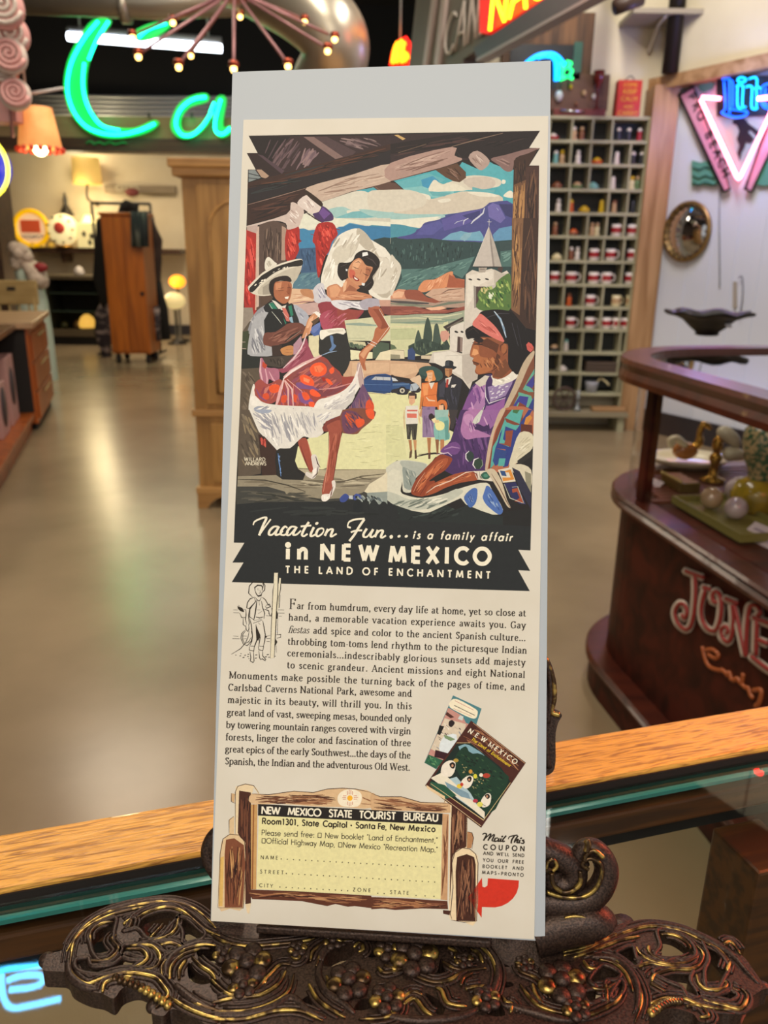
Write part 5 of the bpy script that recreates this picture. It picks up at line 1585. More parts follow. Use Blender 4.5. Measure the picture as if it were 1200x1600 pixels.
mb = MB().box((-7.3, -2, 0), (-7.1, 13.4, 4.7)); struct('wall_left', mb, mat('brown_wall', '#4a3626', .7, col2='#3a2a1e', nscale=(3, 3, 3)))
# dividing header across the shop, carrying the green neon
HB = [ony(120, 181, 9.5).z, ony(120, 215, 9.5).z, ony(120, 236, 9.5).z]
mb = MB().box((-7.1, 9.5, HB[1]), (.6, 9.7, HB[0])); struct('trim_1', mb, mat('header_board', '#8a7052', .6, col2='#75603f', nscale=(1, 5, 5)), 'brown header board under the green neon')
mb = MB().box((-7.1, 9.48, HB[2]), (.6, 9.75, HB[1])); struct('trim_2', mb, DARKW, 'dark lower edge of the header')
# shelf wall, post and boarded wall on the right
RW0 = Vector((2.02, 6.36, 0)); RWD = Vector((.5, -.8660, 0)); RWN = Vector((-.8660, -.5, 0))
mb = MB().box((.55, 6.5, 0), (2.3, 6.65, 4.7)); struct('wall_right', mb, CREAM)
RWM = Matrix((RWD, -RWN, Vector((0, 0, 1)))).transposed().to_4x4(); RWM.translation = RW0   # x along the wall, y into it, z up
mb = MB(); mb.box((0, .0, 0), (4.4, .12, 2.52), RWM)
for i in range(22):
    mb.box((.12+i*.2, -.005, .1), (.312+i*.2, .0, 2.50), RWM, 0)
struct('wall_right_boarded', mb, GROOVE, 'white boarded wall behind the neon sign')
mb = MB(); mb.box((0, -.06, 2.5), (4.4, .12, 4.7), RWM); struct('wall_right_upper', mb, CREAM, 'cream wall above the boards')
pt = ony(1035, 130, 6.3)
mb = MB().box((1.86, 6.26, 0), (2.04, 6.48, 2.46)); struct('trim_3', mb, OAK2, 'knotty wooden corner post beside the pigeonhole shelf')
mb = MB(); mb.box((-.12, -.13, 2.44), (4.4, .0, 2.52), RWM); struct('trim_4', mb, OAKX, 'wooden beam above the boarded wall')
mb = MB(); mb.box((0, -.03, 0), (4.4, .0, .17), RWM); struct('baseboard_right', mb, mat('dark_baseboard', '#26242c', .5))
mb = MB().box((-7.1, 13.24, 0), (4.5, 13.3, .15)); struct('baseboard_back', mb, mat('dark_baseboard', '#26242c', .5))
mb = MB()
mb.tube([(1.93, 6.2, 2.52), (1.93, 6.2, 4.7)], .055, 10); struct('trim_5', mb, mat('black_iron', '#2a2420', .5, metal=.6), 'dark iron pipe column above the corner post')
# conduits on the dark upper back wall
COND = mat('grey_conduit', '#c4c8cc', .4, metal=.15)
for px, w_ in ((215, 330),):
    t = empty('conduit_bank', 'bank of level grey conduits on the black wall beneath the lit tube lamp', 'conduits', ony(px, 165, 13.1))
    a = ony(px-w_/2 if px == 215 else 50, 165, 13.1).x; b = ony(px+w_/2 if px == 215 else 110, 165, 13.1).x
    for k in range(5):
        z = ony(px, 150+k*7, 13.1).z
        MB().tube([(a, 13.165, z), ((a+b)/2, 13.165, z-.01), (b, 13.165, z)], .03, 8).build('conduit', COND, t)
t = empty('fluorescent_light', 'long lit fluorescent tube lamp under the black ceiling behind the green neon', 'light', ony(225, 70, 10.6))
a = ony(106, 57, 10.6); b = ony(346, 76, 10.6)
MB().tube([a, b], .045, 10).build('lamp_tube', neon('tube_white', '#eef4ff', 9), t)
MB().tube([a+Vector((0, .02, .07)), b+Vector((0, .02, .07))], .06, 4).build('housing', mat('white_enamel', '#b8bcc0', .4), t)
for q in (a, b): MB().tube([q+Vector((.15 if q is a else -.15, 0, .08)), (q.x+(.15 if q is a else -.15), q.y, 4.7)], .012, 6).build('hanger', COND, t)
# ------------------------------------------------------------------ the glass counter in front of the camera
GZ = 1.022       # top of the glass
RZ = 1.030       # top of the oak rail
TEAL = mat('glass_edge_teal', '#2a8482', .15, spec=.8)
TEALD = mat('glass_edge_dark', '#143a36', .2, spec=.6)
DARKGAP = mat('rabbet_black', '#120c08', .8)
GL = glassmat('counter_glass', (.93, .97, .95), 1.0, 1.5, .015)
i0, i1 = onz(0, 1388, RZ), onz(1200, 1166, RZ)
ang = atan2(i1.y-i0.y, i1.x-i0.x)
OAKR = mat('oak_rail', '#d9a648', .33, col2='#94662a', nscale=(45, 520, 520), ramp=(.46, .66), bump=.25, detail=6, distort=.9, coat=.2, rot=ang)
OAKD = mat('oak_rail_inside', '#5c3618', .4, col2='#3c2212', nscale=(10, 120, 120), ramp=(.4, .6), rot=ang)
CMX = Matrix.Rotation(ang, 4, 'Z'); CMX.translation = Vector((i0.x, i0.y, 0))   # x along the rail, y away from the viewer
RWID = .040
L0, L1 = -.50, .95
t = empty('display_counter', 'glass topped display counter with a honey oak rail, the metal easel standing on its glass', 'counter', (0, .2, 0))
MB().box((L0, 0, RZ-.05), (L1, RWID, RZ), CMX, .0022).build('oak_rail', OAKR, t)
MB().box((L0, -.001, RZ-.05), (L1, .0, RZ-.0035), CMX).build('rail_rabbet', DARKGAP, t)
MB().box((L0, -.0106, GZ-.0040), (L1, -.0072, GZ-.0015), CMX).build('glass_edge', TEAL, t)
MB().box((L0, -.0071, GZ-.0045), (L1, -.0012, GZ-.0018), CMX).build('glass_edge', TEALD, t)
gm = MB(); gm.box((L0, -.62, GZ-.001), (L1, -.0011, GZ), CMX); gm.build('glass_top', GL, t)
MB().box((L0, -.011, RZ-.034), (L1, -.002, RZ-.018), CMX, .002).build('inner_rail', OAKD, t)
MB().box((L0, .0, .06), (L1, .006, RZ-.05), CMX).build('front_glass', glassmat('front_glass', (.95, .96, .93), .25, 1.3), t)
c = onz(1172, 1300, 1.0) ; c = CMX.inverted() @ c
MB().box((c.x, -.045, .05), (c.x+.035, -.004, RZ-.05), CMX, .002).build('corner_post', OAKD, t)
MB().box((L0, -.62, .0), (L1, .02, .06), CMX).build('base_board', OAKD, t)
MB().box((L0, -.62, RZ-.05), (L1, -.60, RZ), CMX, .002).build('rear_rail', OAKR, t)
for x in (L0, L1-.04): MB().box((x, -.60, .06), (x+.04, -.56, RZ-.05), CMX).build('rear_post', OAKD, t)
# ------------------------------------------------------------------ ornate cast metal easel: a pierced scrollwork base and a leaning back
BRZ = bpy.data.materials.new('antique_bronze'); BRZ.use_nodes = True
nt = BRZ.node_tree; N = nt.nodes; L = nt.links; b = N['Principled BSDF']
tc = N.new('ShaderNodeTexCoord'); nz = N.new('ShaderNodeTexNoise'); nz.inputs['Scale'].default_value = 1100; nz.inputs['Detail'].default_value = 5
L.new(tc.outputs['Object'], nz.inputs['Vector'])
r = N.new('ShaderNodeValToRGB'); e = r.color_ramp.elements; e[0].position = .35; e[0].color = rgb('#271c18'); e[1].position = .7; e[1].color = rgb('#4e3c33')
L.new(nz.outputs['Fac'], r.inputs[0]); L.new(r.outputs[0], b.inputs['Base Color']); b.inputs['Roughness'].default_value = .42; b.inputs['Metallic'].default_value = .55
bp = N.new('ShaderNodeBump'); bp.inputs['Strength'].default_value = .35; bp.inputs['Distance'].default_value = .0006; L.new(nz.outputs['Fac'], bp.inputs['Height']); L.new(bp.outputs[0], b.inputs['Normal'])
GLD = bpy.data.materials.new('rubbed_gilding'); GLD.use_nodes = True
nt = GLD.node_tree; N = nt.nodes; L = nt.links; b = N['Principled BSDF']
tc = N.new('ShaderNodeTexCoord'); nz = N.new('ShaderNodeTexNoise'); nz.inputs['Scale'].default_value = 190; nz.inputs['Detail'].default_value = 6
L.new(tc.outputs['Object'], nz.inputs['Vector'])
r = N.new('ShaderNodeValToRGB'); e = r.color_ramp.elements; e[0].position = .46; e[0].color = rgb('#4a3826'); e[1].position = .60; e[1].color = rgb('#b89c55')
L.new(nz.outputs['Fac'], r.inputs[0]); L.new(r.outputs[0], b.inputs['Base Color']); b.inputs['Roughness'].default_value = .3; b.inputs['Metallic'].default_value = .8
bp = N.new('ShaderNodeBump'); bp.inputs['Strength'].default_value = .5; bp.inputs['Distance'].default_value = .0005; L.new(nz.outputs['Fac'], bp.inputs['Height']); L.new(bp.outputs[0], b.inputs['Normal'])
EZ = 1.044    # upper face of the pierced base
TH = .0085
ES = dict(E1=(50,1390,4), E2=(330,1420,4), E3=(600,1420,4), E4=(880,1400,3.75), P=(0,0,1))
def ez(tile, s):
    t_ = ES[tile]; return [(t_[0]+float(a.split(',')[0])/t_[2], t_[1]+float(a.split(',')[1])/t_[2]) for a in s.split()]
def ezw(P, z=EZ): return [onz(x, y, z) for x, y in P]
easel = empty('tabletop_easel', 'ornate antiqued bronze scrollwork easel standing on the counter glass, holding up the printed page', 'easel', (0, .25, GZ))
def pierced(name, outer, holes, z, th, parent, m):
    loops = [[(q.x, q.y) for q in ezw([(v.x, v.y) for v in smooth_path(P, 4, True)], z)] for P in [outer]+holes]
    vc = [Vector((x*20, y*20)) for P in loops for x, y in P]; ed = []; k = 0
    for P in loops: n = len(P); ed += [(k+i, k+(i+1) % n) for i in range(n)]; k += n
    V, _, Fs, _, _, _ = geometry.delaunay_2d_cdt(vc, ed, [], 0, 1e-4, False)
    V = [(v.x/20, v.y/20) for v in V]; keep = []
    for f in Fs:
        cx = sum(V[i][0] for i in f)/3; cy = sum(V[i][1] for i in f)/3
        if inside(cx, cy, loops[0]) and not any(inside(cx, cy, P) for P in loops[1:]): keep.append(f)
    bm = bmesh.new(); bv = {}
    for f in keep:
        for i in f:
            if i not in bv: bv[i] = bm.verts.new((V[i][0], V[i][1], z))
        try: bm.faces.new([bv[i] for i in f])
        except ValueError: pass
    bmesh.ops.recalc_face_normals(bm, faces=bm.faces[:])
    for f in bm.faces:
        if f.normal.z < 0: f.normal_flip()
    rim = [e for e in bm.edges if e.is_boundary]; n = len(bm.faces); top = bm.faces[:]
    r_ = bmesh.ops.extrude_face_region(bm, geom=top)
    for v in r_['geom']:
        if isinstance(v, bmesh.types.BMVert): v.co.z -= th
    bmesh.ops.recalc_face_normals(bm, faces=bm.faces[:])
    me = bpy.data.meshes.new(name); bm.to_mesh(me); bm.free(); me.transform(wmat(parent).inverted()); me.materials.append(m)
    o = bpy.data.objects.new(name, me); COL.objects.link(o); o.parent = parent; return o
outer = ez('E1', '68,500 85,425 130,395 190,375 210,310 290,210 400,140 540,92 700,60 840,55 960,75 1060,115 1150,165') + ez('P', '420,1446 520,1450 620,1452 740,1456 840,1470') + \
  ez('E4', '60,290 180,262 300,195 420,160 560,155 700,175 820,215 920,265 1000,310 1070,370 1120,440 1180,520 1200,540') + ez('P', '1192,1546 1172,1558') + ez('E4', '1110,560 1080,620 1050,680 990,700 920,690 870,735 800,735 760,690 660,660 560,670 500,710') + \
  ez('P', '1012,1602 980,1616 800,1630 700,1626 600,1634 480,1622 400,1612') + ez('E1', '1150,860 1000,800 880,745 820,790 750,770 760,740 810,700 790,650 700,600 640,590 560,620 510,680 440,650 350,630 250,580 215,520 140,510')
holes = [
 ez('E1', '375,310 440,240 510,225 500,290 500,345 530,375 500,425 445,440 400,400 385,350'),
 ez('E1', '610,260 640,235 650,190 740,140 830,125 900,160 860,210 830,240 790,290 730,300 680,250 640,255'),
 ez('E1', '930,200 1010,230 1060,290 1010,330 950,340 950,280 925,230'),
 ez('E1', '590,370 650,370 700,400 690,440 610,440 570,410'),
 ez('E1', '330,510 320,460 380,450 400,490 500,480 560,430 600,440 660,460 590,500 520,520 420,530'),
 ez('E1', '760,350 860,340 920,370 860,400 800,380'),
 ez('E1', '985,470 1030,520 1110,570 1060,590 990,560'),
 ez('E1', '1040,390 1110,360 1160,380 1140,440 1160,500 1080,470'),
 ez('E2', '425,310 470,300 460,325 425,328'), ez('E2', '610,265 655,260 620,330 595,340'),
 ez('E2', '700,340 740,280 820,240 880,250 860,310 760,355'), ez('E2', '975,300 1010,270 1025,305'),
 ez('E2', '545,608 600,555 625,612'), ez('E2', '900,628 940,575 1000,575 1010,610 960,632'), ez('E2', '1050,495 1100,482 1150,488 1130,508 1070,505'),
 ez('E2', '5,440 60,470 100,520 60,540 10,510'), ez('E2', '400,200 470,190 480,240 420,240'),
 ez('E3', '330,195 365,210 350,225'), ez('E3', '265,430 330,400 350,330 365,330 375,390 400,415 350,440'), ez('E3', '480,305 530,315 570,350 480,350'),
 ez('E3', '500,240 560,245 620,330 580,320 520,270'), ez('E3', '690,338 740,345 780,365 720,360'), ez('E3', '720,460 790,465 800,485 740,497 722,480'), ez('E3', '650,660 705,590 750,665'),
 ez('E3', '265,540 320,565 370,600 365,655 330,655 290,600'), ez('E3', '890,400 930,380 960,435 930,435'), ez('E3', '0,490 60,480 70,500 20,505'), ez('E3', '130,520 160,518 145,540'),
 ez('E4', '325,350 400,320 420,380 440,395 415,420 380,400 340,370'),
 ez('E4', '570,240 640,235 720,290 745,350 690,375 650,365 600,385 560,350 585,310'),
 ez('E4', '830,310 900,360 950,430 930,480 900,530 850,530 840,450 860,390'),
 ez('E4', '560,470 640,445 740,455 730,510 770,580 720,590 690,540 620,510'),
 ez('E4', '820,590 900,600 960,570 1000,600 960,625 880,625'),
 ez('E4', '215,430 260,430 320,470 300,500 240,510 250,600 220,600 160,620 130,560 200,540 160,500'),
 ez('E4', '330,520 350,560 310,610 280,600')]
def grow(P, k, up):
    cx = sum(p[0] for p in P)/len(P); cy = sum(p[1] for p in P)/len(P)
    return [(cx+(x-cx)*k, cy+(y-cy)*k-up) for x, y in P]
holes = [grow(P, 1.30 if (P[0][0] < 285 or P[0][0] > 960) else 1.15, 3.0 if (P[0][0] < 285 or P[0][0] > 960) else 1) for P in holes]
base = pierced('pierced_base', outer, holes, EZ, TH, easel, BRZ)
ridge = MB()
for lx in holes[:6]+holes[-8:]:   # rolled lips round the larger openings
    Q = smooth_path([tuple(q) for q in ezw(lx, EZ)], 4, True); ridge.tube(Q, .0011, 6, True)
def ridges(src, rr, dz=.0):
    for ln in src.strip().splitlines():
        t_, s_ = ln.split(' ', 1); P = ezw(ez(t_, s_), EZ+dz); P = smooth_path([tuple(q) for q in P], 5); n = len(P)
        R = [rr*(.25+.75*max(0, sin(pi*min(1, (i+1)/n)))**.5) for i in range(n)]
        ridge.tube(P, R, 7)
        if ridge.cur == 1:
            for o_, k_ in ((.0019, 1.0), (-.0016, .9), (.0034, .8)):
                W = []
                for i in range(n):
                    t2 = P[min(i+1, n-1)]-P[max(i-1, 0)]; nn = Vector((-t2.y, t2.x, 0)); nn = nn.normalized() if nn.length > 0 else nn
                    W.append(P[i]+nn*o_-Vector((0, 0, .0003)))
                ridge.cur = 0; ridge.tube(W[2:-2] if n > 8 else W, [r_*k_ for r_ in (R[2:-2] if n > 8 else R)], 6); ridge.cur = 1
ridge.cur = 1
ridges('''
E1 215,390 300,260 420,170 560,115 700,90 850,75 980,105 1070,160 1150,240
E1 235,500 260,330 340,240 470,170 600,130 720,105
E1 370,340 365,270 430,215 510,200
E1 650,185 700,150 780,120 850,110 930,130 1010,190 1080,250 1180,290
E1 230,470 260,540 340,590 430,560
E1 350,440 420,445 490,430 540,370 500,310 530,280
E1 570,215 620,190 600,260
E1 740,300 800,240 820,210
E1 750,320 850,290 900,240 915,165
E1 590,370 680,375 720,420 690,460 600,500
E1 610,350 740,350 800,410 780,480 700,500
E1 800,345 880,335 950,370
E1 815,545 810,480 870,420 960,375 1060,345 1150,350
E1 860,560 870,480 940,410 1050,370
E1 920,560 920,500 970,430
E1 1000,420 1060,480 1120,520 1150,560
E1 340,590 480,540 600,520 760,545 820,600 850,660 770,740
E1 860,670 980,745 1100,790 1200,810
E1 440,640 460,580 560,550 640,540
E1 930,640 1040,720 1180,760
E2 0,160 80,205 220,235 380,225 560,205 660,180
E2 620,330 640,260 720,205 840,180 960,175
E2 655,360 700,260 780,215 870,190
E2 610,470 660,560 740,625 840,680
E2 720,420 760,500 830,530
E2 820,450 870,440 920,490 890,520
E2 480,250 520,240 560,270 540,310 500,300
E2 60,270 110,250 120,220
E2 30,290 60,300 90,270
E2 120,310 150,370 210,380 250,340
E2 190,420 230,440 250,400
E2 330,410 340,470
E2 0,440 60,500 130,540 260,520 350,430 430,350 500,350
E2 0,590 130,560 300,540 420,470 470,380
E2 0,640 200,640 360,600 480,520 520,400
E2 0,690 200,690 400,640 560,640 700,700
E2 890,240 930,210 950,250 920,270
E2 1040,360 1080,400 1150,390 1200,370
E2 1030,520 1100,510 1170,560 1160,640 1080,680 920,690
E2 1030,540 1060,560 1080,620
E3 370,330 430,370 490,380
E3 540,245 590,280 620,340
E3 480,200 590,230 660,290 700,380 690,480 650,560 580,640
E3 420,190 560,200 640,240
E3 320,490 360,510 400,590 520,610
E3 400,240 450,270 440,310
E3 160,390 220,430 320,460 420,440 500,390 640,370
E3 480,480 500,430 560,400
E3 510,500 560,490 640,480
E3 740,540 760,580 800,600 790,650
E3 820,330 850,390 940,430 1000,490 1040,560
E3 850,470 900,540 960,600 1060,640 1200,665
E3 930,470 950,540 1000,600
E3 880,310 870,350 830,330
E3 0,350 80,380 160,350
E3 100,240 140,290 200,300
E3 230,370 290,360 320,330
E3 250,340 300,270 330,260
E3 100,570 180,520 240,540
E3 120,600 190,560 260,640 330,680
E3 0,600 60,640 80,560
E4 0,350 120,320 240,265 360,215 480,180 600,185 720,215 830,270 920,320 970,380
E4 60,360 200,310 330,260 450,235
E4 0,330 160,290 300,225 440,178
E4 570,225 650,230 720,270 750,310
E4 940,290 980,270 1040,340
E4 960,440 980,380
E4 430,300 450,340 520,380 620,400 720,390 800,350
E4 500,290 510,340 600,385
E4 420,420 500,395 600,410 720,410
E4 520,500 540,460 640,430 740,430 800,400 820,340 780,290
E4 510,510 600,560
E4 780,460 800,520 850,550 940,545 960,510 930,495
E4 990,540 1040,560
E4 510,630 600,600 700,600 800,640 920,660 1040,670
E4 820,610 940,640 1040,660 1080,590 1040,540
E4 120,380 150,420 210,430
E4 210,370 300,395 370,460 410,560
E4 130,350 260,350 380,430 440,520 460,620 420,740
E4 0,690 120,700 220,670 320,610 360,520
E4 250,520 260,630
E4 160,540 250,545 320,500
E4 720,650 790,640 850,700 800,710
''', .00085, .0004)
ridge.cur = 0
ridges('''
E1 245,360 330,225 450,150 620,100 760,75 900,80 1020,130 1110,200
E1 225,440 240,540 330,610 430,620
E1 840,540 840,480 900,400 1040,340 1140,330
E1 895,600 1000,690 1150,770
E2 0,665 200,665 380,620 500,560 600,640 720,690
E2 690,330 670,420 720,520 820,590 900,660
E2 680,330 700,270 800,200 940,160
E4 180,300 330,225 500,170 700,195 880,280 1000,360 1080,450 1150,520
E4 160,360 300,370 400,460 440,560 430,680
E3 640,240 700,340 710,440 660,560 600,620
E3 0,660 100,690 300,700 500,670 620,610
E3 740,600 900,640 1080,690 1200,700
''', .0019, -.0003)
ridge.cur = 0
def boss(px, py, r_, n=6, gold=True):
    c = onz(px, py, EZ+.001)
    for i in range(n):
        a = 2*pi*i/n+.3
        ridge.cur = 1 if (gold and i % 3 == 0) else 0
        ridge.sphere((c.x+cos(a)*r_*.75, c.y+sin(a)*r_*.75, c.z), r_*.48, 6, (1, 1, .55))
    ridge.cur = 0
    ridge.sphere((c.x, c.y, c.z+r_*.15), r_*.42, 6, (1, 1, .7))
for q in ((386, 1506, .0085), (545, 1533, .0075), (648, 1494, .0085), (672, 1456, .005), (878, 1534, .0085), (606, 1484, .005), (605, 1560, .006), (350, 1490, .004), (465, 1482, .0035), (380, 1540, .005), (520, 1470, .004), (725, 1500, .0035), (820, 1505, .0035), (760, 1560, .005), (900, 1575, .005)): boss(*q)
for k in range(11):   # gadrooned edges at both ends
    for A, B in (((180, 1528), (262, 1570)), ((1062, 1563), (1018, 1582))):
        t_ = k/10; x = A[0]+(B[0]-A[0])*t_; y = A[1]+(B[1]-A[1])*t_ - sin(pi*t_)*6
        c = onz(x, y, EZ+.0004); ridge.cur = 1; ridge.sphere(c, .0017, 5, (1, 1.2, .8))
for (px, py, rr) in ((74, 1500, .0035), (168, 1548, .0032), (240, 1572, .003), (1192, 1544, .003), (1100, 1582, .0038)):
    ridge.cur = 0; ridge.sphere(onz(px, py, EZ-.003), rr, 8, (1, 1, .8))
ridge.build('relief_ornament', [BRZ, GLD], easel)
# feet
for x, y in ((.11, .285), (-.11, .285), (.0, .222), (-.07, .255), (.075, .25)):
    MB().lathe([(.0, 0), (.006, 0), (.007, .004), (.005, EZ-TH-GZ), (.0, EZ-TH-GZ)], (x, y, GZ+.0001), 12).build('foot', BRZ, easel)
# ledge that carries the page, and the leaning back seen at both sides of it (worked out in the plane of the page)
PN = -.0105
def bw(px, py, d=PN): q = onplane(px, py, B_BL+_N*d, _N); return q
led = MB(); q0 = POST @ Vector((-.004, -.0035, -.012)); led.box((.02, -.0036, -.014), (.118, -.0006, .0004), POST, .0008); led.build('ledge', BRZ, easel)
def scroll(name, P, radii, parts=None, m=[BRZ, GLD], gold=None, d=PN):
    mb = MB(); Q = smooth_path([tuple(bw(x, y, d)) for x, y in P], 6); n = len(Q)
    R = [radii[0]+(radii[-1]-radii[0])*i/(n-1) if len(radii) == 2 else radii[min(len(radii)-1, int(i/n*len(radii)))] for i in range(n)]
    mb.tube(Q, R, 12)
    if gold:
        mb.cur = 1
        for g, rr in gold:
            mb.tube(smooth_path([tuple(bw(x, y, d+.0062)) for x, y in g], 5), rr, 7)
    mb.build(name, m, easel)
K5 = lambda s_: [(820+float(a.split(',')[0])/6.667, 1280+float(a.split(',')[1])/6.667) for a in s_.split()]
scroll('back_scroll', K5('60,860 250,870 480,880 680,820 800,700 850,540 810,400 720,310 620,310 560,400 600,500'), (.0068, .0034), gold=[
  (K5('230,760 400,810 600,810 740,720 800,580 790,470 690,410 620,440 600,480 640,510 665,525'), .0009),
  (K5('620,440 650,360 730,330 820,400'), .0010), (K5('640,340 660,270 640,220'), .0014)])
scroll('back_scroll', K5('60,300 200,330 340,380 480,470 520,560 480,660 380,690 290,640 270,540'), (.0060, .0050), gold=[
  (K5('280,560 300,680 400,760 500,740 580,660 575,540'), .0010), (K5('220,520 240,450 290,420 330,460 330,500 290,540'), .0008)])
scroll('back_stem', K5('100,1180 300,1130 560,1080 740,1080 800,1150'), (.0100, .0075), gold=[(K5('410,1030 540,1010 660,1040 740,1100'), .0008), (K5('380,1180 400,1110 500,1070 620,1080 660,1150 640,1230'), .0008)])
scroll('back_scroll', [(372, 1385), (345, 1372), (326, 1340), (330, 1315), (348, 1298), (372, 1300)], (.0030, .0036), d=PN)
mb = MB(); mb.sphere(bw(342, 1336, PN-.001), .0068, 10, (1, .5, 1.25)); mb.build('back_knob', BRZ, easel)
leafP = [(840, 1010), (858, 1030), (868, 1060), (870, 1090), (866, 1108), (878, 1117), (872, 1130), (868, 1150), (868, 1190), (862, 1208), (840, 1216)]
cu = [(v.x, v.y) for v in smooth_path(leafP, 4)]
lp = []
for x, y in cu: q = POSTI @ bw(x, y); lp.append((q.x, q.y))
mb = MB(); mb.prism(lp, PN-.005, PN-.0, POST)
for k, s_ in enumerate(('848,1020 858,1050 860,1090 856,1130', '852,1028 864,1060 866,1090 862,1112 874,1117', '850,1060 854,1100 852,1150 858,1200')):
    P = [tuple(map(float, a.split(','))) for a in s_.split()]; mb.cur = 1 if k == 1 else 0
    mb.tube(smooth_path([tuple(bw(x, y, PN+.0006)) for x, y in P], 5), .0012, 7)
mb.build('back_leaf', [BRZ, GLD], easel)
mb = MB(); A = POST @ Vector((.03, .0, -.014)); B = POST @ Vector((.12, .21, -.016)); A2 = POST @ Vector((.11, .0, -.014)); B2 = POST @ Vector((.04, .21, -.016))
for a_, b_ in ((A, B2), (A2, B)): mb.tube([a_, (a_+b_)/2, b_], .003, 8)
T0 = POST @ Vector((.075, .21, -.016)); mb.tube([B2, T0, B], .003, 8)
mb.tube([POST @ Vector((.01, .05, -.013)), POST @ Vector((.07, .04, -.015)), POST @ Vector((.135, .05, -.013))], .003, 8)
mb.build('back_frame', BRZ, easel)
mb = MB(); f1 = Vector((.0, .385, GZ+.0035)); mb.tube([POST @ Vector((.07, .19, -.019)), f1], .003, 8); mb.build('rear_strut', BRZ, easel)
mb = MB()
for x in (-.05, .055): mb.tube([(x, .285, EZ-.004), POST @ Vector((x+.07, .0, -.014))], .0035, 8)
mb.build('joint', BRZ, easel)
# ------------------------------------------------------------------ mahogany candy case with a rounded end
MAH = wood('mahogany', '#4a190e', '#2c0e07', 0, .5, .5, .03)
MAH.node_tree.nodes['Principled BSDF'].inputs['Specular IOR Level'].default_value = .2
MAHT = wood('mahogany_rim', '#512215', '#38150e', 0, .5, .3, .03, coat=.2)
MAHR = mat('mahogany_slats', '#6b3a2c', .45)
CASEG = glassmat('case_glass', (.97, .96, .96), .8, 1.45)
CASETOP = glassmat('case_top_glass', (.66, .68, .74), 2.2, 1.7, .26)
p0 = Vector((.722, 2.20, 0)); d = Vector((.1702, -.9854, 0)); v = Vector((.9854, .1702, 0))
CM = Matrix((d, v, Vector((0, 0, 1)))).transposed().to_4x4(); CM.translation = Vector((p0.x, p0.y, 0))   # x towards the viewer along the front, y into the case (left-handed, faces recomputed)
def case_outline(off, rr=.34, L=1.9, D=.95, n=14):
    P = [(L, -off)]
    for i in range(n+1):
        a = pi/2*i/n; P.append((-(rr+off)*sin(a), rr-(rr+off)*cos(a)))
    P += [(-(rr+off), D+off), (L, D+off)]
    return P
def flip(mb):
    mb.f = [f[::-1] for f in mb.f]; return mb
def case_ring(off0, off1, z0, z1, bev=0):
    """a moulding that follows the outline: quads between two offsets"""
    A = case_outline(off0); B = case_outline(off1); mb = MB(); n = len(A)
    prof = [(off1, z0), (off0, z0), (off0, z0+(z1-z0)*.25), (off0+(-.008 if bev else 0), z0+(z1-z0)*.5), (off0, z0+(z1-z0)*.8), (off0-.006*bool(bev), z1), (off1, z1)]
    rings = [case_outline(o_) for o_, _ in prof]
    vs = []; fs = []
    for (o_, z), R in zip(prof, rings): vs += [CM @ Vector((x, y, z)) for x, y in R]
    k = len(prof)
    for i in range(k):
        j = (i+1) % k
        for q in range(n): r_ = (q+1) % n; fs.append((i*n+q, j*n+q, j*n+r_, i*n+r_))
    mb.add(vs, fs, False); return mb
case = empty('candy_case', 'curved mahogany glass candy case with red and white lettering, beyond the oak railed counter', 'display case', (p0.x+.5, p0.y-.2, 0))
LZ = .655; TZ = 1.045
def solid(off, z0, z1): mb = MB(); mb.prism(case_outline(off), z0, z1, CM); return flip(mb)
solid(.05, 0, .10).build('plinth', MAH, case)
case_ring(.065, -.02, .10, .125, 1).build('plinth_moulding', MAHT, case)
solid(0, .125, LZ-.035).build('body', MAH, case)
case_ring(.035, -.03, LZ-.035, LZ, 1).build('ledge_moulding', MAHT, case)
solid(-.03, LZ-.02, LZ-.004).build('display_deck', MAH, case)
sl = MB()
for i in range(11): xx = -.28+i*.03; sl.box((xx, max(.03, .36-sqrt(max(0, .29**2-xx*xx))) if xx < 0 else .03, LZ-.004), (xx+.018, .88, LZ+.004), CM)
flip(sl).build('deck_slats', MAHR, case)
case_ring(.05, -.035, TZ-.062, TZ, 1).build('top_rim', MAHT, case)
tg = MB(); P = case_outline(-.03); tg.add([CM @ Vector((x, y, TZ-.012)) for x, y in P], [list(range(len(P)))]); tg.build('top_glass', CASETOP, case)
g = MB(); P = case_outline(-.012)[1:16]
g.add([CM @ Vector((x, y, z)) for z in (LZ, TZ-.06) for x, y in P], [(i, i+1, i+16, i+15) for i in range(14)], True); g.build('curved_glass', CASEG, case)
g = MB(); g.add([CM @ Vector(q) for q in ((0.03, .006, LZ), (1.88, .006, LZ), (1.88, .006, TZ-.06), (.03, .006, TZ-.06))], [(0, 1, 2, 3)]); g.build('front_glass', CASEG, case)
for x, y in ((0, 0), (1.86, 0), (-.34, .91), (1.86, .91)):
    mb = MB(); mb.box((x-.004, y, LZ), (x+.034, y+.03, TZ-.055), CM, .003); flip(mb).build('corner_post', MAH, case)
mb = MB(); mb.box((-.30, .93, LZ), (1.86, .945, TZ-.06), CM); flip(mb).build('rear_panel', MAH, case)
mb = MB(); mb.box((.92, .25, LZ), (.935, .92, TZ-.06), CM); flip(mb).build('inner_divider', MAH, case)
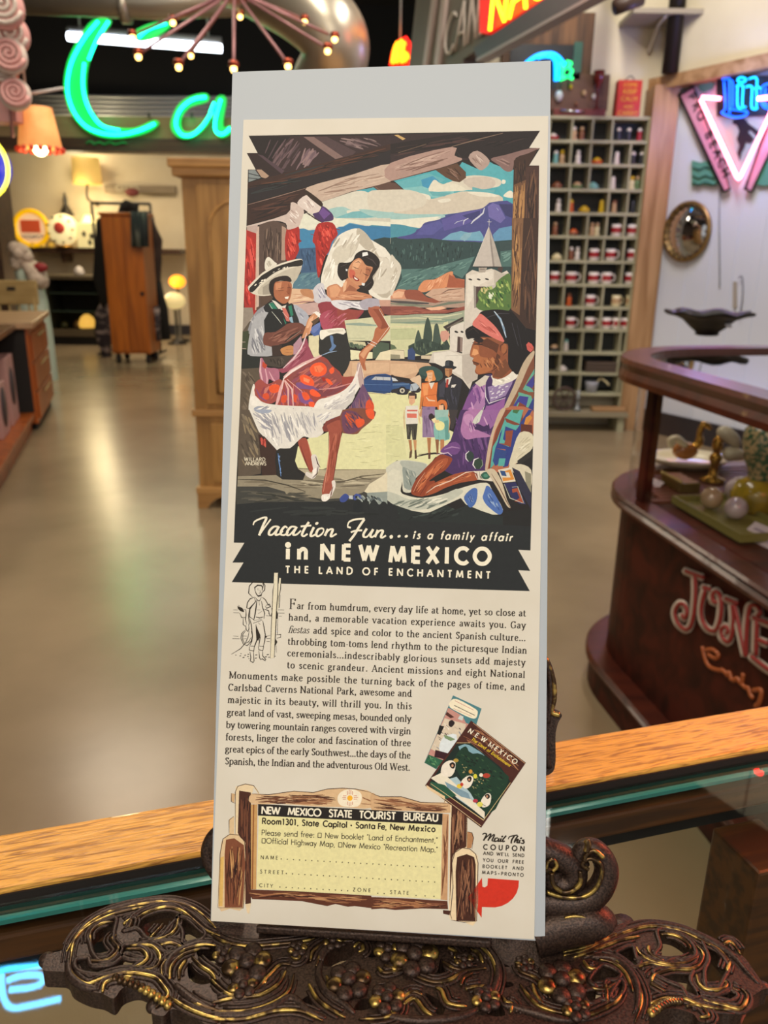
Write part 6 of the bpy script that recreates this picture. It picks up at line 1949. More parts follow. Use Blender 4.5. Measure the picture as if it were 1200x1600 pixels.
# lettering painted on the front: laid out on the body's face
SIL = mat('silver_lettering', '#bfb2a4', .4); REDL = mat('red_lettering', '#8f2a26', .4); ORL = mat('orange_script', '#a3552a', .4)
def onface(px, py, o=.002): q = onplane(px, py, CM @ Vector((0, -o, .3)), v); return q
JT = lambda s_: [(1040+float(a.split(',')[0])/6.4, 860+float(a.split(',')[1])/6.4) for a in s_.split()]
def letter_strokes(name, strokes, r0, m, o, r1=None):
    mb = MB()
    for s_ in strokes:
        Q = smooth_path([tuple(onface(x, y, o)) for x, y in JT(s_)], 5)
        mb.tube(Q, r0, 6)
    return mb.build(name, m, case)
JONES = {'J': ['200,205 290,240 380,270', '295,250 300,420 285,620 250,760 190,790 120,720 95,620 130,540 190,545 215,620 190,680 165,640'],
 'O': ['380,370 450,390', '400,390 360,560 370,700 430,790 500,800 545,700 560,560 545,450 500,410 470,450 480,510 515,520'],
 'N': ['600,480 720,530', '670,540 680,700 660,860 620,915 570,870 560,790 600,760 630,800 610,830', '690,540 740,780 800,1060', '805,1060 810,850 830,620 860,550 920,560 950,620 920,650'],
 'E': ['880,670 1040,730 1150,770', '915,690 905,1050', '920,890 1020,930', '860,1060 1000,1170 1120,1240'],
 'S': ['1330,820 1230,800 1190,900 1260,1030 1320,1150 1260,1260 1180,1230']}
for ch, st in JONES.items():
    a = letter_strokes('lettering', st, .0115, SIL, .001); a['label'] = 'silver outlined red letter %s' % ch
    I = MB()
    for s_ in st: I.tube(smooth_path([tuple(onface(x, y, .0115)) for x, y in JT(s_)], 5), .0048, 6)
    I.build('letter_core', REDL, a)
s_ = letter_strokes('script_lettering', ['370,960 400,1090 440,1160 500,1190 560,1200', '400,1000 470,990 530,1040 500,1080 430,1040', '560,1190 600,1220 620,1250 640,1220 660,1290', '650,1280 690,1300 720,1280 760,1330 780,1230', '760,1330 800,1370 830,1380 850,1440 880,1480', '880,1400 960,1400 940,1520 900,1560'], .006, ORL, .001)
s_['label'] = 'orange script word under the large letters'
# things shown in the case
GOLD = mat('gold_glaze', '#b98a35', .25, metal=.8); IVORY = mat('ivory_glaze', '#d8cfae', .3, coat=.4); AMBER = mat('amber_glass', '#a8641c', .12, coat=.6)
def deck(px, py): return onz(px, py, LZ+.005)
c = deck(1075, 728)
t = empty('oval_platter', 'ivory oval platter under the golden swan inside the candy case', 'platter', c)
MB().lathe([(0, .010), (.07, .010), (.105, .018), (.13, .034), (.135, .033), (.11, .012), (.07, 0), (0, 0)], c, 28, sx=1, sy=.8).build('dish', IVORY, t)
sw = c+Vector((-.012, .01, .016))
t = empty('swan_figurine', 'golden amber swan figurine sitting on the ivory platter', 'figurine', sw)
mb = MB(); mb.sphere(sw+Vector((0, 0, .032)), .034, 10, (1.25, .8, .85)); mb.build('body', AMBER, t)
mb = MB(); mb.tube(smooth_path([tuple(sw+Vector(q)) for q in ((.02, 0, .04), (.042, 0, .06), (.04, 0, .095), (.048, 0, .12), (.062, 0, .118), (.074, 0, .108))], 5), [.014]*8+[.010]*14+[.007]*4, 10); mb.build('neck', GOLD, t)
mb = MB(); mb.tube(smooth_path([tuple(sw+Vector(q)) for q in ((-.005, -.01, .05), (-.035, -.012, .075), (-.055, -.01, .07), (-.05, -.008, .05))], 5), [.012]*16, 8); mb.build('wing', IVORY, t)
bd = deck(1113, 752)
t = empty('bird_ornament', 'ivory winged bird ornament on a golden column inside the candy case', 'ornament', bd)
MB().lathe([(0, 0), (.036, 0), (.038, .008), (.014, .016), (.012, .05), (.02, .075), (.012, .09), (0, .092)], bd, 16).build('column', GOLD, t)
mb = MB(); mb.sphere(bd+Vector((.0, 0, .115)), .02, 8, (.8, .8, 1.5)); mb.build('body', GOLD, t)
for a_, b_, c_ in (((-.005, 0, .165), (.035, -.005, .14), (.065, 0, .108)), ((.015, -.01, .085), (.05, -.015, .092), (.085, -.01, .078))):
    mb = MB(); mb.tube(smooth_path([tuple(bd+Vector(q)) for q in (a_, b_, c_)], 5), [.008, .016, .021, .023, .022, .021, .020, .017, .013, .008, .004], 10); mb.build('wing', IVORY, t)
pa = deck(1180, 800)
t = empty('pineapple_jar', 'yellow and green cloisonne vase at the right edge inside the candy case', 'vase', pa)
MB().lathe([(0, 0), (.05, 0), (.066, .02), (.072, .05), (.058, .082), (.034, .095)], pa, 24).build('bowl', mat('yellow_glass', '#b79a1e', .2, coat=.5, col2='#8e7c14', nscale=(30, 30, 30)), t)
MB().lathe([(.032, .094), (.036, .115), (.05, .15), (.06, .19), (.058, .225), (.045, .24), (0, .243)], pa, 24).build('neck', mat('cloisonne', '#3f6a4c', .25, col2='#c9b583', nscale=(70, 70, 70), ramp=(.45, .55), coat=.5), t)
GL1 = mat('pearl_glass', '#c4b4b6', .1, coat=1, spec=.8); GL2 = mat('champagne_glass', '#b59a78', .1, coat=1, spec=.8)
TRAYM = mat('olive_tray', '#7f7a3c', .35)
tr = deck(1140, 812)
t = empty('ornament_tray', 'olive green tray of glass balls inside the candy case', 'tray', tr)
TM = Matrix.Translation(tr) @ Matrix.Rotation(atan2(d.y, d.x), 4, 'Z')
mb = MB(); mb.box((-.16, -.08, 0), (.17, .08, .006), TM, .002)
for lo, hi in (((-.16, -.08, .006), (.17, -.074, .022)), ((-.16, .074, .006), (.17, .08, .022)), ((-.16, -.074, .006), (-.154, .074, .022)), ((.164, -.074, .006), (.17, .074, .022))): mb.box(lo, hi, TM)
mb.build('tray', TRAYM, t)
for (px, py, r_, m_, lb) in ((1112, 778, .030, GL2, 'champagne coloured glass ball, leftmost in the olive tray'), (1155, 766, .038, GL1, 'large pearly glass ball at the back of the olive tray'), (1150, 794, .030, GL1, 'small pearly glass ball in front of the large one in the tray'), (1193, 785, .030, GL2, 'tan glass ball at the right end of the olive tray')):
    q = onz(px, py, LZ+.012+r_); o = MB().sphere(q, r_, 12).build('glass_ball', m_); tag(o, lb, 'glass ball', 'glass balls in the olive tray')
bx = deck(1062, 762)
t = empty('trinket_box', 'small brass trinket box with fringed edge behind the glass balls', 'box', bx)
TM = Matrix.Translation(bx) @ Matrix.Rotation(atan2(d.y, d.x), 4, 'Z')
mb = MB(); mb.box((-.06, -.03, 0), (.06, .03, .03), TM, .003); mb.build('body', mat('aged_brass', '#83733a', .35, metal=.7), t)
mb = MB()
for k in range(11): mb.sphere(TM @ Vector((-.055+k*.011, -.032, .034)), .0055, 5)
mb.build('beading', mat('aged_brass_light', '#b9a868', .3, metal=.7), t)
CARD = mat('card_white', '#d9cfd2', .6)
for (px, py, s_, lb) in ((1023, 757, .026, 'small white crumpled tag near the corner post of the candy case'), (1188, 842, .055, 'printed white price card leaning at the front of the candy case')):
    q = deck(px, py); TM = Matrix.Translation(q) @ Matrix.Rotation(atan2(d.y, d.x)+.15, 4, 'Z') @ Matrix.Rotation(radians(38), 4, 'X')
    t = empty('price_card', lb, 'card', q)
    MB().box((-s_, -s_*.7, .0), (s_, s_*.7, .0015), TM, .0005).build('card', CARD, t)
    mb = MB()
    for k in range(3): mb.box((-s_*.7, -s_*.4+k*s_*.35, .0016), (s_*.7, -s_*.3+k*s_*.35, .0019), TM)
    mb.build('print', mat('card_print', '#9a8aa0', .6), t)
# dark glass bowl standing on top of the case
bc = onz(1104, 524, TZ-.012)
t = empty('footed_bowl', 'wide black glass bowl with ruffled rim standing on top of the candy case', 'bowl', bc)
prof = [(0, .0), (.035, 0), (.045, .004), (.042, .012), (.065, .03), (.095, .058), (.125, .075), (.158, .082), (.158, .088), (.12, .083), (.085, .064), (.05, .03), (0, .02)]
mb = MB(); n = 40; vs = []; fs = []
for i, (r_, z) in enumerate(prof):
    for j in range(n):
        a = 2*pi*j/n; k = 1+(.05*sin(7*a) if r_ > .11 else 0); vs.append(bc+Vector((r_*k*cos(a), r_*k*sin(a), z+(.006*sin(7*a+1) if r_ > .11 else 0))))
for i in range(len(prof)-1):
    for j in range(n): fs.append((i*n+j, i*n+(j+1) % n, (i+1)*n+(j+1) % n, (i+1)*n+j))
mb.add(vs, fs, True).build('bowl', mat('black_amethyst', '#0a0608', .45, spec=.25), t)
q = bc+Vector((.045, -.078, .045)); TM = Matrix.Translation(q) @ Matrix.Rotation(radians(22), 4, 'Z') @ Matrix.Rotation(radians(42), 4, 'X')
MB().box((-.013, -.013, 0), (.013, .013, .0012), TM).build('price_sticker', mat('sticker_white', '#d8d4d8', .5), t)
# ------------------------------------------------------------------ pigeonhole shelf against the wall, with mugs and trinkets
SAGE = mat('sage_shelf_paint', '#aba88c', .6, col2='#9a977c', nscale=(8, 8, 8))
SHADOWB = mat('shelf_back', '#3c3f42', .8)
SY = 6.30
sx1 = ony(1018, 186, SY).x; sx0 = sx1-1.15; DEP = .16
rows = [184, 221.5, 258.5, 297.5, 334.5, 371, 409.5, 446, 481.5, 516.5, 552.5, 584.5, 616.5]
ZR = [ony(940, y, SY).z for y in rows]
sh = empty('pigeonhole_shelf', 'tall sage green pigeonhole shelf full of mugs and trinkets beside the wooden corner post', 'shelf', (sx1-.5, SY+.08, 0))
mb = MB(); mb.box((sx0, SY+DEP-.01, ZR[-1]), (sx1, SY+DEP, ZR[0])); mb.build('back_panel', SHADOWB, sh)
for x in (sx0, sx1-.02): MB().box((x, SY, .02), (x+.022, SY+DEP, ZR[0])).build('side_panel', SAGE, sh)
for z in ZR: MB().box((sx0, SY-.004, z-.010), (sx1, SY+DEP, z+.010)).build('shelf_board', SAGE, sh)
divs = [[894, 926, 957], [892, 923, 955, 985], [891, 921, 953, 983], [889.5, 951, 981], [888, 918, 948, 976], [886, 916, 943, 975], [913.5, 972], [880.5, 912, 942], [880.5, 910, 939, 968], [879, 910, 939, 969], [907, 966], [906, 966]]
cells = []
for i, dv in enumerate(divs):
    zc = (rows[i]+rows[i+1])/2; X = [ony(px, zc, SY).x for px in dv]
    x = X[0]-.16
    while x > sx0+.05: X.insert(0, x); x -= .16 if i < 10 else .3
    for x in X: MB().box((x-.006, SY, ZR[i+1]+.01), (x+.006, SY+DEP-.01, ZR[i]-.01)).build('divider', SAGE, sh)
# lower open part and plank
mb = MB(); mb.box((sx0, SY+DEP-.01, .3), (sx1, SY+DEP, ZR[-1])); mb.build('lower_back', mat('pale_blue_panel', '#8fa3ac', .7), sh)
MB().box((sx0, SY-.15, .12), (sx1+.02, SY+DEP, .15)).build('lower_shelf', mat('grey_plank', '#8a8068', .7), sh)
MB().box((sx0, SY-.12, 0), (sx0+.05, SY+DEP, .12)).build('foot', SAGE, sh); MB().box((sx1-.05, SY-.12, 0), (sx1, SY+DEP, .12)).build('foot', SAGE, sh)
# --- mug prototype
CER = mat('white_ceramic', '#d6cdc6', .25, coat=.4); RED = mat('red_band', '#9c2028', .4); BROWNC = mat('brown_ceramic', '#7c4a30', .4); DK = mat('dark_ceramic', '#2a2c34', .3); YEL = mat('yellow_plastic', '#c9a516', .4); TAN = mat('tan_ceramic', '#b3926e', .4); GRN = mat('green_ceramic', '#5c7448', .4); TEA = mat('aqua_ceramic', '#6fa6a0', .4); ORG = mat('orange_ceramic', '#c0561f', .4); CREAMC = mat('cream_ceramic', '#cfc39a', .35)
def mug_proto():
    t = empty('mug', 'mug', 'mug', (0, 0, 0))
    MB().lathe([(0, 0), (.034, 0), (.037, .004), (.037, .085), (.034, .085), (.033, .01), (0, .008)], (0, 0, 0), 18).build('cup', CER, t)
    MB().lathe([(.0376, .025), (.0376, .062)], (0, 0, 0), 18).build('printed_band', RED, t)
    MB().tube(smooth_path([(.035, 0, .07), (.055, 0, .068), (.062, 0, .045), (.053, 0, .022), (.035, 0, .02)], 4), .005, 6).build('handle', CER, t)
    return t
mug0 = mug_proto(); used = [False]
rowname = ['first', 'second', 'third', 'fourth', 'fifth', 'sixth', 'seventh', 'eighth', 'ninth', 'tenth', 'eleventh', 'bottom']
def put(px, row): x = ony(px, rows[row+1]-4, SY).x; return Vector((x, SY+.055, ZR[row+1]+.0102))
mugs = [(965, 5, 'red and white'), (990, 5, 'red and white'), (930, 6, 'pink printed white'), (956, 6, 'red and white'), (991, 6, 'wide red'), (868, 7, 'red and white'), (894, 7, 'wide red'), (929, 7, 'salmon printed white'), (950, 7, 'salmon printed white'), (987, 7, 'plain pale'), (924, 8, 'red and white'), (965, 8, 'cream'), (988, 8, 'cream'), (893, 9, 'red and white'), (923, 9, 'pinkish'), (949, 9, 'red and white'), (966, 9, 'red and white'), (981, 9, 'red and white')]
mugs = [(a_, b_-1, c_) for a_, b_, c_ in mugs]
for k, (px, r_, kind) in enumerate(mugs):
    o = mug0 if not used[0] else copy_tree(mug0); used[0] = True
    o.location = put(px, r_); o.rotation_euler = (0, 0, random.uniform(-.5, .3)); s_ = 1.12 if 'wide' in kind else random.uniform(.95, 1.05); o.scale = (s_, s_, 1.0)
    nth = ['left', 'second', 'third', 'fourth', 'last'][min(4, sum(1 for m_ in mugs[:k] if m_[1] == r_))]
    o['label'] = '%s mug on the %s row of the pigeonhole shelf, %s of that row' % (kind, rowname[r_], nth); o['group'] = 'mugs in the pigeonhole shelf'
    if kind == 'cream':
        for c_ in o.children:
            c_.data = c_.data.copy(); c_.data.materials[0] = CREAMC if 'band' not in c_.name else TAN
# --- trinkets
def figurine(kind, p, m1, m2, s_=1.0):
    t = empty(kind[0], kind[1], kind[2], p, 0, kind[3])
    if kind[0] == 'figurine':
        MB().lathe([(0, 0), (.018, 0), (.022, .008), (.014, .03), (.019, .048), (.010, .058), (0, .06)], (0, 0, 0), 12).build('body', m1, t, True)
        MB().sphere((0, 0, .070), .014, 7).build('head', m2, t, True)
    elif kind[0] == 'salt_shaker':
        MB().lathe([(0, 0), (.017, 0), (.019, .005), (.014, .05), (.014, .06)], (0, 0, 0), 12).build('body', m1, t, True)
        MB().lathe([(.0145, .06), (.0145, .068), (.008, .078), (0, .08)], (0, 0, 0), 12).build('cap', m2, t, True)
    elif kind[0] == 'small_dish':
        MB().lathe([(0, 0), (.03, 0), (.038, .022), (.035, .022), (.026, .006), (0, .005)], (0, 0, 0), 14).build('dish', m1, t, True)
        MB().lathe([(0, .006), (.033, .02), (.02, .036), (0, .045)], (0, 0, 0), 14).build('contents', m2, t, True)
    t.scale = (s_, s_, s_); return t
tr_ = [(866, 1, 'small_dish', RED, CER, 'red and cream'), (899, 1, 'figurine', TAN, CER, 'tan'), (911, 1, 'figurine', BROWNC, TAN, 'brown'), (969, 1, 'salt_shaker', DK, CER, 'dark bodied'), (985, 1, 'salt_shaker', DK, CER, 'dark bodied'), (1002, 1, 'salt_shaker', RED, CER, 'red bodied'),
 (870, 2, 'salt_shaker', TEA, CER, 'aqua'), (880, 2, 'figurine', TAN, YEL, 'tan and yellow'), (905, 2, 'figurine', CER, CER, 'large white'), (935, 2, 'small_dish', ORG, YEL, 'orange and yellow'), (966, 2, 'salt_shaker', CER, CER, 'white'), (992, 2, 'salt_shaker', DK, CER, 'dark'), (1005, 2, 'salt_shaker', DK, CER, 'dark'),
 (872, 3, 'small_dish', BROWNC, BROWNC, 'dark brown'), (904, 3, 'small_dish', GRN, TAN, 'green and tan'), (929, 3, 'small_dish', TEA, TEA, 'aqua'), (960, 3, 'salt_shaker', CER, CER, 'white'), (990, 3, 'figurine', CREAMC, YEL, 'cream and yellow'), (998, 3, 'figurine', GRN, TAN, 'green'),
 (874, 4, 'figurine', CER, CER, 'white'), (894, 4, 'salt_shaker', ORG, YEL, 'orange'), (915, 4, 'small_dish', YEL, YEL, 'bright yellow'), (942, 4, 'salt_shaker', YEL, YEL, 'bright yellow'), (962, 4, 'salt_shaker', TAN, BROWNC, 'tan'), (991, 4, 'salt_shaker', DK, DK, 'dark'), (1003, 4, 'figurine', DK, TEA, 'dark'),
 (869, 5, 'figurine', BROWNC, TAN, 'brown'), (898, 5, 'small_dish', BROWNC, ORG, 'rust brown'), (927, 5, 'figurine', TAN, TAN, 'tan'), (935, 5, 'figurine', CREAMC, TAN, 'cream'),
 (872, 6, 'small_dish', CREAMC, CREAMC, 'cream'), (894, 6, 'figurine', BROWNC, CER, 'brown'), (904, 6, 'figurine', CER, CER, 'white'),
 (891, 8, 'figurine', ORG, BROWNC, 'orange'), (886, 10, 'salt_shaker', CER, TEA, 'pale blue'), (868, 10, 'small_dish', DK, TAN, 'dark'), (880, 11, 'small_dish', CER, CER, 'pale round')]
cnt = {}
for px, r_, kd, m1, m2, cl in tr_:
    r_ -= 1
    key = (r_, cl, kd); cnt[key] = cnt.get(key, 0)+1
    side = 'left end' if px < 885 else 'left part' if px < 925 else 'middle' if px < 955 else 'right part' if px < 995 else 'right end'
    p = put(px, r_)
    figurine((kd, '%s %s, %s of the %s pigeonhole row%s' % (cl, kd.replace('_', ' '), side, rowname[r_], ', rightmost' if cnt[key] > 1 else ''), kd.replace('_', ' ').replace('small ', ''), 'trinkets in the pigeonhole shelf'), p, m1, m2, 1.15)
# folded dark cloths and pots in the lowest rows
p = put(936, 10)
for k in range(3):
    o = MB().box((p.x-.10, SY+.01, p.z+k*.028), (p.x+.14, SY+.13, p.z+.024+k*.028), None, .006).build('folded_cloth', mat('brown_cloth', '#54463c', .9)); tag(o, 'brown folded cloth in the eleventh shelf row, %s of the pile' % ('bottom', 'middle', 'top')[k], 'cloth', 'folded cloths')
p = put(926, 11)
t = empty('ceramic_pot', 'pale grey pot in the bottom row of the pigeonhole shelf', 'pot', p)
MB().lathe([(0, 0), (.04, 0), (.052, .07), (.055, .085), (.05, .085), (.04, .02), (0, .01)], p, 16).build('pot', mat('grey_glaze', '#a9abb8', .4), t)
MB().tube(smooth_path([tuple(p+Vector(q)) for q in ((.04, -.02, .08), (.06, -.02, .11), (.1, -.03, .09), (.13, -.03, .06))], 4), .008, 6).build('branch', CREAMC, t)
# on top of the shelf
p = ony(885, 181, SY+.06); TZ2 = ZR[0]+.0105
t = empty('tool_box', 'rusty red metal box with a silver bar and knick-knacks, on top of the pigeonhole shelf', 'box', (p.x, SY+.08, TZ2))
MB().box((p.x-.10, SY+.02, TZ2), (p.x+.27, SY+.14, TZ2+.05), None, .006).build('tray', mat('rust_red', '#6b2420', .5), t)
MB().tube([(p.x-.06, SY+.012, TZ2+.034), (p.x+.12, SY+.012, TZ2+.03)], .009, 8).build('bar', mat('chrome', '#d0d0d8', .15, metal=1), t)
MB().box((p.x-.12, SY+.10, TZ2+.05), (p.x+.30, SY+.15, TZ2+.285), None, .004).build('back_board', mat('brown_board', '#5a3a2c', .6, col2='#6d4a38', nscale=(4, 20, 20)), t)
for k, (dx, dz, r_, m_) in enumerate(((-.06, .14, .03, COND), (.02, .20, .013, YEL), (.12, .16, .016, TAN), (.19, .14, .015, CER), (.07, .09, .012, BROWNC))):
    MB().sphere((p.x+dx, SY+.085, TZ2+dz), r_, 7, (1, .8, 1.3)).build('knick_knack', m_, t)
p = ony(932, 160, SY+.05)
t = empty('red_goblet', 'dark red glass goblet on top of the pigeonhole shelf', 'goblet', (p.x, SY+.06, TZ2))
MB().lathe([(0, 0), (.026, 0), (.026, .004), (.006, .01), (.006, .13), (.02, .16), (.038, .2), (.04, .245), (.036, .245), (.03, .2), (0, .17)], (p.x, SY+.04, TZ2+.05), 16).build('cup', mat('red_glass', '#6b1018', .15, coat=.5), t)
a = ony(963, 180, SY); b = ony(1006, 124, SY)
t = empty('red_tin_sign', 'bright red tin with yellow lettering standing on top of the pigeonhole shelf', 'tin', ((a.x+b.x)/2, SY+.06, TZ2))
MB().box((a.x, SY+.02, TZ2), (b.x, SY+.11, b.z), None, .006).build('body', mat('red_tin', '#b8281e', .4), t)
for k, (s_, h_) in enumerate((('COME', .024), ('KEEP', .03), ('CALM', .03), ('AND', .022), ('CARRY', .03))):
    M_ = Matrix.Translation(((a.x+b.x)/2, SY+.018, b.z-.045-k*.046)) @ Matrix.Rotation(radians(90), 4, 'X')
    text_mesh('lettering', s_, h_*1.5, mat('tin_yellow', '#d8a828', .4), M_, t, .001)
MB().tube(smooth_path([(a.x+.05, SY+.05, b.z), (a.x+.09, SY+.05, b.z+.03), (b.x-.05, SY+.05, b.z)], 4), .004, 6).build('handle', DK, t)
# dusty things on the lower shelf
for k, (px, r_, lb, m_) in enumerate(((878, .085, 'dark rusty iron wheel on the lowest plank of the pigeonhole shelf', mat('rusty_iron', '#3f302a', .7, col2='#57443a', nscale=(20, 20, 20))),)):
    c = ony(px, 668, SY-.05); t = empty('iron_wheel', lb, 'wheel', (c.x, c.y, .151))
    mb = MB(); mb.tube([(c.x+r_*cos(2*pi*i/20), c.y, .16+r_+r_*sin(2*pi*i/20)) for i in range(20)], .012, 6, True); mb.build('rim', m_, t)
    mb = MB()
    for i in range(6): mb.tube([(c.x, c.y, .16+r_), (c.x+r_*cos(pi*i/3), c.y, .16+r_+r_*sin(pi*i/3))], .006, 5)
    mb.build('spokes', m_, t)
c = ony(897, 690, SY-.05); t = empty('metal_lamp_base', 'grey metal pillar standing beside the iron wheel', 'ornament', (c.x, c.y, .151))
MB().lathe([(0, 0), (.03, 0), (.03, .02), (.012, .03), (.012, .09), (.02, .1), (.012, .11), (.016, .16), (0, .165)], (c.x, c.y, .151), 12).build('pillar', mat('dull_grey_metal', '#8c9092', .4, metal=.5), t)
c = ony(945, 668, SY-.05); o = MB().box((c.x-.12, c.y-.04, .151), (c.x+.14, c.y+.05, .185), None, .01).build('wooden_plank', OAKX); tag(o, 'short worn plank lying on the lowest shelf plank', 'plank')
# ------------------------------------------------------------------ right wall: neon sign, round mirror, cord, high shelf
def onrw(px, py, off=.0): return onplane(px, py, RW0+RWN*off, RWN)
K7 = lambda s_: [(1030+float(a.split(',')[0])/5.923, 60+float(a.split(',')[1])/5.923) for a in s_.split()]
mir = lambda P: [(2*1153.4-x, y) for x, y in P]
c = onrw(1153, 180, .05)
ns = empty('neon_beer_sign', 'large triangular pink and blue neon beach sign on the white boarded wall', 'neon sign', c)
def flatp(name, P, off, th, m, par):
    mb = MB(); A = [onrw(x, y, off) for x, y in P]; n = len(A); B_ = [q+RWN*th for q in A]
    mb.add(A+B_, [tuple(range(n)), tuple(range(2*n-1, n-1, -1))]+[(i, i+n, (i+1) % n+n, (i+1) % n) for i in range(n)])
    bm = bmesh.new(); me = bpy.data.meshes.new('t'); me.from_pydata(mb.v, [], mb.f); bm.from_mesh(me); bmesh.ops.triangulate(bm, faces=[f for f in bm.faces if len(f.verts) > 4]); bmesh.ops.recalc_face_normals(bm, faces=bm.faces[:])
    mb2 = MB(); bm.verts.index_update(); mb2.add([tuple(q.co) for q in bm.verts], [[q.index for q in f.verts] for f in bm.faces]); bm.free(); bpy.data.meshes.remove(me)
    return mb2.build(name, m, par)
BLK = mat('sign_black', '#141218', .5); PNK = mat('sign_pink', '#c78aa0', .5, col2='#cf9ab0', nscale=(8, 8, 8)); WAV = mat('sign_green', '#5c9a86', .5); WAVD = mat('sign_green_dark', '#2c5c50', .5)
flatp('border', K7('185,525 325,440 665,1400 600,1425'), .03, .02, BLK, ns)
flatp('lettered_board', K7('205,530 318,462 645,1385 610,1408'), .052, .006, PNK, ns)
R_ = mir(K7('185,525 325,440 665,1400 600,1425')); flatp('border', R_, .03, .02, BLK, ns)
R_ = mir(K7('205,530 318,462 645,1385 610,1408')); flatp('lettered_board', R_, .052, .006, PNK, ns)
flatp('wave_panel', K7('310,1130 400,1150 470,1130 520,1180 560,1350 480,1365 400,1350 310,1365'), .02, .012, WAV, ns)
flatp('wave_panel', mir(K7('310,1130 400,1150 470,1130 520,1180 560,1350 480,1365 400,1350 310,1365')), .02, .012, WAV, ns)
flatp('wave_panel', K7('370,440 440,400 520,410 500,470 420,500 380,480'), .02, .012, WAV, ns)
for yy in (1190, 1270, 1330):
    MB().tube(smooth_path([tuple(onrw(x, y, .036)) for x, y in K7('310,%d 370,%d 430,%d 500,%d 540,%d' % (yy, yy+25, yy, yy+25, yy+10))], 4), .006, 6).build('wave_line', WAVD, ns)
flatp('triangle_panel', K7('400,560 1070,560 735,1290'), .045, .008, mat('sign_teal', '#6f9a98', .5, col2='#a39a88', nscale=(3, 3, 3)), ns)
flatp('name_panel', K7('540,350 1230,350 1230,715 540,720'), .062, .01, BLK, ns)
flatp('player_silhouette', K7('690,750 790,740 830,790 900,840 940,890 900,900 850,850 820,860 880,930 850,970 800,960 790,1010 760,1060 745,1130 725,1060 745,990 720,930 745,860 720,800 680,790'), .056, .004, BLK, ns)
NPK = neon('neon_pink', '#ff7f96', 9.0); NBL = neon('neon_blue', '#0a56f5', 3.6); NCY = neon('neon_cyan', '#12a4f0', 4)
def rwtube(name, s_, off, r_, m, par, mirror=False, sharp=True):
    P = K7(s_); P = mir(P) if mirror else P
    Q = [tuple(onrw(x, y, off)) for x, y in P]
    if not sharp: Q = smooth_path(Q, 5)
    return MB().tube(Q, r_, 10).build(name, m, par)
rwtube('neon_triangle', '562,557 400,545 385,570 405,610 720,1285 735,1300 750,1285 1070,610 1085,570 1070,545 920,557', .09, .0125, NPK, ns)
for s_ in ('585,378 640,375 650,400 650,700', '600,400 612,640 580,690 700,730 790,715 815,690 780,670 660,655', '655,390 680,420 680,640'): rwtube('neon_letter', s_, .09, .0055, NBL, ns, sharp=False)
for s_ in ('725,375 760,360 800,375 790,400 740,405 725,380', '715,440 745,430 775,450 770,620 800,635', '725,440 725,620 760,650', '830,375 880,360 905,380 905,440 940,465', '800,450 840,440 860,470 855,630 890,655 910,640', '880,460 900,480 900,640'): rwtube('neon_letter', s_, .09, .0050, NCY, ns, sharp=False)
for s_ in ('1010,420 965,440 945,480 945,590 980,640 1050,650 1100,620', '1010,420 1080,430 1090,500 960,530', '985,460 975,600 1020,620'): rwtube('neon_letter', s_, .09, .0055, NBL, ns, sharp=False)
for i, ch in enumerate('PRO BEACH'):
    if ch == ' ': continue
    x, y = K7('270,545')[0]; x2, y2 = K7('615,1330')[0]; t_ = (i+.2)/9
    q = onrw(x+(x2-x)*t_, y+(y2-y)*t_, .0595)
    A = atan2(y2-y, x2-x)
    M_ = Matrix((RWD, Vector((0, 0, 1)), RWN)).transposed().to_4x4(); M_.translation = q
    text_mesh('lettering', ch, .085, BLK, M_ @ Matrix.Rotation(radians(-64), 4, 'Z'), ns, .001, bold=.002)
rwtube('power_cord', '560,1400 555,1700 560,2300', .02, .004, mat('grey_cord', '#6b7080', .6), ns)
point('neon_glow', tuple(onrw(1150, 150, .35)), 12, (.25, .35, 1), .12)
point('neon_glow', tuple(onrw(1110, 230, .30)), 1.0, (1, .35, .5), .12)
# mirror
c = onrw(1073, 362, .03); MM = Matrix((RWD, Vector((0, 0, 1)), -RWN)).transposed().to_4x4(); MM.translation = c
mt_ = empty('round_mirror', 'round convex mirror in a beaded gilt frame under the neon sign', 'mirror', c)
R0 = abs((onrw(1073, 315, .03)-onrw(1073, 411, .03)).z)/2
mb = MB(); mb.tube([MM @ Vector((R0*.92*cos(2*pi*i/40), R0*.92*sin(2*pi*i/40), 0)) for i in range(40)], R0*.085, 10, True); mb.build('frame', mat('gilt_frame', '#94794c', .35, metal=.7), mt_)
mb = MB()
for i in range(22): MB().sphere(MM @ Vector((R0*.86*cos(2*pi*i/22), R0*.86*sin(2*pi*i/22), -.018)), .009, 5).build('bead', mat('dark_beads', '#3a2c1c', .4, metal=.5), mt_)
mb = MB(); vs = []; n = 32
for i in range(9):
    r_ = R0*.84*i/8
    for j in range(n): vs.append(MM @ Vector((r_*cos(2*pi*j/n), r_*sin(2*pi*j/n), -.05*(1-(i/8)**2))))
mb.add(vs, [(i*n+j, i*n+(j+1) % n, (i+1)*n+(j+1) % n, (i+1)*n+j) for i in range(8) for j in range(n)], True); mb.build('mirror_glass', mat('mirror_silver', '#d8dce4', .03, metal=1), mt_)
# lamp hook with a looped cord
t = empty('wall_hook', 'small pale hook with a looped grey cord on the boarded wall above the glass bowl', 'hook', onrw(1155, 470, .01))
rwtube('cord', '735,2220 760,2200 775,2260 770,2400 755,2500 745,2580', .03, .004, mat('grey_cord', '#6b7080', .6), t, sharp=False)
flatp('hook', [(1148, 440), (1153, 440), (1153, 480), (1148, 480)], 0, .02, mat('hook_tan', '#a8a094', .6), t)
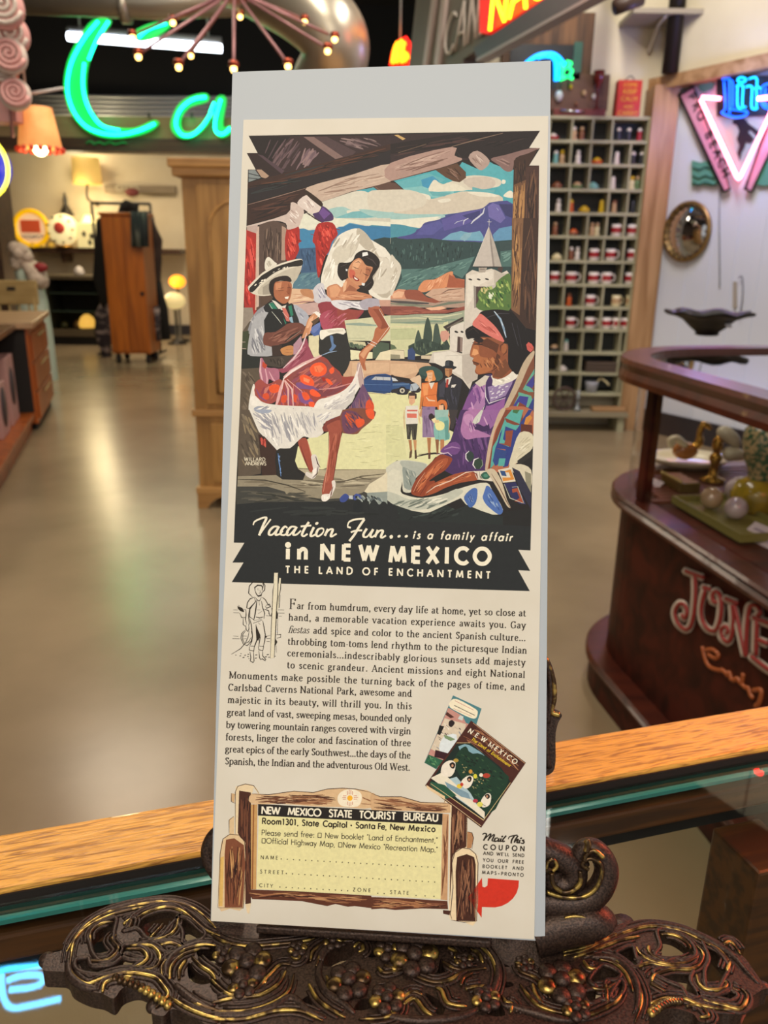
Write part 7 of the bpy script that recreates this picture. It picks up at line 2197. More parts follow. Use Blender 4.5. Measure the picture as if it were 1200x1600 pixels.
# high wall shelf over the iron pipe
a = ony(968, 24, 5.6); b = ony(1105, -6, 5.6)
t = empty('high_wall_shelf', 'pale board shelf on white brackets high above the corner post', 'shelf', (2.0, 6.0, a.z))
a.z = ony(1000, 22, 6.15).z
MB().box((1.62, 6.12, a.z), (2.45, 6.49, a.z+.03)).build('board', mat('greyed_board', '#9a9080', .6), t)
for x in (1.85, 2.25): MB().tube(smooth_path([(x, 6.16, a.z-.005), (x, 6.3, a.z-.03), (x, 6.48, a.z-.16)], 5), .014, 6).build('bracket', mat('white_bracket', '#c9c2b6', .5), t)
c = ony(968, 10, 5.5)
t = empty('pipe_valve', 'dark brown pipe valve beside the high wall shelf', 'valve', c)
mb = MB(); mb.tube([c+Vector((0, 0, 1.0)), c+Vector((0, 0, .08)), c+Vector((.02, 0, .02))], .03, 8); mb.build('pipe', mat('brown_iron', '#3f2c24', .5), t)
MB().tube([c+Vector((-.03, -.02, -.01)), c+Vector((.13, .02, .05))], .045, 10).build('fitting', mat('brown_iron', '#3f2c24', .5), t)
# picture board and neon palm to the left of the pipe
a = ony(868, 30, 6.38); b = ony(924, 128, 6.38)
t = empty('wooden_sign_board', 'brown wooden board with a dark picture behind the blue and green neon palm', 'board', ((a.x+b.x)/2, 6.44, b.z))
MB().box((a.x-.35, 6.42, b.z-.02), (b.x, 6.49, ony(900, 18, 6.4).z)).build('board', wood('rough_board', '#7c5636', '#4c3320', 2, .8, .6), t)
MB().box((a.x-.30, 6.40, b.z+.02), (b.x-.08, 6.42, ony(900, 70, 6.4).z)).build('dark_panel', mat('dark_panel', '#10151c', .4), t)
MB().box((b.x-.14, 6.385, b.z+.06), (b.x-.08, 6.40, ony(900, 66, 6.4).z)).build('green_strip', mat('green_strip', '#2a5a4c', .5), t)
t = empty('neon_palm', 'small neon palm with blue arch and green fronds, above the metal box', 'neon sign', ony(880, 105, 6.3))
K4 = lambda s_: [(840+float(a.split(',')[0])/3.333, float(a.split(',')[1])/3.333) for a in s_.split()]
for s_ in ('0,300 40,290 90,310 95,420', '-60,330 0,290 70,280 110,300 140,340', '80,300 100,330 100,420'):
    MB().tube(smooth_path([tuple(ony(x, y, 6.32)) for x, y in K4(s_)], 5), .014, 8).build('blue_tube', neon('neon_sky', '#0a8cf8', 5), t)
for s_ in ('110,340 135,320 120,360 145,350 125,390 150,400 115,415', '150,320 175,330 160,350 180,370 165,400 185,410', '120,410 130,370'):
    MB().tube(smooth_path([tuple(ony(x, y, 6.32)) for x, y in K4(s_)], 5), .011, 8).build('green_tube', neon('neon_leaf', '#18c868', 3.5), t)
# big hanging sign cabinet running towards the viewer
SD = Vector((-.276, .961, 0)); SN = Vector((-.961, -.276, 0)); SP = onplane(762, 92, Vector((.72, 5.4, 0)), SN)
def onsg(px, py, off=0): return onplane(px, py, SP+SN*off, SN)
def sflat(name, P, off, th, m, par):
    A = [onsg(x, y, off) for x, y in P]; n = len(A); B_ = [q+SN*th for q in A]; mb = MB()
    mb.add(A+B_, [tuple(range(n-1, -1, -1)), tuple(range(n, 2*n))]+[(i, (i+1) % n, (i+1) % n+n, i+n) for i in range(n)])
    return mb.build(name, m, par)
t = empty('lettered_sign_cabinet', 'long brown hanging sign cabinet with white script and red neon lettering above the page', 'sign', onsg(800, 40))
sflat('cabinet_face', [(666, 118), (684, -30), (1010, -170), (1010, -65), (757, 96), (757, 118)], -.16, .16, mat('cabinet_brown', '#5c5248', .5, col2='#6b6054', nscale=(2, 2, 2)), t)
for P in ([(664, 118), (668, 118), (690, -30), (684, -30)], [(682, 118), (688, 118), (706, -40), (700, -40)]): sflat('edge_trim', P, .001, .03, mat('trim_white', '#b9a8a0', .4), t)
sflat('fascia_beam', [(755, 76), (1010, -92), (1010, -38), (762, 94)], .0, .07, mat('fascia_purple', '#3c3440', .4), t)
sflat('fascia_trim', [(762, 93), (1010, -38), (1010, -33), (762, 98)], .0, .08, mat('trim_grey', '#8f8a8c', .4), t)
sflat('neon_panel', [(756, -60), (1000, -220), (1000, -90), (768, 54), (756, 52)], .002, .03, mat('red_lit_panel', '#a0100c', .5, emis=.9, ecol='#f01408'), t)
def sign_word(word, x0, y0, x1, y1, h0, h1, r_, m, off, par, font=SANS):
    n = sum(font[c][0] for c in word); x = 0
    for ch in word:
        wd, st = font[ch]; mb = MB()
        for k, P in st:
            if k == '.': continue
            if k in 'co': P = [(q.x, q.y) for q in smooth_path(P, 3, k == 'o')]
            if k == 'o': P = P+[P[0]]
            Q = []
            for a, b in P:
                u = (x+a)/n; h = h0+(h1-h0)*u; X = x0+(x1-x0)*u; Y = y0+(y1-y0)*u-b*h
                Q.append(onsg(X+b*h*.10, Y, off))
            mb.tube(Q, r_, 6)
        mb.build('letter', m, par); x += wd+.08
sign_word('CANDLES', 692, 92, 792, 30, 62, 110, .010, mat('script_white', '#cfc4ba', .4), .02, t)
sign_word('NACHOS', 762, 50, 930, -56, 62, 120, .012, neon('neon_yellow', '#ffc01e', 5), .06, t)
for q in ((700, -40), (990, -190)):
    p = onsg(q[0], q[1], -.08); MB().tube([p, (p.x, p.y, 4.7)], .012, 6).build('hanger', COND, t)
point('neon_glow', tuple(onsg(800, -10, .5)), 4, (1, .15, .08), .15)
# small red neon in the dark behind the page
c = ony(625, 80, 8.2)
t = empty('small_red_neon', 'small red and yellow flame shaped neon glowing in the dark above the page', 'neon sign', c)
P = [(608, 102), (612, 80), (622, 62), (635, 56), (642, 66), (643, 84), (643, 102)]
mb = MB(); A = [ony(x, y, 8.2) for x, y in P]; B_ = [q+Vector((0, .06, 0)) for q in A]; n = len(A)
mb.add(A+B_, [tuple(range(n)), tuple(range(2*n-1, n-1, -1))]+[(i, i+n, (i+1) % n+n, (i+1) % n) for i in range(n)]); mb.build('red_panel', neon('neon_red_panel', '#f01808', 1.6), t)
for P in ([(613, 98), (617, 76), (622, 66)], [(620, 98), (623, 72), (629, 63)], [(628, 98), (630, 72), (633, 66)], [(612, 98), (622, 90), (636, 94)], [(622, 86), (634, 84), (637, 92)]):
    MB().tube(smooth_path([tuple(ony(x, y, 8.13)) for x, y in P], 4), .02, 6).build('tube', neon('neon_amber', '#ff9a18', 4), t)
MB().tube([c+Vector((0, .03, .1)), (c.x, c.y+.03, 4.7)], .01, 6).build('hanger', COND, t)
# ------------------------------------------------------------------ green neon letters on the header
NG = neon('neon_green', '#10f0a0', 11); NGF = mat('green_channel', '#0a7a3c', .5, emis=1.2, ecol='#00c848')
K3 = lambda s_: [(float(a.split(',')[0])/3, float(a.split(',')[1])/3) for a in s_.split()]
def glet(label, fills, tubes, base):
    t = empty('neon_letter', label, 'neon letter', ony(base[0], base[1], 9.42), 0, 'green neon letters above the header')
    for s_ in fills:
        P = [(q.x, q.y) for q in smooth_path(K3(s_), 3, True)]; A = [ony(x, y, 9.44) for x, y in P]; mb = MB()
        pl = [(q.x, q.z) for q in A]; Mx = Matrix(((1, 0, 0, 0), (0, 0, 1, 0), (0, 1, 0, 0), (0, 0, 0, 1)))
        mb.prism(pl, 9.42, 9.47, Mx); mb.f = [f[::-1] for f in mb.f]; mb.build('channel', NGF, t)
    for s_ in tubes: MB().tube(smooth_path([tuple(ony(x, y, 9.38)) for x, y in K3(s_)], 5), .0145, 8).build('tube', NG, t)
    return t
c1 = glet('huge green neon letter C above the brown header board', ['440,95 380,170 330,260 306,350 304,430 330,520 380,590 440,630 520,648 620,640 700,615 742,580 722,565 640,600 560,600 490,585 445,540 412,480 402,400 408,320 432,240 472,170 520,95', '640,190 632,150 700,115 785,100 795,125 740,165 700,185'],
 ['460,100 395,180 340,280 318,370 320,450 350,530 400,590 470,622 560,630 650,612 725,580', '508,100 455,185 415,280', '395,295 388,380 398,460 430,535 480,590 560,612', '650,175 700,135 780,110'], (150, 213))
c2 = glet('green neon letter a just left of the page, above the header', ['970,440 900,450 840,490 806,560 806,610 840,645 890,648 940,620 980,570 1000,520 1010,620 1040,645 1085,620 1080,590 1050,600 1045,560 1060,460 1020,455 990,520 930,600 880,620 850,600 850,550 890,500 970,475'],
 ['965,455 900,468 845,515 824,580 850,630 900,632 950,590 995,520', '1035,465 1010,560 1012,615 1045,628 1080,600', '1005,480 985,530'], (320, 213))
for t, X in ((c1, (150, 700/3)), (c2, (300, 340))):
    for x in X:
        a = ony(x, 195, 9.44); MB().box((a.x-.012, 9.44, HB[0]-.01), (a.x+.012, 9.46, a.z+.12)).build('bracket', mat('black_bracket', '#1c1c1c', .5), t)
# small green lettering under the header
t = empty('header_script', 'small dark green script on the header under the big neon letters', 'lettering', ony(160, 225, 9.47))
MB().tube(smooth_path([tuple(ony(x, y, 9.465)) for x, y in ((135, 225), (142, 221), (148, 226), (155, 222), (163, 226), (172, 222), (180, 226), (192, 223), (198, 225))], 4), .012, 6).build('script', mat('green_script', '#1c6a34', .5), t)
# ------------------------------------------------------------------ silver duct and the starburst lamp
SIL2 = mat('galvanised_duct', '#b8b0a0', .34, metal=.75, bump=.05, nscale=(3, 3, 3))
c = ony(150, 8, 6.5)
t = empty('ceiling_duct', 'shiny silver round duct running level across the top left of the view', 'duct', c)
a = ony(12, 0, 6.5); b = ony(470, -4, 6.5)
MB().tube([(a.x, 6.5, a.z+.02), ((a.x+b.x)/2, 6.5, c.z+.02), (b.x, 6.5, b.z)], .105, 24).build('duct', SIL2, t)
MB().tube([(a.x+.8, 6.5, c.z+.0), (a.x+.86, 6.5, c.z+.0)], .115, 24).build('joint_band', SIL2, t)
for x in (a.x+.4, b.x-.4): MB().tube([(x, 6.5, c.z+.1), (x, 6.5, 4.7)], .01, 6).build('hanger', COND, t)
c = ony(520, 50, 5.0)
t = empty('duct_elbow', 'fat rounded silver duct end curving down towards the top of the page', 'duct', c)
P = [ony(330, -70, 5.4), ony(420, -22, 5.2), ony(480, 14, 5.05), ony(518, 52, 5.0), ony(524, 90, 5.05), ony(505, 130, 5.2)]
Q = smooth_path([tuple(q) for q in P], 6); n = len(Q); MB().tube(Q, [.20-.02*i/n for i in range(n)], 28).build('duct', SIL2, t)
MB().tube([P[0], (P[0].x, P[0].y, 4.7)], .012, 6).build('hanger', COND, t)
hub = ony(366, -14, 4.4)
t = empty('starburst_lamp', 'starburst ceiling lamp with pink rods ending in small glowing bulbs', 'lamp', hub)
MB().sphere(hub, .09, 10, (1, 1, .6)).build('hub', mat('pink_hub', '#b8848c', .3, metal=.4), t)
MB().tube([hub, (hub.x, hub.y, 4.7)], .012, 6).build('stem', mat('pink_hub', '#b8848c', .3, metal=.4), t)
rodm = mat('pink_rod', '#9c6f72', .4, metal=.3); sock = mat('copper_socket', '#8a3c28', .3, metal=.8); bulb = neon('warm_bulb', '#ffca70', 7)
for i, (px, py, y_) in enumerate(((270, 32, 4.5), (207, 55, 4.3), (216, 85, 4.0), (279, 101, 3.9), (365, 104, 3.8), (375, 23, 4.9), (450, 100, 4.0), (476, 31, 4.6), (523, 58, 4.4), (512, 76, 4.1), (298, 84, 4.8))):
    q = ony(px, py, y_); dr = (q-hub).normalized()
    MB().tube([hub+dr*.08, q-dr*.03], .007, 6).build('rod', rodm, t)
    s_ = MB().lathe([(0, .026), (.018, .022), (.024, .008), (.022, 0), (0, 0)], q, 12).build('socket', sock, t)
    MB().sphere(q+Vector((0, 0, -.010)), .014, 7).build('bulb', bulb, s_)
# ------------------------------------------------------------------ lollipops, paper lamp and blue neon at the left edge
PK = [mat('candy_pink', '#d29a94', .5), mat('candy_cream', '#cfc0b4', .5), mat('candy_coral', '#c46a54', .5)]
def swirl(px, py, y_, r_, k, lb):
    c = ony(px, py, y_); t = empty('swirl_lollipop', lb, 'lollipop', c, 0, 'swirl lollipops hanging at the left edge')
    MB().lathe([(0, -.022), (r_*.7, -.022), (r_, -.01), (r_, .01), (r_*.7, .022), (0, .022)], (0, 0, 0), 24, Matrix.Translation(c) @ Matrix.Rotation(radians(75), 4, 'X') @ Matrix.Rotation(.3, 4, 'Y')).build('disc', PK[k], t)
    M_ = Matrix.Translation(c) @ Matrix.Rotation(radians(75), 4, 'X') @ Matrix.Rotation(.3, 4, 'Y'); n = 50
    MB().tube([M_ @ Vector((r_*.92*i/n*cos(i*.38), r_*.92*i/n*sin(i*.38), .026)) for i in range(n)], .008, 5).build('swirl', PK[(k+1) % 2], t)
    return c
Y3 = 3.2
A0 = ony(5, 5, Y3)
for px, py, r_, k, lb in ((3, 12, .075, 0, 'pink swirl lollipop cut by the top edge of the view'), (14, 55, .072, 0, 'large pink swirl lollipop below the topmost one'), (14, 88, .062, 1, 'cream swirl lollipop in the middle of the hanging row'), (4, 110, .055, 2, 'coral swirl lollipop above the folded pink box'), (24, 148, .055, 1, 'cream and pink swirl lollipop beside the folded pink box')): swirl(px, py, Y3+(.08 if py in (55, 110) else 0), r_, k, lb)
t = empty('candy_garland', 'pink hanging rod and box that carry the swirl lollipops', 'garland', ony(10, 160, Y3+.06))
MB().tube([ony(8, -40, Y3+.06), ony(8, 60, Y3+.06), ony(20, 215, Y3+.06)], .006, 6).build('rod', rodm, t)
q = ony(4, 158, Y3+.08); MB().box((q.x-.12, q.y, q.z-.07), (q.x+.045, q.y+.1, q.z+.06), None, .005).build('box', PK[0], t)
p = ony(8, -40, Y3+.06); MB().tube([p, (p.x, p.y, 4.7)], .006, 6).build('rod', rodm, t)
c = ony(63, 232, 3.4); top = ony(57, 168, 3.4)
t = empty('paper_shade_lamp', 'small lit lamp with a printed orange paper shade hanging at the left', 'lamp', c)
hh = top.z-c.z
MB().lathe([(.082, .0), (.058, hh), (.056, hh), (.079, .0)], c, 24).build('shade', mat('paper_shade', '#e0a468', .7, emis=.55, ecol='#ffa050', col2='#cf8a50', nscale=(20, 20, 20)), t)
mb = MB()
for i in range(16): mb.sphere(c+Vector((.082*cos(2*pi*i/16), .082*sin(2*pi*i/16), -.005)), .011, 5)
mb.build('beaded_fringe', mat('red_beads', '#a83020', .4, emis=.3, ecol='#ff5020'), t)
MB().sphere(c+Vector((0, 0, .0)), .028, 8).build('bulb', neon('bulb_hot', '#ffe0a0', 14), t)
WROD = mat('white_rod', '#c0b8b4', .5)
b_ = ony(41, 147, 3.4); e_ = ony(99, 138, 3.4)
MB().tube([top+Vector((-.035, 0, .0)), b_, e_], .006, 6).build('bracket', WROD, t)
MB().tube([b_, (b_.x, b_.y, 4.7)], .004, 6).build('cord', WROD, t)
point('paper_lamp_glow', tuple(c+Vector((0, -.02, -.06))), 1.2, (1, .65, .3), .03)
c = ony(2, 262, 3.6)
t = empty('round_blue_neon', 'round blue neon with a yellow tube cut by the left edge of the view', 'neon sign', ony(-20, 262, 3.6))
cc = ony(-22, 262, 3.6)
MB().lathe([(0, -.02), (.10, -.02), (.10, .02), (0, .02)], (0, 0, 0), 24, Matrix.Translation(cc) @ Matrix.Rotation(radians(90), 4, 'X')).build('disc', mat('neon_deep_blue', '#0818a0', .4, emis=1.0, ecol='#0820c0'), t)
MB().tube([cc+Vector((.105*cos(a*pi/12), -.03, .12*sin(a*pi/12)-.0)) for a in range(-6, 7)], .007, 6).build('tube', neon('neon_lemon', '#e8e040', 4), t)
MB().tube([cc+Vector((0, 0, .1)), (cc.x, cc.y, 4.7)], .004, 6).build('cord', WROD, t)
# ------------------------------------------------------------------ tall armoire left of the page
ARM = wood('armoire_oak', '#b5894c', '#8f6836', 2, .7, .45, .05); ARMX = wood('armoire_oak_level', '#be9054', '#9a703e', 0, .7, .45, .05)
ax0 = ony(313, 780, 4.1).x; AY = 4.1; AX1 = ax0+1.0; AH = ony(268, 246, 4.05).z
ar = empty('armoire', 'tall oak armoire with an arched door panel and bracket feet, partly hidden behind the page', 'armoire', (ax0+.5, AY+.28, 0))
zb = ony(330, 766, AY).z; zm = ony(330, 646, AY).z
MB().box((ax0, AY, zb), (AX1, AY+.56, AH-.07), None, .004).build('carcass', ARM, ar)
MB().box((ax0-.015, AY-.02, zb-.02), (AX1+.015, AY+.57, zb+.02), None, .006).build('base_moulding', ARMX, ar)
MB().box((ax0-.015, AY-.02, zm-.015), (AX1+.015, AY+.57, zm+.02), None, .006).build('middle_moulding', ARMX, ar)
MB().box((ax0-.035, AY-.04, AH-.08), (AX1+.035, AY+.6, AH-.035), None, .01).build('cornice', ARMX, ar)
MB().box((ax0-.05, AY-.055, AH-.04), (AX1+.05, AY+.61, AH), None, .008).build('cornice_cap', ARMX, ar)
for x in (ax0+.07, ax0+.52):
    dx = .41; dr = MB().box((x, AY-.016, zm+.05), (x+dx, AY, AH-.11), None, .004).build('door', ARM, ar)
    P = [(x+.06, zm+.11), (x+dx-.06, zm+.11), (x+dx-.06, AH-.30)]+[(x+dx/2+(dx/2-.06)*cos(a), AH-.30+.12*sin(a)) for a in [pi*i/12 for i in range(1, 12)]]+[(x+.06, AH-.30)]
    Mx = Matrix(((1, 0, 0, 0), (0, 0, 1, 0), (0, 1, 0, 0), (0, 0, 0, 1)))
    mb = MB(); mb.prism(P, AY-.026, AY-.016, Mx); mb.f = [f[::-1] for f in mb.f]; mb.build('arched_panel', ARM, dr)
    mb = MB(); mb.tube([(a, AY-.026, b) for a, b in P], .008, 6, True); mb.build('panel_bead', ARMX, dr)
    MB().sphere((x+(dx-.03 if x < ax0+.3 else .03), AY-.03, (zm+AH)/2), .014, 7).build('knob', mat('aged_brass', '#83733a', .35, metal=.7), dr)
d_ = MB().box((ax0+.08, AY-.014, zb+.05), (AX1-.08, AY, zm-.05), None, .004).build('drawer', ARM, ar)
for x in (ax0+.3, AX1-.3): MB().sphere((x, AY-.025, (zb+zm)/2), .014, 7).build('knob', mat('aged_brass', '#83733a', .35, metal=.7), d_)
for sx_, x in ((1, ax0-.01), (-1, AX1+.01)):
    P = [(x, 0), (x+sx_*.05, 0), (x+sx_*.07, .03), (x+sx_*.10, .055), (x+sx_*.16, zb-.02), (x, zb-.02)]
    mb = MB(); mb.prism(P, AY-.02, AY+.03, Matrix(((1, 0, 0, 0), (0, 0, 1, 0), (0, 1, 0, 0), (0, 0, 0, 1)))); mb.build('bracket_foot', ARMX, ar)
    MB().box((min(x, x+sx_*.05), AY+.5, 0), (max(x, x+sx_*.05), AY+.56, zb-.02)).build('rear_foot', ARMX, ar)
# ------------------------------------------------------------------ counters with drawers at the left
WOOD3 = wood('red_brown_drawers', '#a8561f', '#84421a', 2, .6, .35, .04); TOPW = wood('dark_counter_top', '#6b4a34', '#4e3424', 1, .6, .3, .03, coat=.3); BLKV = mat('dark_void', '#1a1614', .8)
A = onz(62, 672, 0); B = onz(84, 630, 0); u_ = (B-A).normalized(); n_ = Vector((-u_.y, u_.x, 0)); LD = Matrix((u_, n_, Vector((0, 0, 1)))).transposed().to_4x4(); LD.translation = A
LL = (B-A).length
cb = empty('drawer_counter', 'red brown counter with slanted drawer end beside the aisle, holding a lighter top board', 'counter', A+n_*.3)
hz = onplane(25, 506, A, Vector((0, 1, 0))).z
MB().box((0, .0, .05), (LL, .33, hz-.03), LD, .004).build('carcass', WOOD3, cb)
MB().box((.03, .02, 0), (LL-.03, .3, .05), LD).build('plinth', BLKV, cb)
MB().box((-.05, -.04, hz-.03), (LL+.05, .36, hz+.01), LD, .006).build('top', wood('light_counter_top', '#c09c78', '#9a7a58', 0, .6, .3, .03), cb)
for k in range(3):
    z0 = .08+k*(hz-.14)/3
    dd = MB().box((.05, -.016, z0), (LL-.05, 0, z0+(hz-.14)/3-.02), LD, .003).build('drawer', WOOD3, cb)
    MB().tube([LD @ Vector((LL*.3, -.03, z0+.16)), LD @ Vector((LL*.7, -.03, z0+.16))], .008, 6).build('handle', mat('dull_brass', '#9c8458', .4, metal=.6), dd)
cb2 = empty('long_counter', 'long dark topped counter with an open shelf running towards the viewer at the left edge', 'counter', A+n_*.6-u_*1.2)
MB().box((-2.6, .07, hz-.035), (-.06, 1.3, hz+.005), LD, .005).build('top', TOPW, cb2)
MB().box((-2.6, 1.2, .14), (-.02, 1.3, hz-.035), LD).build('back_panel', BLKV, cb2)
MB().box((-2.6, .02, .10), (-.02, 1.3, .14), LD, .003).build('lower_shelf', WOOD3, cb2)
MB().box((-2.6, .05, 0), (-.02, .09, .10), LD).build('kick_board', WOOD3, cb2)
MB().box((-.016, .02, .14), (-.004, 1.2, hz-.04), LD).build('void_shade_panel', BLKV, cb2)  # near-black sheet standing in for the shade of the open knee space
CQ = LD.inverted() @ onplane(15, 610, LD @ Vector((0, .12, 0)), n_)
CQ.y = .10
for k, (x0, w_, h_, lb) in enumerate(((CQ.x-.17, .34, .46, 'pink carton with a dark oval print on the lower shelf of the long counter'), (CQ.x-.60, .30, .34, 'shorter pink carton left of the printed one'))):
    t = empty('pink_carton', lb, 'carton', LD @ Vector((x0+.15, CQ.y+.1, .141)), 0, 'pink cartons on the lower shelf')
    CY = CQ.y
    MB().box((x0, CY, .141), (x0+w_, CY+.26, .141+h_), LD, .004).build('carton', mat('pink_card', '#b58a84', .6), t)
    MB().lathe([(0, 0), (.1, 0), (.1, .003), (0, .003)], (0, 0, 0), 20, LD @ Matrix.Translation((x0+w_/2, CY-.001, .141+h_*.55)) @ Matrix.Rotation(radians(90), 4, 'X') @ Matrix.Diagonal((1, 1.3, 1, 1))).build('oval_print', mat('dark_print', '#3c3036', .6), t)
    MB().lathe([(0, 0), (.1, 0), (.1, .003), (0, .003)], (0, 0, 0), 20, LD @ Matrix.Translation((x0-.001, CY+.13, .141+h_*.55)) @ Matrix.Rotation(radians(-90), 4, 'Y') @ Matrix.Diagonal((1.3, 1, 1, 1))).build('oval_print', mat('dark_print', '#3c3036', .6), t)
# ------------------------------------------------------------------ far room
# wall shelf with lit glass pieces
a = ony(45, 386, 13.0); b = ony(285, 386, 13.0)
t = empty('wall_ledge', 'long brown wall shelf on the far wall carrying lit lamps', 'shelf', ((a.x+b.x)/2, 13.1, a.z))
MB().box((a.x, 12.85, a.z-.08), (b.x, 13.29, a.z), None, .005).build('board', DARKW, t)
for x in (a.x+.5, b.x-.7): MB().box((x, 12.95, a.z-.22), (x+.06, 13.29, a.z-.08)).build('bracket', DARKW, t)
SZ = a.z
def face_disc(name, par, c, r_, th, m): return MB().lathe([(0, -th), (r_*.92, -th), (r_, 0), (r_, .03), (0, .03)], (0, 0, 0), 32, Matrix.Translation(c) @ Matrix.Rotation(radians(90), 4, 'X') @ Matrix.Scale(-1, 4, (0, 0, 1))).build(name, m, par)
c = ony(50, 356, 12.9); r_ = .25; c.z = SZ+r_+.02
t = empty('round_lit_sign', 'round lit advertising sign with a yellow rim on the far wall shelf', 'lit sign', (c.x, c.y, SZ))
MB().tube([(c.x+r_*cos(2*pi*i/32), c.y-.03, c.z+r_*sin(2*pi*i/32)) for i in range(32)], .035, 8, True).build('rim', mat('lit_yellow', '#d8a810', .5, emis=.7, ecol='#f0b000'), t)
face_disc('face', t, c, r_*.95, .02, mat('lit_cream', '#d8b890', .5, emis=.55, ecol='#f0c898'))
MB().box((c.x-.16, c.y-.035, c.z-.06), (c.x+.14, c.y-.024, c.z+.12), None, .004).build('orange_mark', mat('orange_mark', '#c8502c', .5, emis=.3), t)
M_ = Matrix.Translation((c.x, c.y-.028, c.z-.15)) @ Matrix.Rotation(radians(90), 4, 'X'); text_mesh('lettering', 'KAZAPOY', .085, mat('sign_navy', '#3c3468', .5), M_, t, .002)
c = ony(98, 352, 12.9); r_ = .23; c.z = SZ+r_+.03
t = empty('floral_globe_lamp', 'glowing white globe lamp painted with a red rose on the far wall shelf', 'lamp', (c.x, c.y, SZ))
MB().sphere(c, r_, 14, (1, .7, 1)).build('globe', mat('lit_globe', '#e0d0a8', .5, emis=.75, ecol='#f4dc9c'), t)
MB().sphere(c+Vector((.0, -r_*.66, .02)), .085, 8, (1, .3, 1)).build('rose', mat('rose_red', '#b03c30', .5, emis=.2), t)
mb = MB()
for i in range(9):
    a_ = 2*pi*i/9; mb.sphere(c+Vector((.19*cos(a_), -r_*.55, .19*sin(a_))), .022, 5, (1.4, .5, .7))
mb.build('leaves', mat('leaf_dark', '#3c5030', .6), t)
MB().lathe([(0, 0), (.12, 0), (.13, .02), (.05, .04), (0, .05)], (c.x, c.y, SZ), 16).build('base', GOLD, t)
q = ony(98, 318, 12.9)
t2 = empty('dark_oil_lamp', 'dark metal lamp top with finial just above the floral globe lamp', 'lamp', (c.x, 13.25, c.z+r_))
MB().lathe([(.12, 0), (.06, .10), (.03, .16), (.035, .22), (.015, .30), (0, .34)], (c.x, 13.1, c.z+r_*.92), 14).build('cap', mat('dark_metal', '#33302c', .4, metal=.6), t2)
MB().tube([(c.x, 13.1, c.z+r_*.9+.05), (c.x, 13.29, c.z+r_*.9+.1)], .015, 6).build('arm', mat('dark_metal', '#33302c', .4, metal=.6), t2)
point('shelf_lamp_glow', (c.x+.3, 12.6, SZ+.75), 16, (1, .82, .45), .15)
c = ony(129, 330, 12.9); c.y = 13.12; c.z = SZ
t = empty('glass_shade_lamp', 'brightly glowing small lamp between the rose globe and the wooden wardrobe box', 'lamp', (c.x, c.y, SZ))
MB().lathe([(0, 0), (.09, 0), (.03, .04), (.025, .30), (.0, .32)], (c.x, c.y, SZ), 14).build('stem', GOLD, t)
MB().lathe([(.15, .30), (.05, .48), (.045, .48), (.14, .30)], (c.x, c.y, SZ), 20).build('shade', mat('lit_glass', '#e8dca0', .5, emis=1.5, ecol='#ffe890'), t)
c = ony(137, 380, 12.8)
t = empty('painted_glass_box', 'small glowing cream box with dark birds painted on it on the far wall shelf', 'box', (c.x, 12.9, SZ))
MB().box((c.x-.16, 12.82, SZ), (c.x+.16, 13.0, SZ+.36), None, .01).build('box', mat('lit_cream_dim', '#cfc08c', .5, emis=.45, ecol='#f0e0a0'), t)
mb = MB()
for dx, dz in ((-.05, .2), (.06, .17), (.03, .08)): mb.sphere((c.x+dx, 12.818, SZ+dz), .03, 6, (1, .3, 1.4))
mb.build('painted_birds', mat('dark_paint', '#38321f', .6), t)
for k, px in enumerate((38, 52, 66, 80)):
    q = ony(px, 383, 12.88); o = MB().lathe([(0, 0), (.04, 0), (.05, .02), (.035, .07), (.03, .07), (.03, .01), (0, .01)], (q.x, 12.88, SZ+.001), 12).build('glass_votive', mat('yellow_votive', '#c9a13c', .2, emis=.3, ecol='#ffc850'))
    if px > 44: tag(o, 'small yellow glass cup on the far shelf below the round yellow sign, %s' % ('', 'left one', 'middle one', 'right one')[k], 'glass cup', 'yellow glass cups')
    else: bpy.data.objects.remove(o)
# sconce and its shade
a = ony(116, 247, 13.1); b = ony(157, 289, 13.1)
t = empty('wall_sconce_shade', 'square lit parchment lampshade high on the far wall', 'lamp', ((a.x+b.x)/2, 13.1, b.z))
MB().lathe([(.215, 0), (.20, a.z-b.z), (.195, a.z-b.z), (.21, 0)], ((a.x+b.x)/2, 13.05, b.z), 24).build('shade', mat('lit_parchment', '#c9a45c', .6, emis=.55, ecol='#f0c060'), t)
MB().tube(smooth_path([((a.x+b.x)/2, 13.05, b.z), ((a.x+b.x)/2, 13.0, b.z-.2), ((a.x+b.x)/2+.05, 13.29, b.z-.28)], 4), .018, 6).build('arm', mat('dark_metal', '#33302c', .4, metal=.6), t)
point('sconce_glow', ((a.x+b.x)/2, 12.95, b.z+.55), 16, (1, .82, .5), .1); point('sconce_glow', ((a.x+b.x)/2, 12.8, b.z-.15), 9, (1, .82, .5), .1)
a = ony(160, 288, 13.1); b = ony(272, 302, 13.1)
t = empty('lettered_plank_sign', 'long grey wooden sign with raised letters on the far wall', 'sign', ((a.x+b.x)/2, 13.2, b.z))
MB().box((a.x, 13.18, b.z), (b.x, 13.28, a.z), None, .005).build('plank', mat('grey_wood', '#8c7c66', .7, col2='#75664f', nscale=(2, 12, 12)), t)
M_ = Matrix.Translation((a.x+.35, 13.175, b.z+.03)) @ Matrix.Rotation(radians(90), 4, 'X'); text_mesh('lettering', 'CITIES', .13, mat('faded_white', '#c0b69c', .6), M_, t, .004)
q = ony(203, 300, 13.0); MB().sphere((q.x, 13.1, q.z), .09, 7, (1.2, .7, .7)).build('red_bow', mat('dusty_red', '#6b2c28', .7), t)
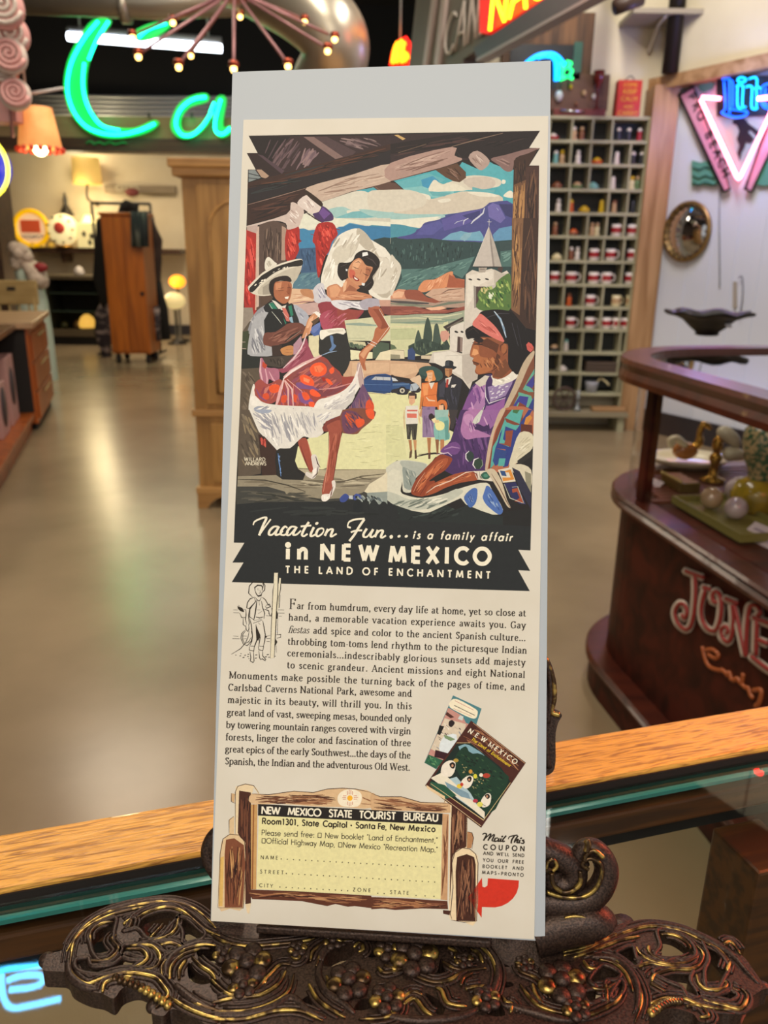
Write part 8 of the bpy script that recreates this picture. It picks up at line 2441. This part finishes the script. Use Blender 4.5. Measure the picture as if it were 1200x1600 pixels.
# dark glass cabinet
a = ony(65, 430, 11.6); b = ony(160, 430, 11.6)
t = empty('glass_cabinet', 'low dark glass fronted cabinet with glowing trinkets against the far wall', 'cabinet', ((a.x+b.x)/2, 11.9, 0))
H_ = a.z; OL = mat('olive_black', '#2a2a1e', .4)
MB().box((a.x, 11.6, H_-.05), (b.x, 12.2, H_)).build('top', mat('olive_top', '#5c503c', .5), t)
MB().box((a.x, 12.15, .1), (b.x, 12.2, H_-.05)).build('back', OL, t)
for x in (a.x, b.x-.05): MB().box((x, 11.6, .1), (x+.05, 12.15, H_-.05)).build('side', OL, t)
MB().box((a.x, 11.6, 0), (b.x, 12.2, .12)).build('plinth', mat('black_plinth', '#0c0a0a', .5), t)
MB().box((a.x-.01, 11.57, .12), (b.x+.01, 11.62, .22)).build('lower_rail', mat('olive_top', '#5c503c', .5), t)
for z in (.45, .70): MB().box((a.x+.05, 11.65, z), (b.x-.05, 12.15, z+.015)).build('glass_shelf', mat('dim_glass', '#3c4a40', .2), t)
for k, (px, z, r_, m_, lb) in enumerate(((133, .22, .11, mat('glow_gold', '#d8a040', .4, emis=.9, ecol='#f0b850'), 'glowing golden glass dome in the dark cabinet'), (118, .22, .06, mat('dim_gold', '#8c6c3c', .4), 'small dull gold jar in the dark cabinet'), (97, .22, .05, mat('dim_green', '#5c5c34', .4), 'greenish glass candlestick in the dark cabinet'), (128, 1.03, .07, CER, 'small white bowl on top of the dark cabinet'))):
    x = ony(px, 470, 11.85).x; z = H_+.0005 if k == 3 else z
    o = MB().lathe([(0, 0), (r_, 0), (r_*1.1, r_*.5), (r_*.8, r_*1.3), (r_*.3, r_*1.7), (0, r_*1.75)], (x, 11.85, z+.001), 16).build('glass_jar', m_); tag(o, lb, 'jar')
# garment rack with the tall wooden box
RK = 9.7; a = ony(166, 336, RK); b = ony(230, 336, RK); c_ = ony(200, 562, RK)
x0, x1 = ony(172, 480, RK).x-.02, ony(230, 480, RK).x
OR = wood('orange_pine', '#b0601c', '#8e4a14', 2, .6, .35, .04)
t = empty('rolling_wardrobe_box', 'tall narrow orange pine cupboard on castors standing in the aisle between dark garments', 'cupboard', ((x0+x1)/2, RK+.15, 0))
MB().box((x0, RK, .12), (x1, RK+.45, a.z), None, .006).build('box', OR, t)
MB().box((x0-.02, RK-.02, a.z), (x1+.02, RK+.47, a.z+.03), None, .005).build('top', OR, t)
MB().box((x0+.015, RK-.012, .15), ((x0+x1)/2-.004, RK, a.z-.03), None, .003).build('door', OR, t); dd = MB().box(((x0+x1)/2+.004, RK-.012, .15), (x1-.015, RK, a.z-.03), None, .003).build('door', OR, t)
MB().box((x1-.06, RK-.03, .80), (x1-.02, RK-.012, .84)).build('latch', mat('dark_metal', '#33302c', .4, metal=.6), dd)
for x in (x0+.05, x1-.05):
    for y in (RK+.06, RK+.39): MB().lathe([(0, -.02), (.045, -.02), (.05, 0), (.045, .02), (0, .02)], (0, 0, 0), 14, Matrix.Translation((x, y, .05)) @ Matrix.Rotation(radians(90), 4, 'Y')).build('castor', BLKV, t)
    for y in (RK+.06, RK+.39): MB().box((x-.02, y-.02, .07), (x+.02, y+.02, .121)).build('castor_fork', mat('dark_metal', '#33302c', .4, metal=.6), t)
gr = empty('garment_rack', 'dark metal garment rail behind the orange pine cupboard', 'clothes rail', ((x0+x1)/2, RK+.75, 0))
DM = mat('dark_metal', '#33302c', .4, metal=.6)
gx0, gx1 = ony(158, 480, RK+.7).x, ony(246, 480, RK+.7).x; gz = ony(205, 318, RK+.7).z
MB().tube([(gx0, RK+.7, gz), (gx1, RK+.7, gz)], .018, 8).build('rail', DM, gr)
for x in (gx0, gx1):
    MB().tube([(x, RK+.7, .05), (x, RK+.7, gz)], .018, 8).build('upright', DM, gr)
    MB().tube([(x, RK+.45, .05), (x, RK+.95, .05)], .018, 8).build('foot', DM, gr)
def garment(pts, y_, th, m, lb, kind='jacket'):
    P = [(ony(x, y, y_).x, ony(x, y, y_).z) for x, y in pts]
    mb = MB(); n = len(P); cx = sum(p[0] for p in P)/n; layers = 7; vs = []; fs = []
    for k in range(layers):
        f = sin(pi*(k+.0001)/(layers-1)); s_ = .55+.45*max(0, f)**.5
        for i, (x, z) in enumerate(P): vs.append((cx+(x-cx)*s_+.015*sin(z*30+k), y_-th/2+th*k/(layers-1)+.012*sin(x*40), z))
    for k in range(layers-1):
        for i in range(n): fs.append((k*n+i, k*n+(i+1) % n, (k+1)*n+(i+1) % n, (k+1)*n+i))
    fs.append(tuple(range(n-1, -1, -1))); fs.append(tuple(range((layers-1)*n, layers*n)))
    mb.add(vs, fs, True); o = mb.build(kind, m); return tag(o, lb, kind.replace('_', ' '), 'garments on the rail')
CL = mat('black_cloth', '#16130f', .9); CL2 = mat('patterned_cloth', '#2b2226', .9, col2='#8a7a74', nscale=(5, 5, 14), ramp=(.5, .62)); CL3 = mat('brown_cloth_dark', '#2c1f1a', .9, col2='#4c3830', nscale=(6, 6, 6)); CLG = mat('grey_cloth', '#6c7066', .9, col2='#22282a', nscale=(22, 2, 2), ramp=(.45, .55))
garment([(158, 345), (168, 338), (172, 400), (172, 470), (163, 480), (148, 435), (152, 380)], RK+.60, .22, CL, 'black jacket hanging at the left side of the orange cupboard')
garment([(160, 470), (172, 470), (174, 560), (166, 572), (158, 540), (150, 520), (152, 490)], RK+.62, .16, CL2, 'pale patterned skirt hanging low at the left of the orange cupboard', 'skirt')
garment([(190, 318), (200, 313), (215, 320), (215, 345), (180, 345)], RK+.72, .2, CL, 'black coat shoulders showing above the orange cupboard', 'coat')
garment([(206, 330), (232, 330), (232, 386), (206, 386)], RK-.07, .05, CLG, 'grey and green striped towel draped over the top corner of the orange cupboard', 'towel')
garment([(228, 330), (236, 335), (252, 375), (248, 440), (240, 490), (230, 500)], RK+.60, .22, CL3, 'dark brown coat hanging at the right side of the orange cupboard', 'coat')
garment([(232, 440), (250, 440), (262, 480), (268, 530), (240, 532), (234, 560), (230, 520)], RK+.62, .16, CL, 'long black dress spreading out at the lower right of the orange cupboard', 'dress')
garment([(235, 480), (250, 478), (250, 530), (236, 540)], RK+.32, .10, CL2, 'brown patterned shawl beside the long black dress', 'shawl')
# dressed mannequin in white
c = ony(48, 480, 8.4); mzt = 0
t = empty('dressed_mannequin', 'mannequin in a white fur wrap and long pale dress behind the counter', 'mannequin', (c.x, 8.4, 0))
zz = lambda py: ony(45, py, 8.4).z
MB().lathe([(.17, 0), (.165, zz(520)), (.15, zz(470)), (.12, zz(440)), (.13, zz(425)), (.0, zz(400))], (c.x+.02, 8.4, 0), 20).build('dress', mat('pale_dress', '#a9b8a8', .8, col2='#bcc8bb', nscale=(12, 12, 2)), t)
mb = MB()
for i in range(46):
    t_ = i/45; px = 32+t_*38+random.uniform(-5, 5) if t_ > .5 else 38+random.uniform(-9, 9); py = 388+t_*52
    q = ony(px, py, 8.4); mb.sphere((q.x, 8.33+random.uniform(-.05, .05), q.z), random.uniform(.045, .075), 6)
mb.build('fur_wrap', mat('white_fur', '#c9b6a4', .95, col2='#b09c8c', nscale=(30, 30, 30), bump=.5), t)
q = ony(63, 418, 8.3); MB().sphere((q.x, 8.3, q.z), .06, 8, (1.2, .8, .8)).build('red_clasp', mat('deep_red', '#8c1c20', .6), t)
# chair behind the counter
q = ony(20, 470, 7.8)
PINE = mat('pale_pine', '#b59a66', .5, col2='#a08452', nscale=(3, 3, 12))
t = empty('wooden_chair', 'pale wooden chair with a slotted back rail, behind the left counter', 'chair', (q.x, 7.8, 0))
cw = .21; zt = ony(20, 438, 7.8).z; zs = .45
for sx_ in (-1, 1):
    MB().tube([(q.x+sx_*cw, 7.8, 0), (q.x+sx_*cw*.95, 7.82, zt)], .018, 8).build('rear_leg', PINE, t)
    MB().tube([(q.x+sx_*cw, 7.42, 0), (q.x+sx_*cw*.95, 7.44, zs)], .018, 8).build('front_leg', PINE, t)
MB().box((q.x-cw-.02, 7.4, zs), (q.x+cw+.02, 7.84, zs+.035), None, .01).build('seat', PINE, t)
MB().box((q.x-cw-.03, 7.80, zt-.22), (q.x+cw+.03, 7.83, zt), None, .012).build('back_rail', PINE, t)
MB().box((q.x-.04, 7.792, zt-.09), (q.x+.04, 7.80, zt-.06), None, .003).build('hand_slot', BLKV, t)
for k in range(4): MB().tube([(q.x-.14+k*.093, 7.82, zs+.03), (q.x-.14+k*.093, 7.82, zt-.21)], .009, 6).build('spindle', PINE, t)
# dark wooden post and bookcase at the far left
a = ony(0, 400, 9.0); b = ony(0, 400, 9.0)
t = empty('dark_bookcase', 'dark brown wooden shelf unit at the left edge of the far room', 'shelf unit', (b.x-.5, 9.2, 0))
for x in (b.x-.06, b.x-1.1): MB().box((x, 9.0, 0), (x+.08, 9.4, 2.3)).build('side_panel', DARKW, t)
for z in (.02, .5, 1.0, 1.5, 2.25): MB().box((b.x-1.05, 9.0, z), (b.x-.05, 9.4, z+.04)).build('shelf_board', DARKW, t)
MB().box((b.x-1.05, 9.37, .06), (b.x-.05, 9.40, 2.25)).build('back_panel', mat('bookcase_back', '#3c281e', .7), t)
for k in range(6):
    x = b.x-.14-k*.15; z = (1.0, 1.5)[k % 2]+.041
    o = MB().lathe([(0, 0), (.035, 0), (.045, .06), (.03, .12), (.02, .17), (.0, .18)], (x, 9.12, z), 12).build('vase', (BROWNC, TAN, DK)[k % 3]); 
    if k > 2: bpy.data.objects.remove(o); continue
    tag(o, ('rust brown vase nearest the edge on the middle shelf of the dark bookcase', 'tan vase on the upper shelf of the dark bookcase', 'dark vase on the middle shelf of the dark bookcase')[k], 'vase')
# glowing lamps low at the right end of the far room
for px, py, r_, m_, lb in ((277, 440, .12, mat('glow_orange', '#f08c20', .5, emis=2.0, ecol='#ff9820'), 'glowing orange lamp low beside the armoire'), (273, 470, .15, mat('glow_cream', '#d8c090', .5, emis=.6, ecol='#f0d890'), 'cream glowing lamp under the orange one')):
    yy = 12.3 if py < 450 else 11.9; q = ony(px, py, yy); t = empty('table_lamp', lb, 'lamp', (q.x, yy, 0))
    MB().sphere((q.x, yy, q.z), r_, 10, (1, 1, .8)).build('shade', m_, t)
    MB().lathe([(0, 0), (.14, 0), (.14, .02), (.02, .04), (.02, q.z-r_*.7), (0, q.z-r_*.7)], (q.x, yy, 0), 14).build('stand', mat('dark_metal', '#33302c', .4, metal=.6), t)
q = ony(270, 460, 12.2); point('low_lamp_glow', (q.x-.1, 12.0, q.z+.1), 8, (1, .75, .4), .1)
# ------------------------------------------------------------------ neon signs over the counter, seen only as reflections in the glass
def mirror_at(px, py, D): # point at which the sight line, mirrored in the glass, reaches distance D
    h = onz(px, py, GZ); r_ = ray(px, py); r_ = Vector((r_.x, r_.y, -r_.z)); return h+r_*(D/r_.length)
t = empty('blue_neon_letter', 'pale blue neon letter hanging over the counter and mirrored in its glass', 'neon sign', mirror_at(50, 1540, 1.9))
BN = neon('neon_pale_blue', '#4cc0ff', 24)
for s_ in (((66, 1508), (8, 1514), (2, 1522), (6, 1560), (18, 1574), (40, 1572), (95, 1560)), ((10, 1532), (30, 1525), (60, 1523), (66, 1534), (50, 1542), (14, 1546))):
    MB().tube(smooth_path([tuple(mirror_at(x, y, 1.9)) for x, y in s_], 5), .0065, 8).build('tube', BN, t)
q = mirror_at(40, 1515, 1.9); MB().tube([q, (q.x, q.y, 4.7)], .004, 6).build('cord', DM, t)
t = empty('red_neon_hook', 'red neon strokes mirrored in the counter glass at the right edge', 'neon sign', mirror_at(1180, 1190, 4.0))
for s_ in (((1178, 1168), (1180, 1192), (1184, 1206), (1192, 1208)), ((1150, 1172), (1158, 1172), (1162, 1170)), ((1215, 1160), (1212, 1190), (1222, 1205))):
    MB().tube(smooth_path([tuple(mirror_at(x, y, 3.2)) for x, y in s_], 5), .009, 8).build('tube', neon('neon_true_red', '#ff1410', 30), t)
q = mirror_at(1179, 1172, 3.2); MB().tube([q, (q.x, q.y, 4.7)], .004, 6).build('cord', DM, t)
area('red_neon_light', (1.0, .66, 1.7), .4, 13, (1, .16, .08), (.28, .42, 1.03))
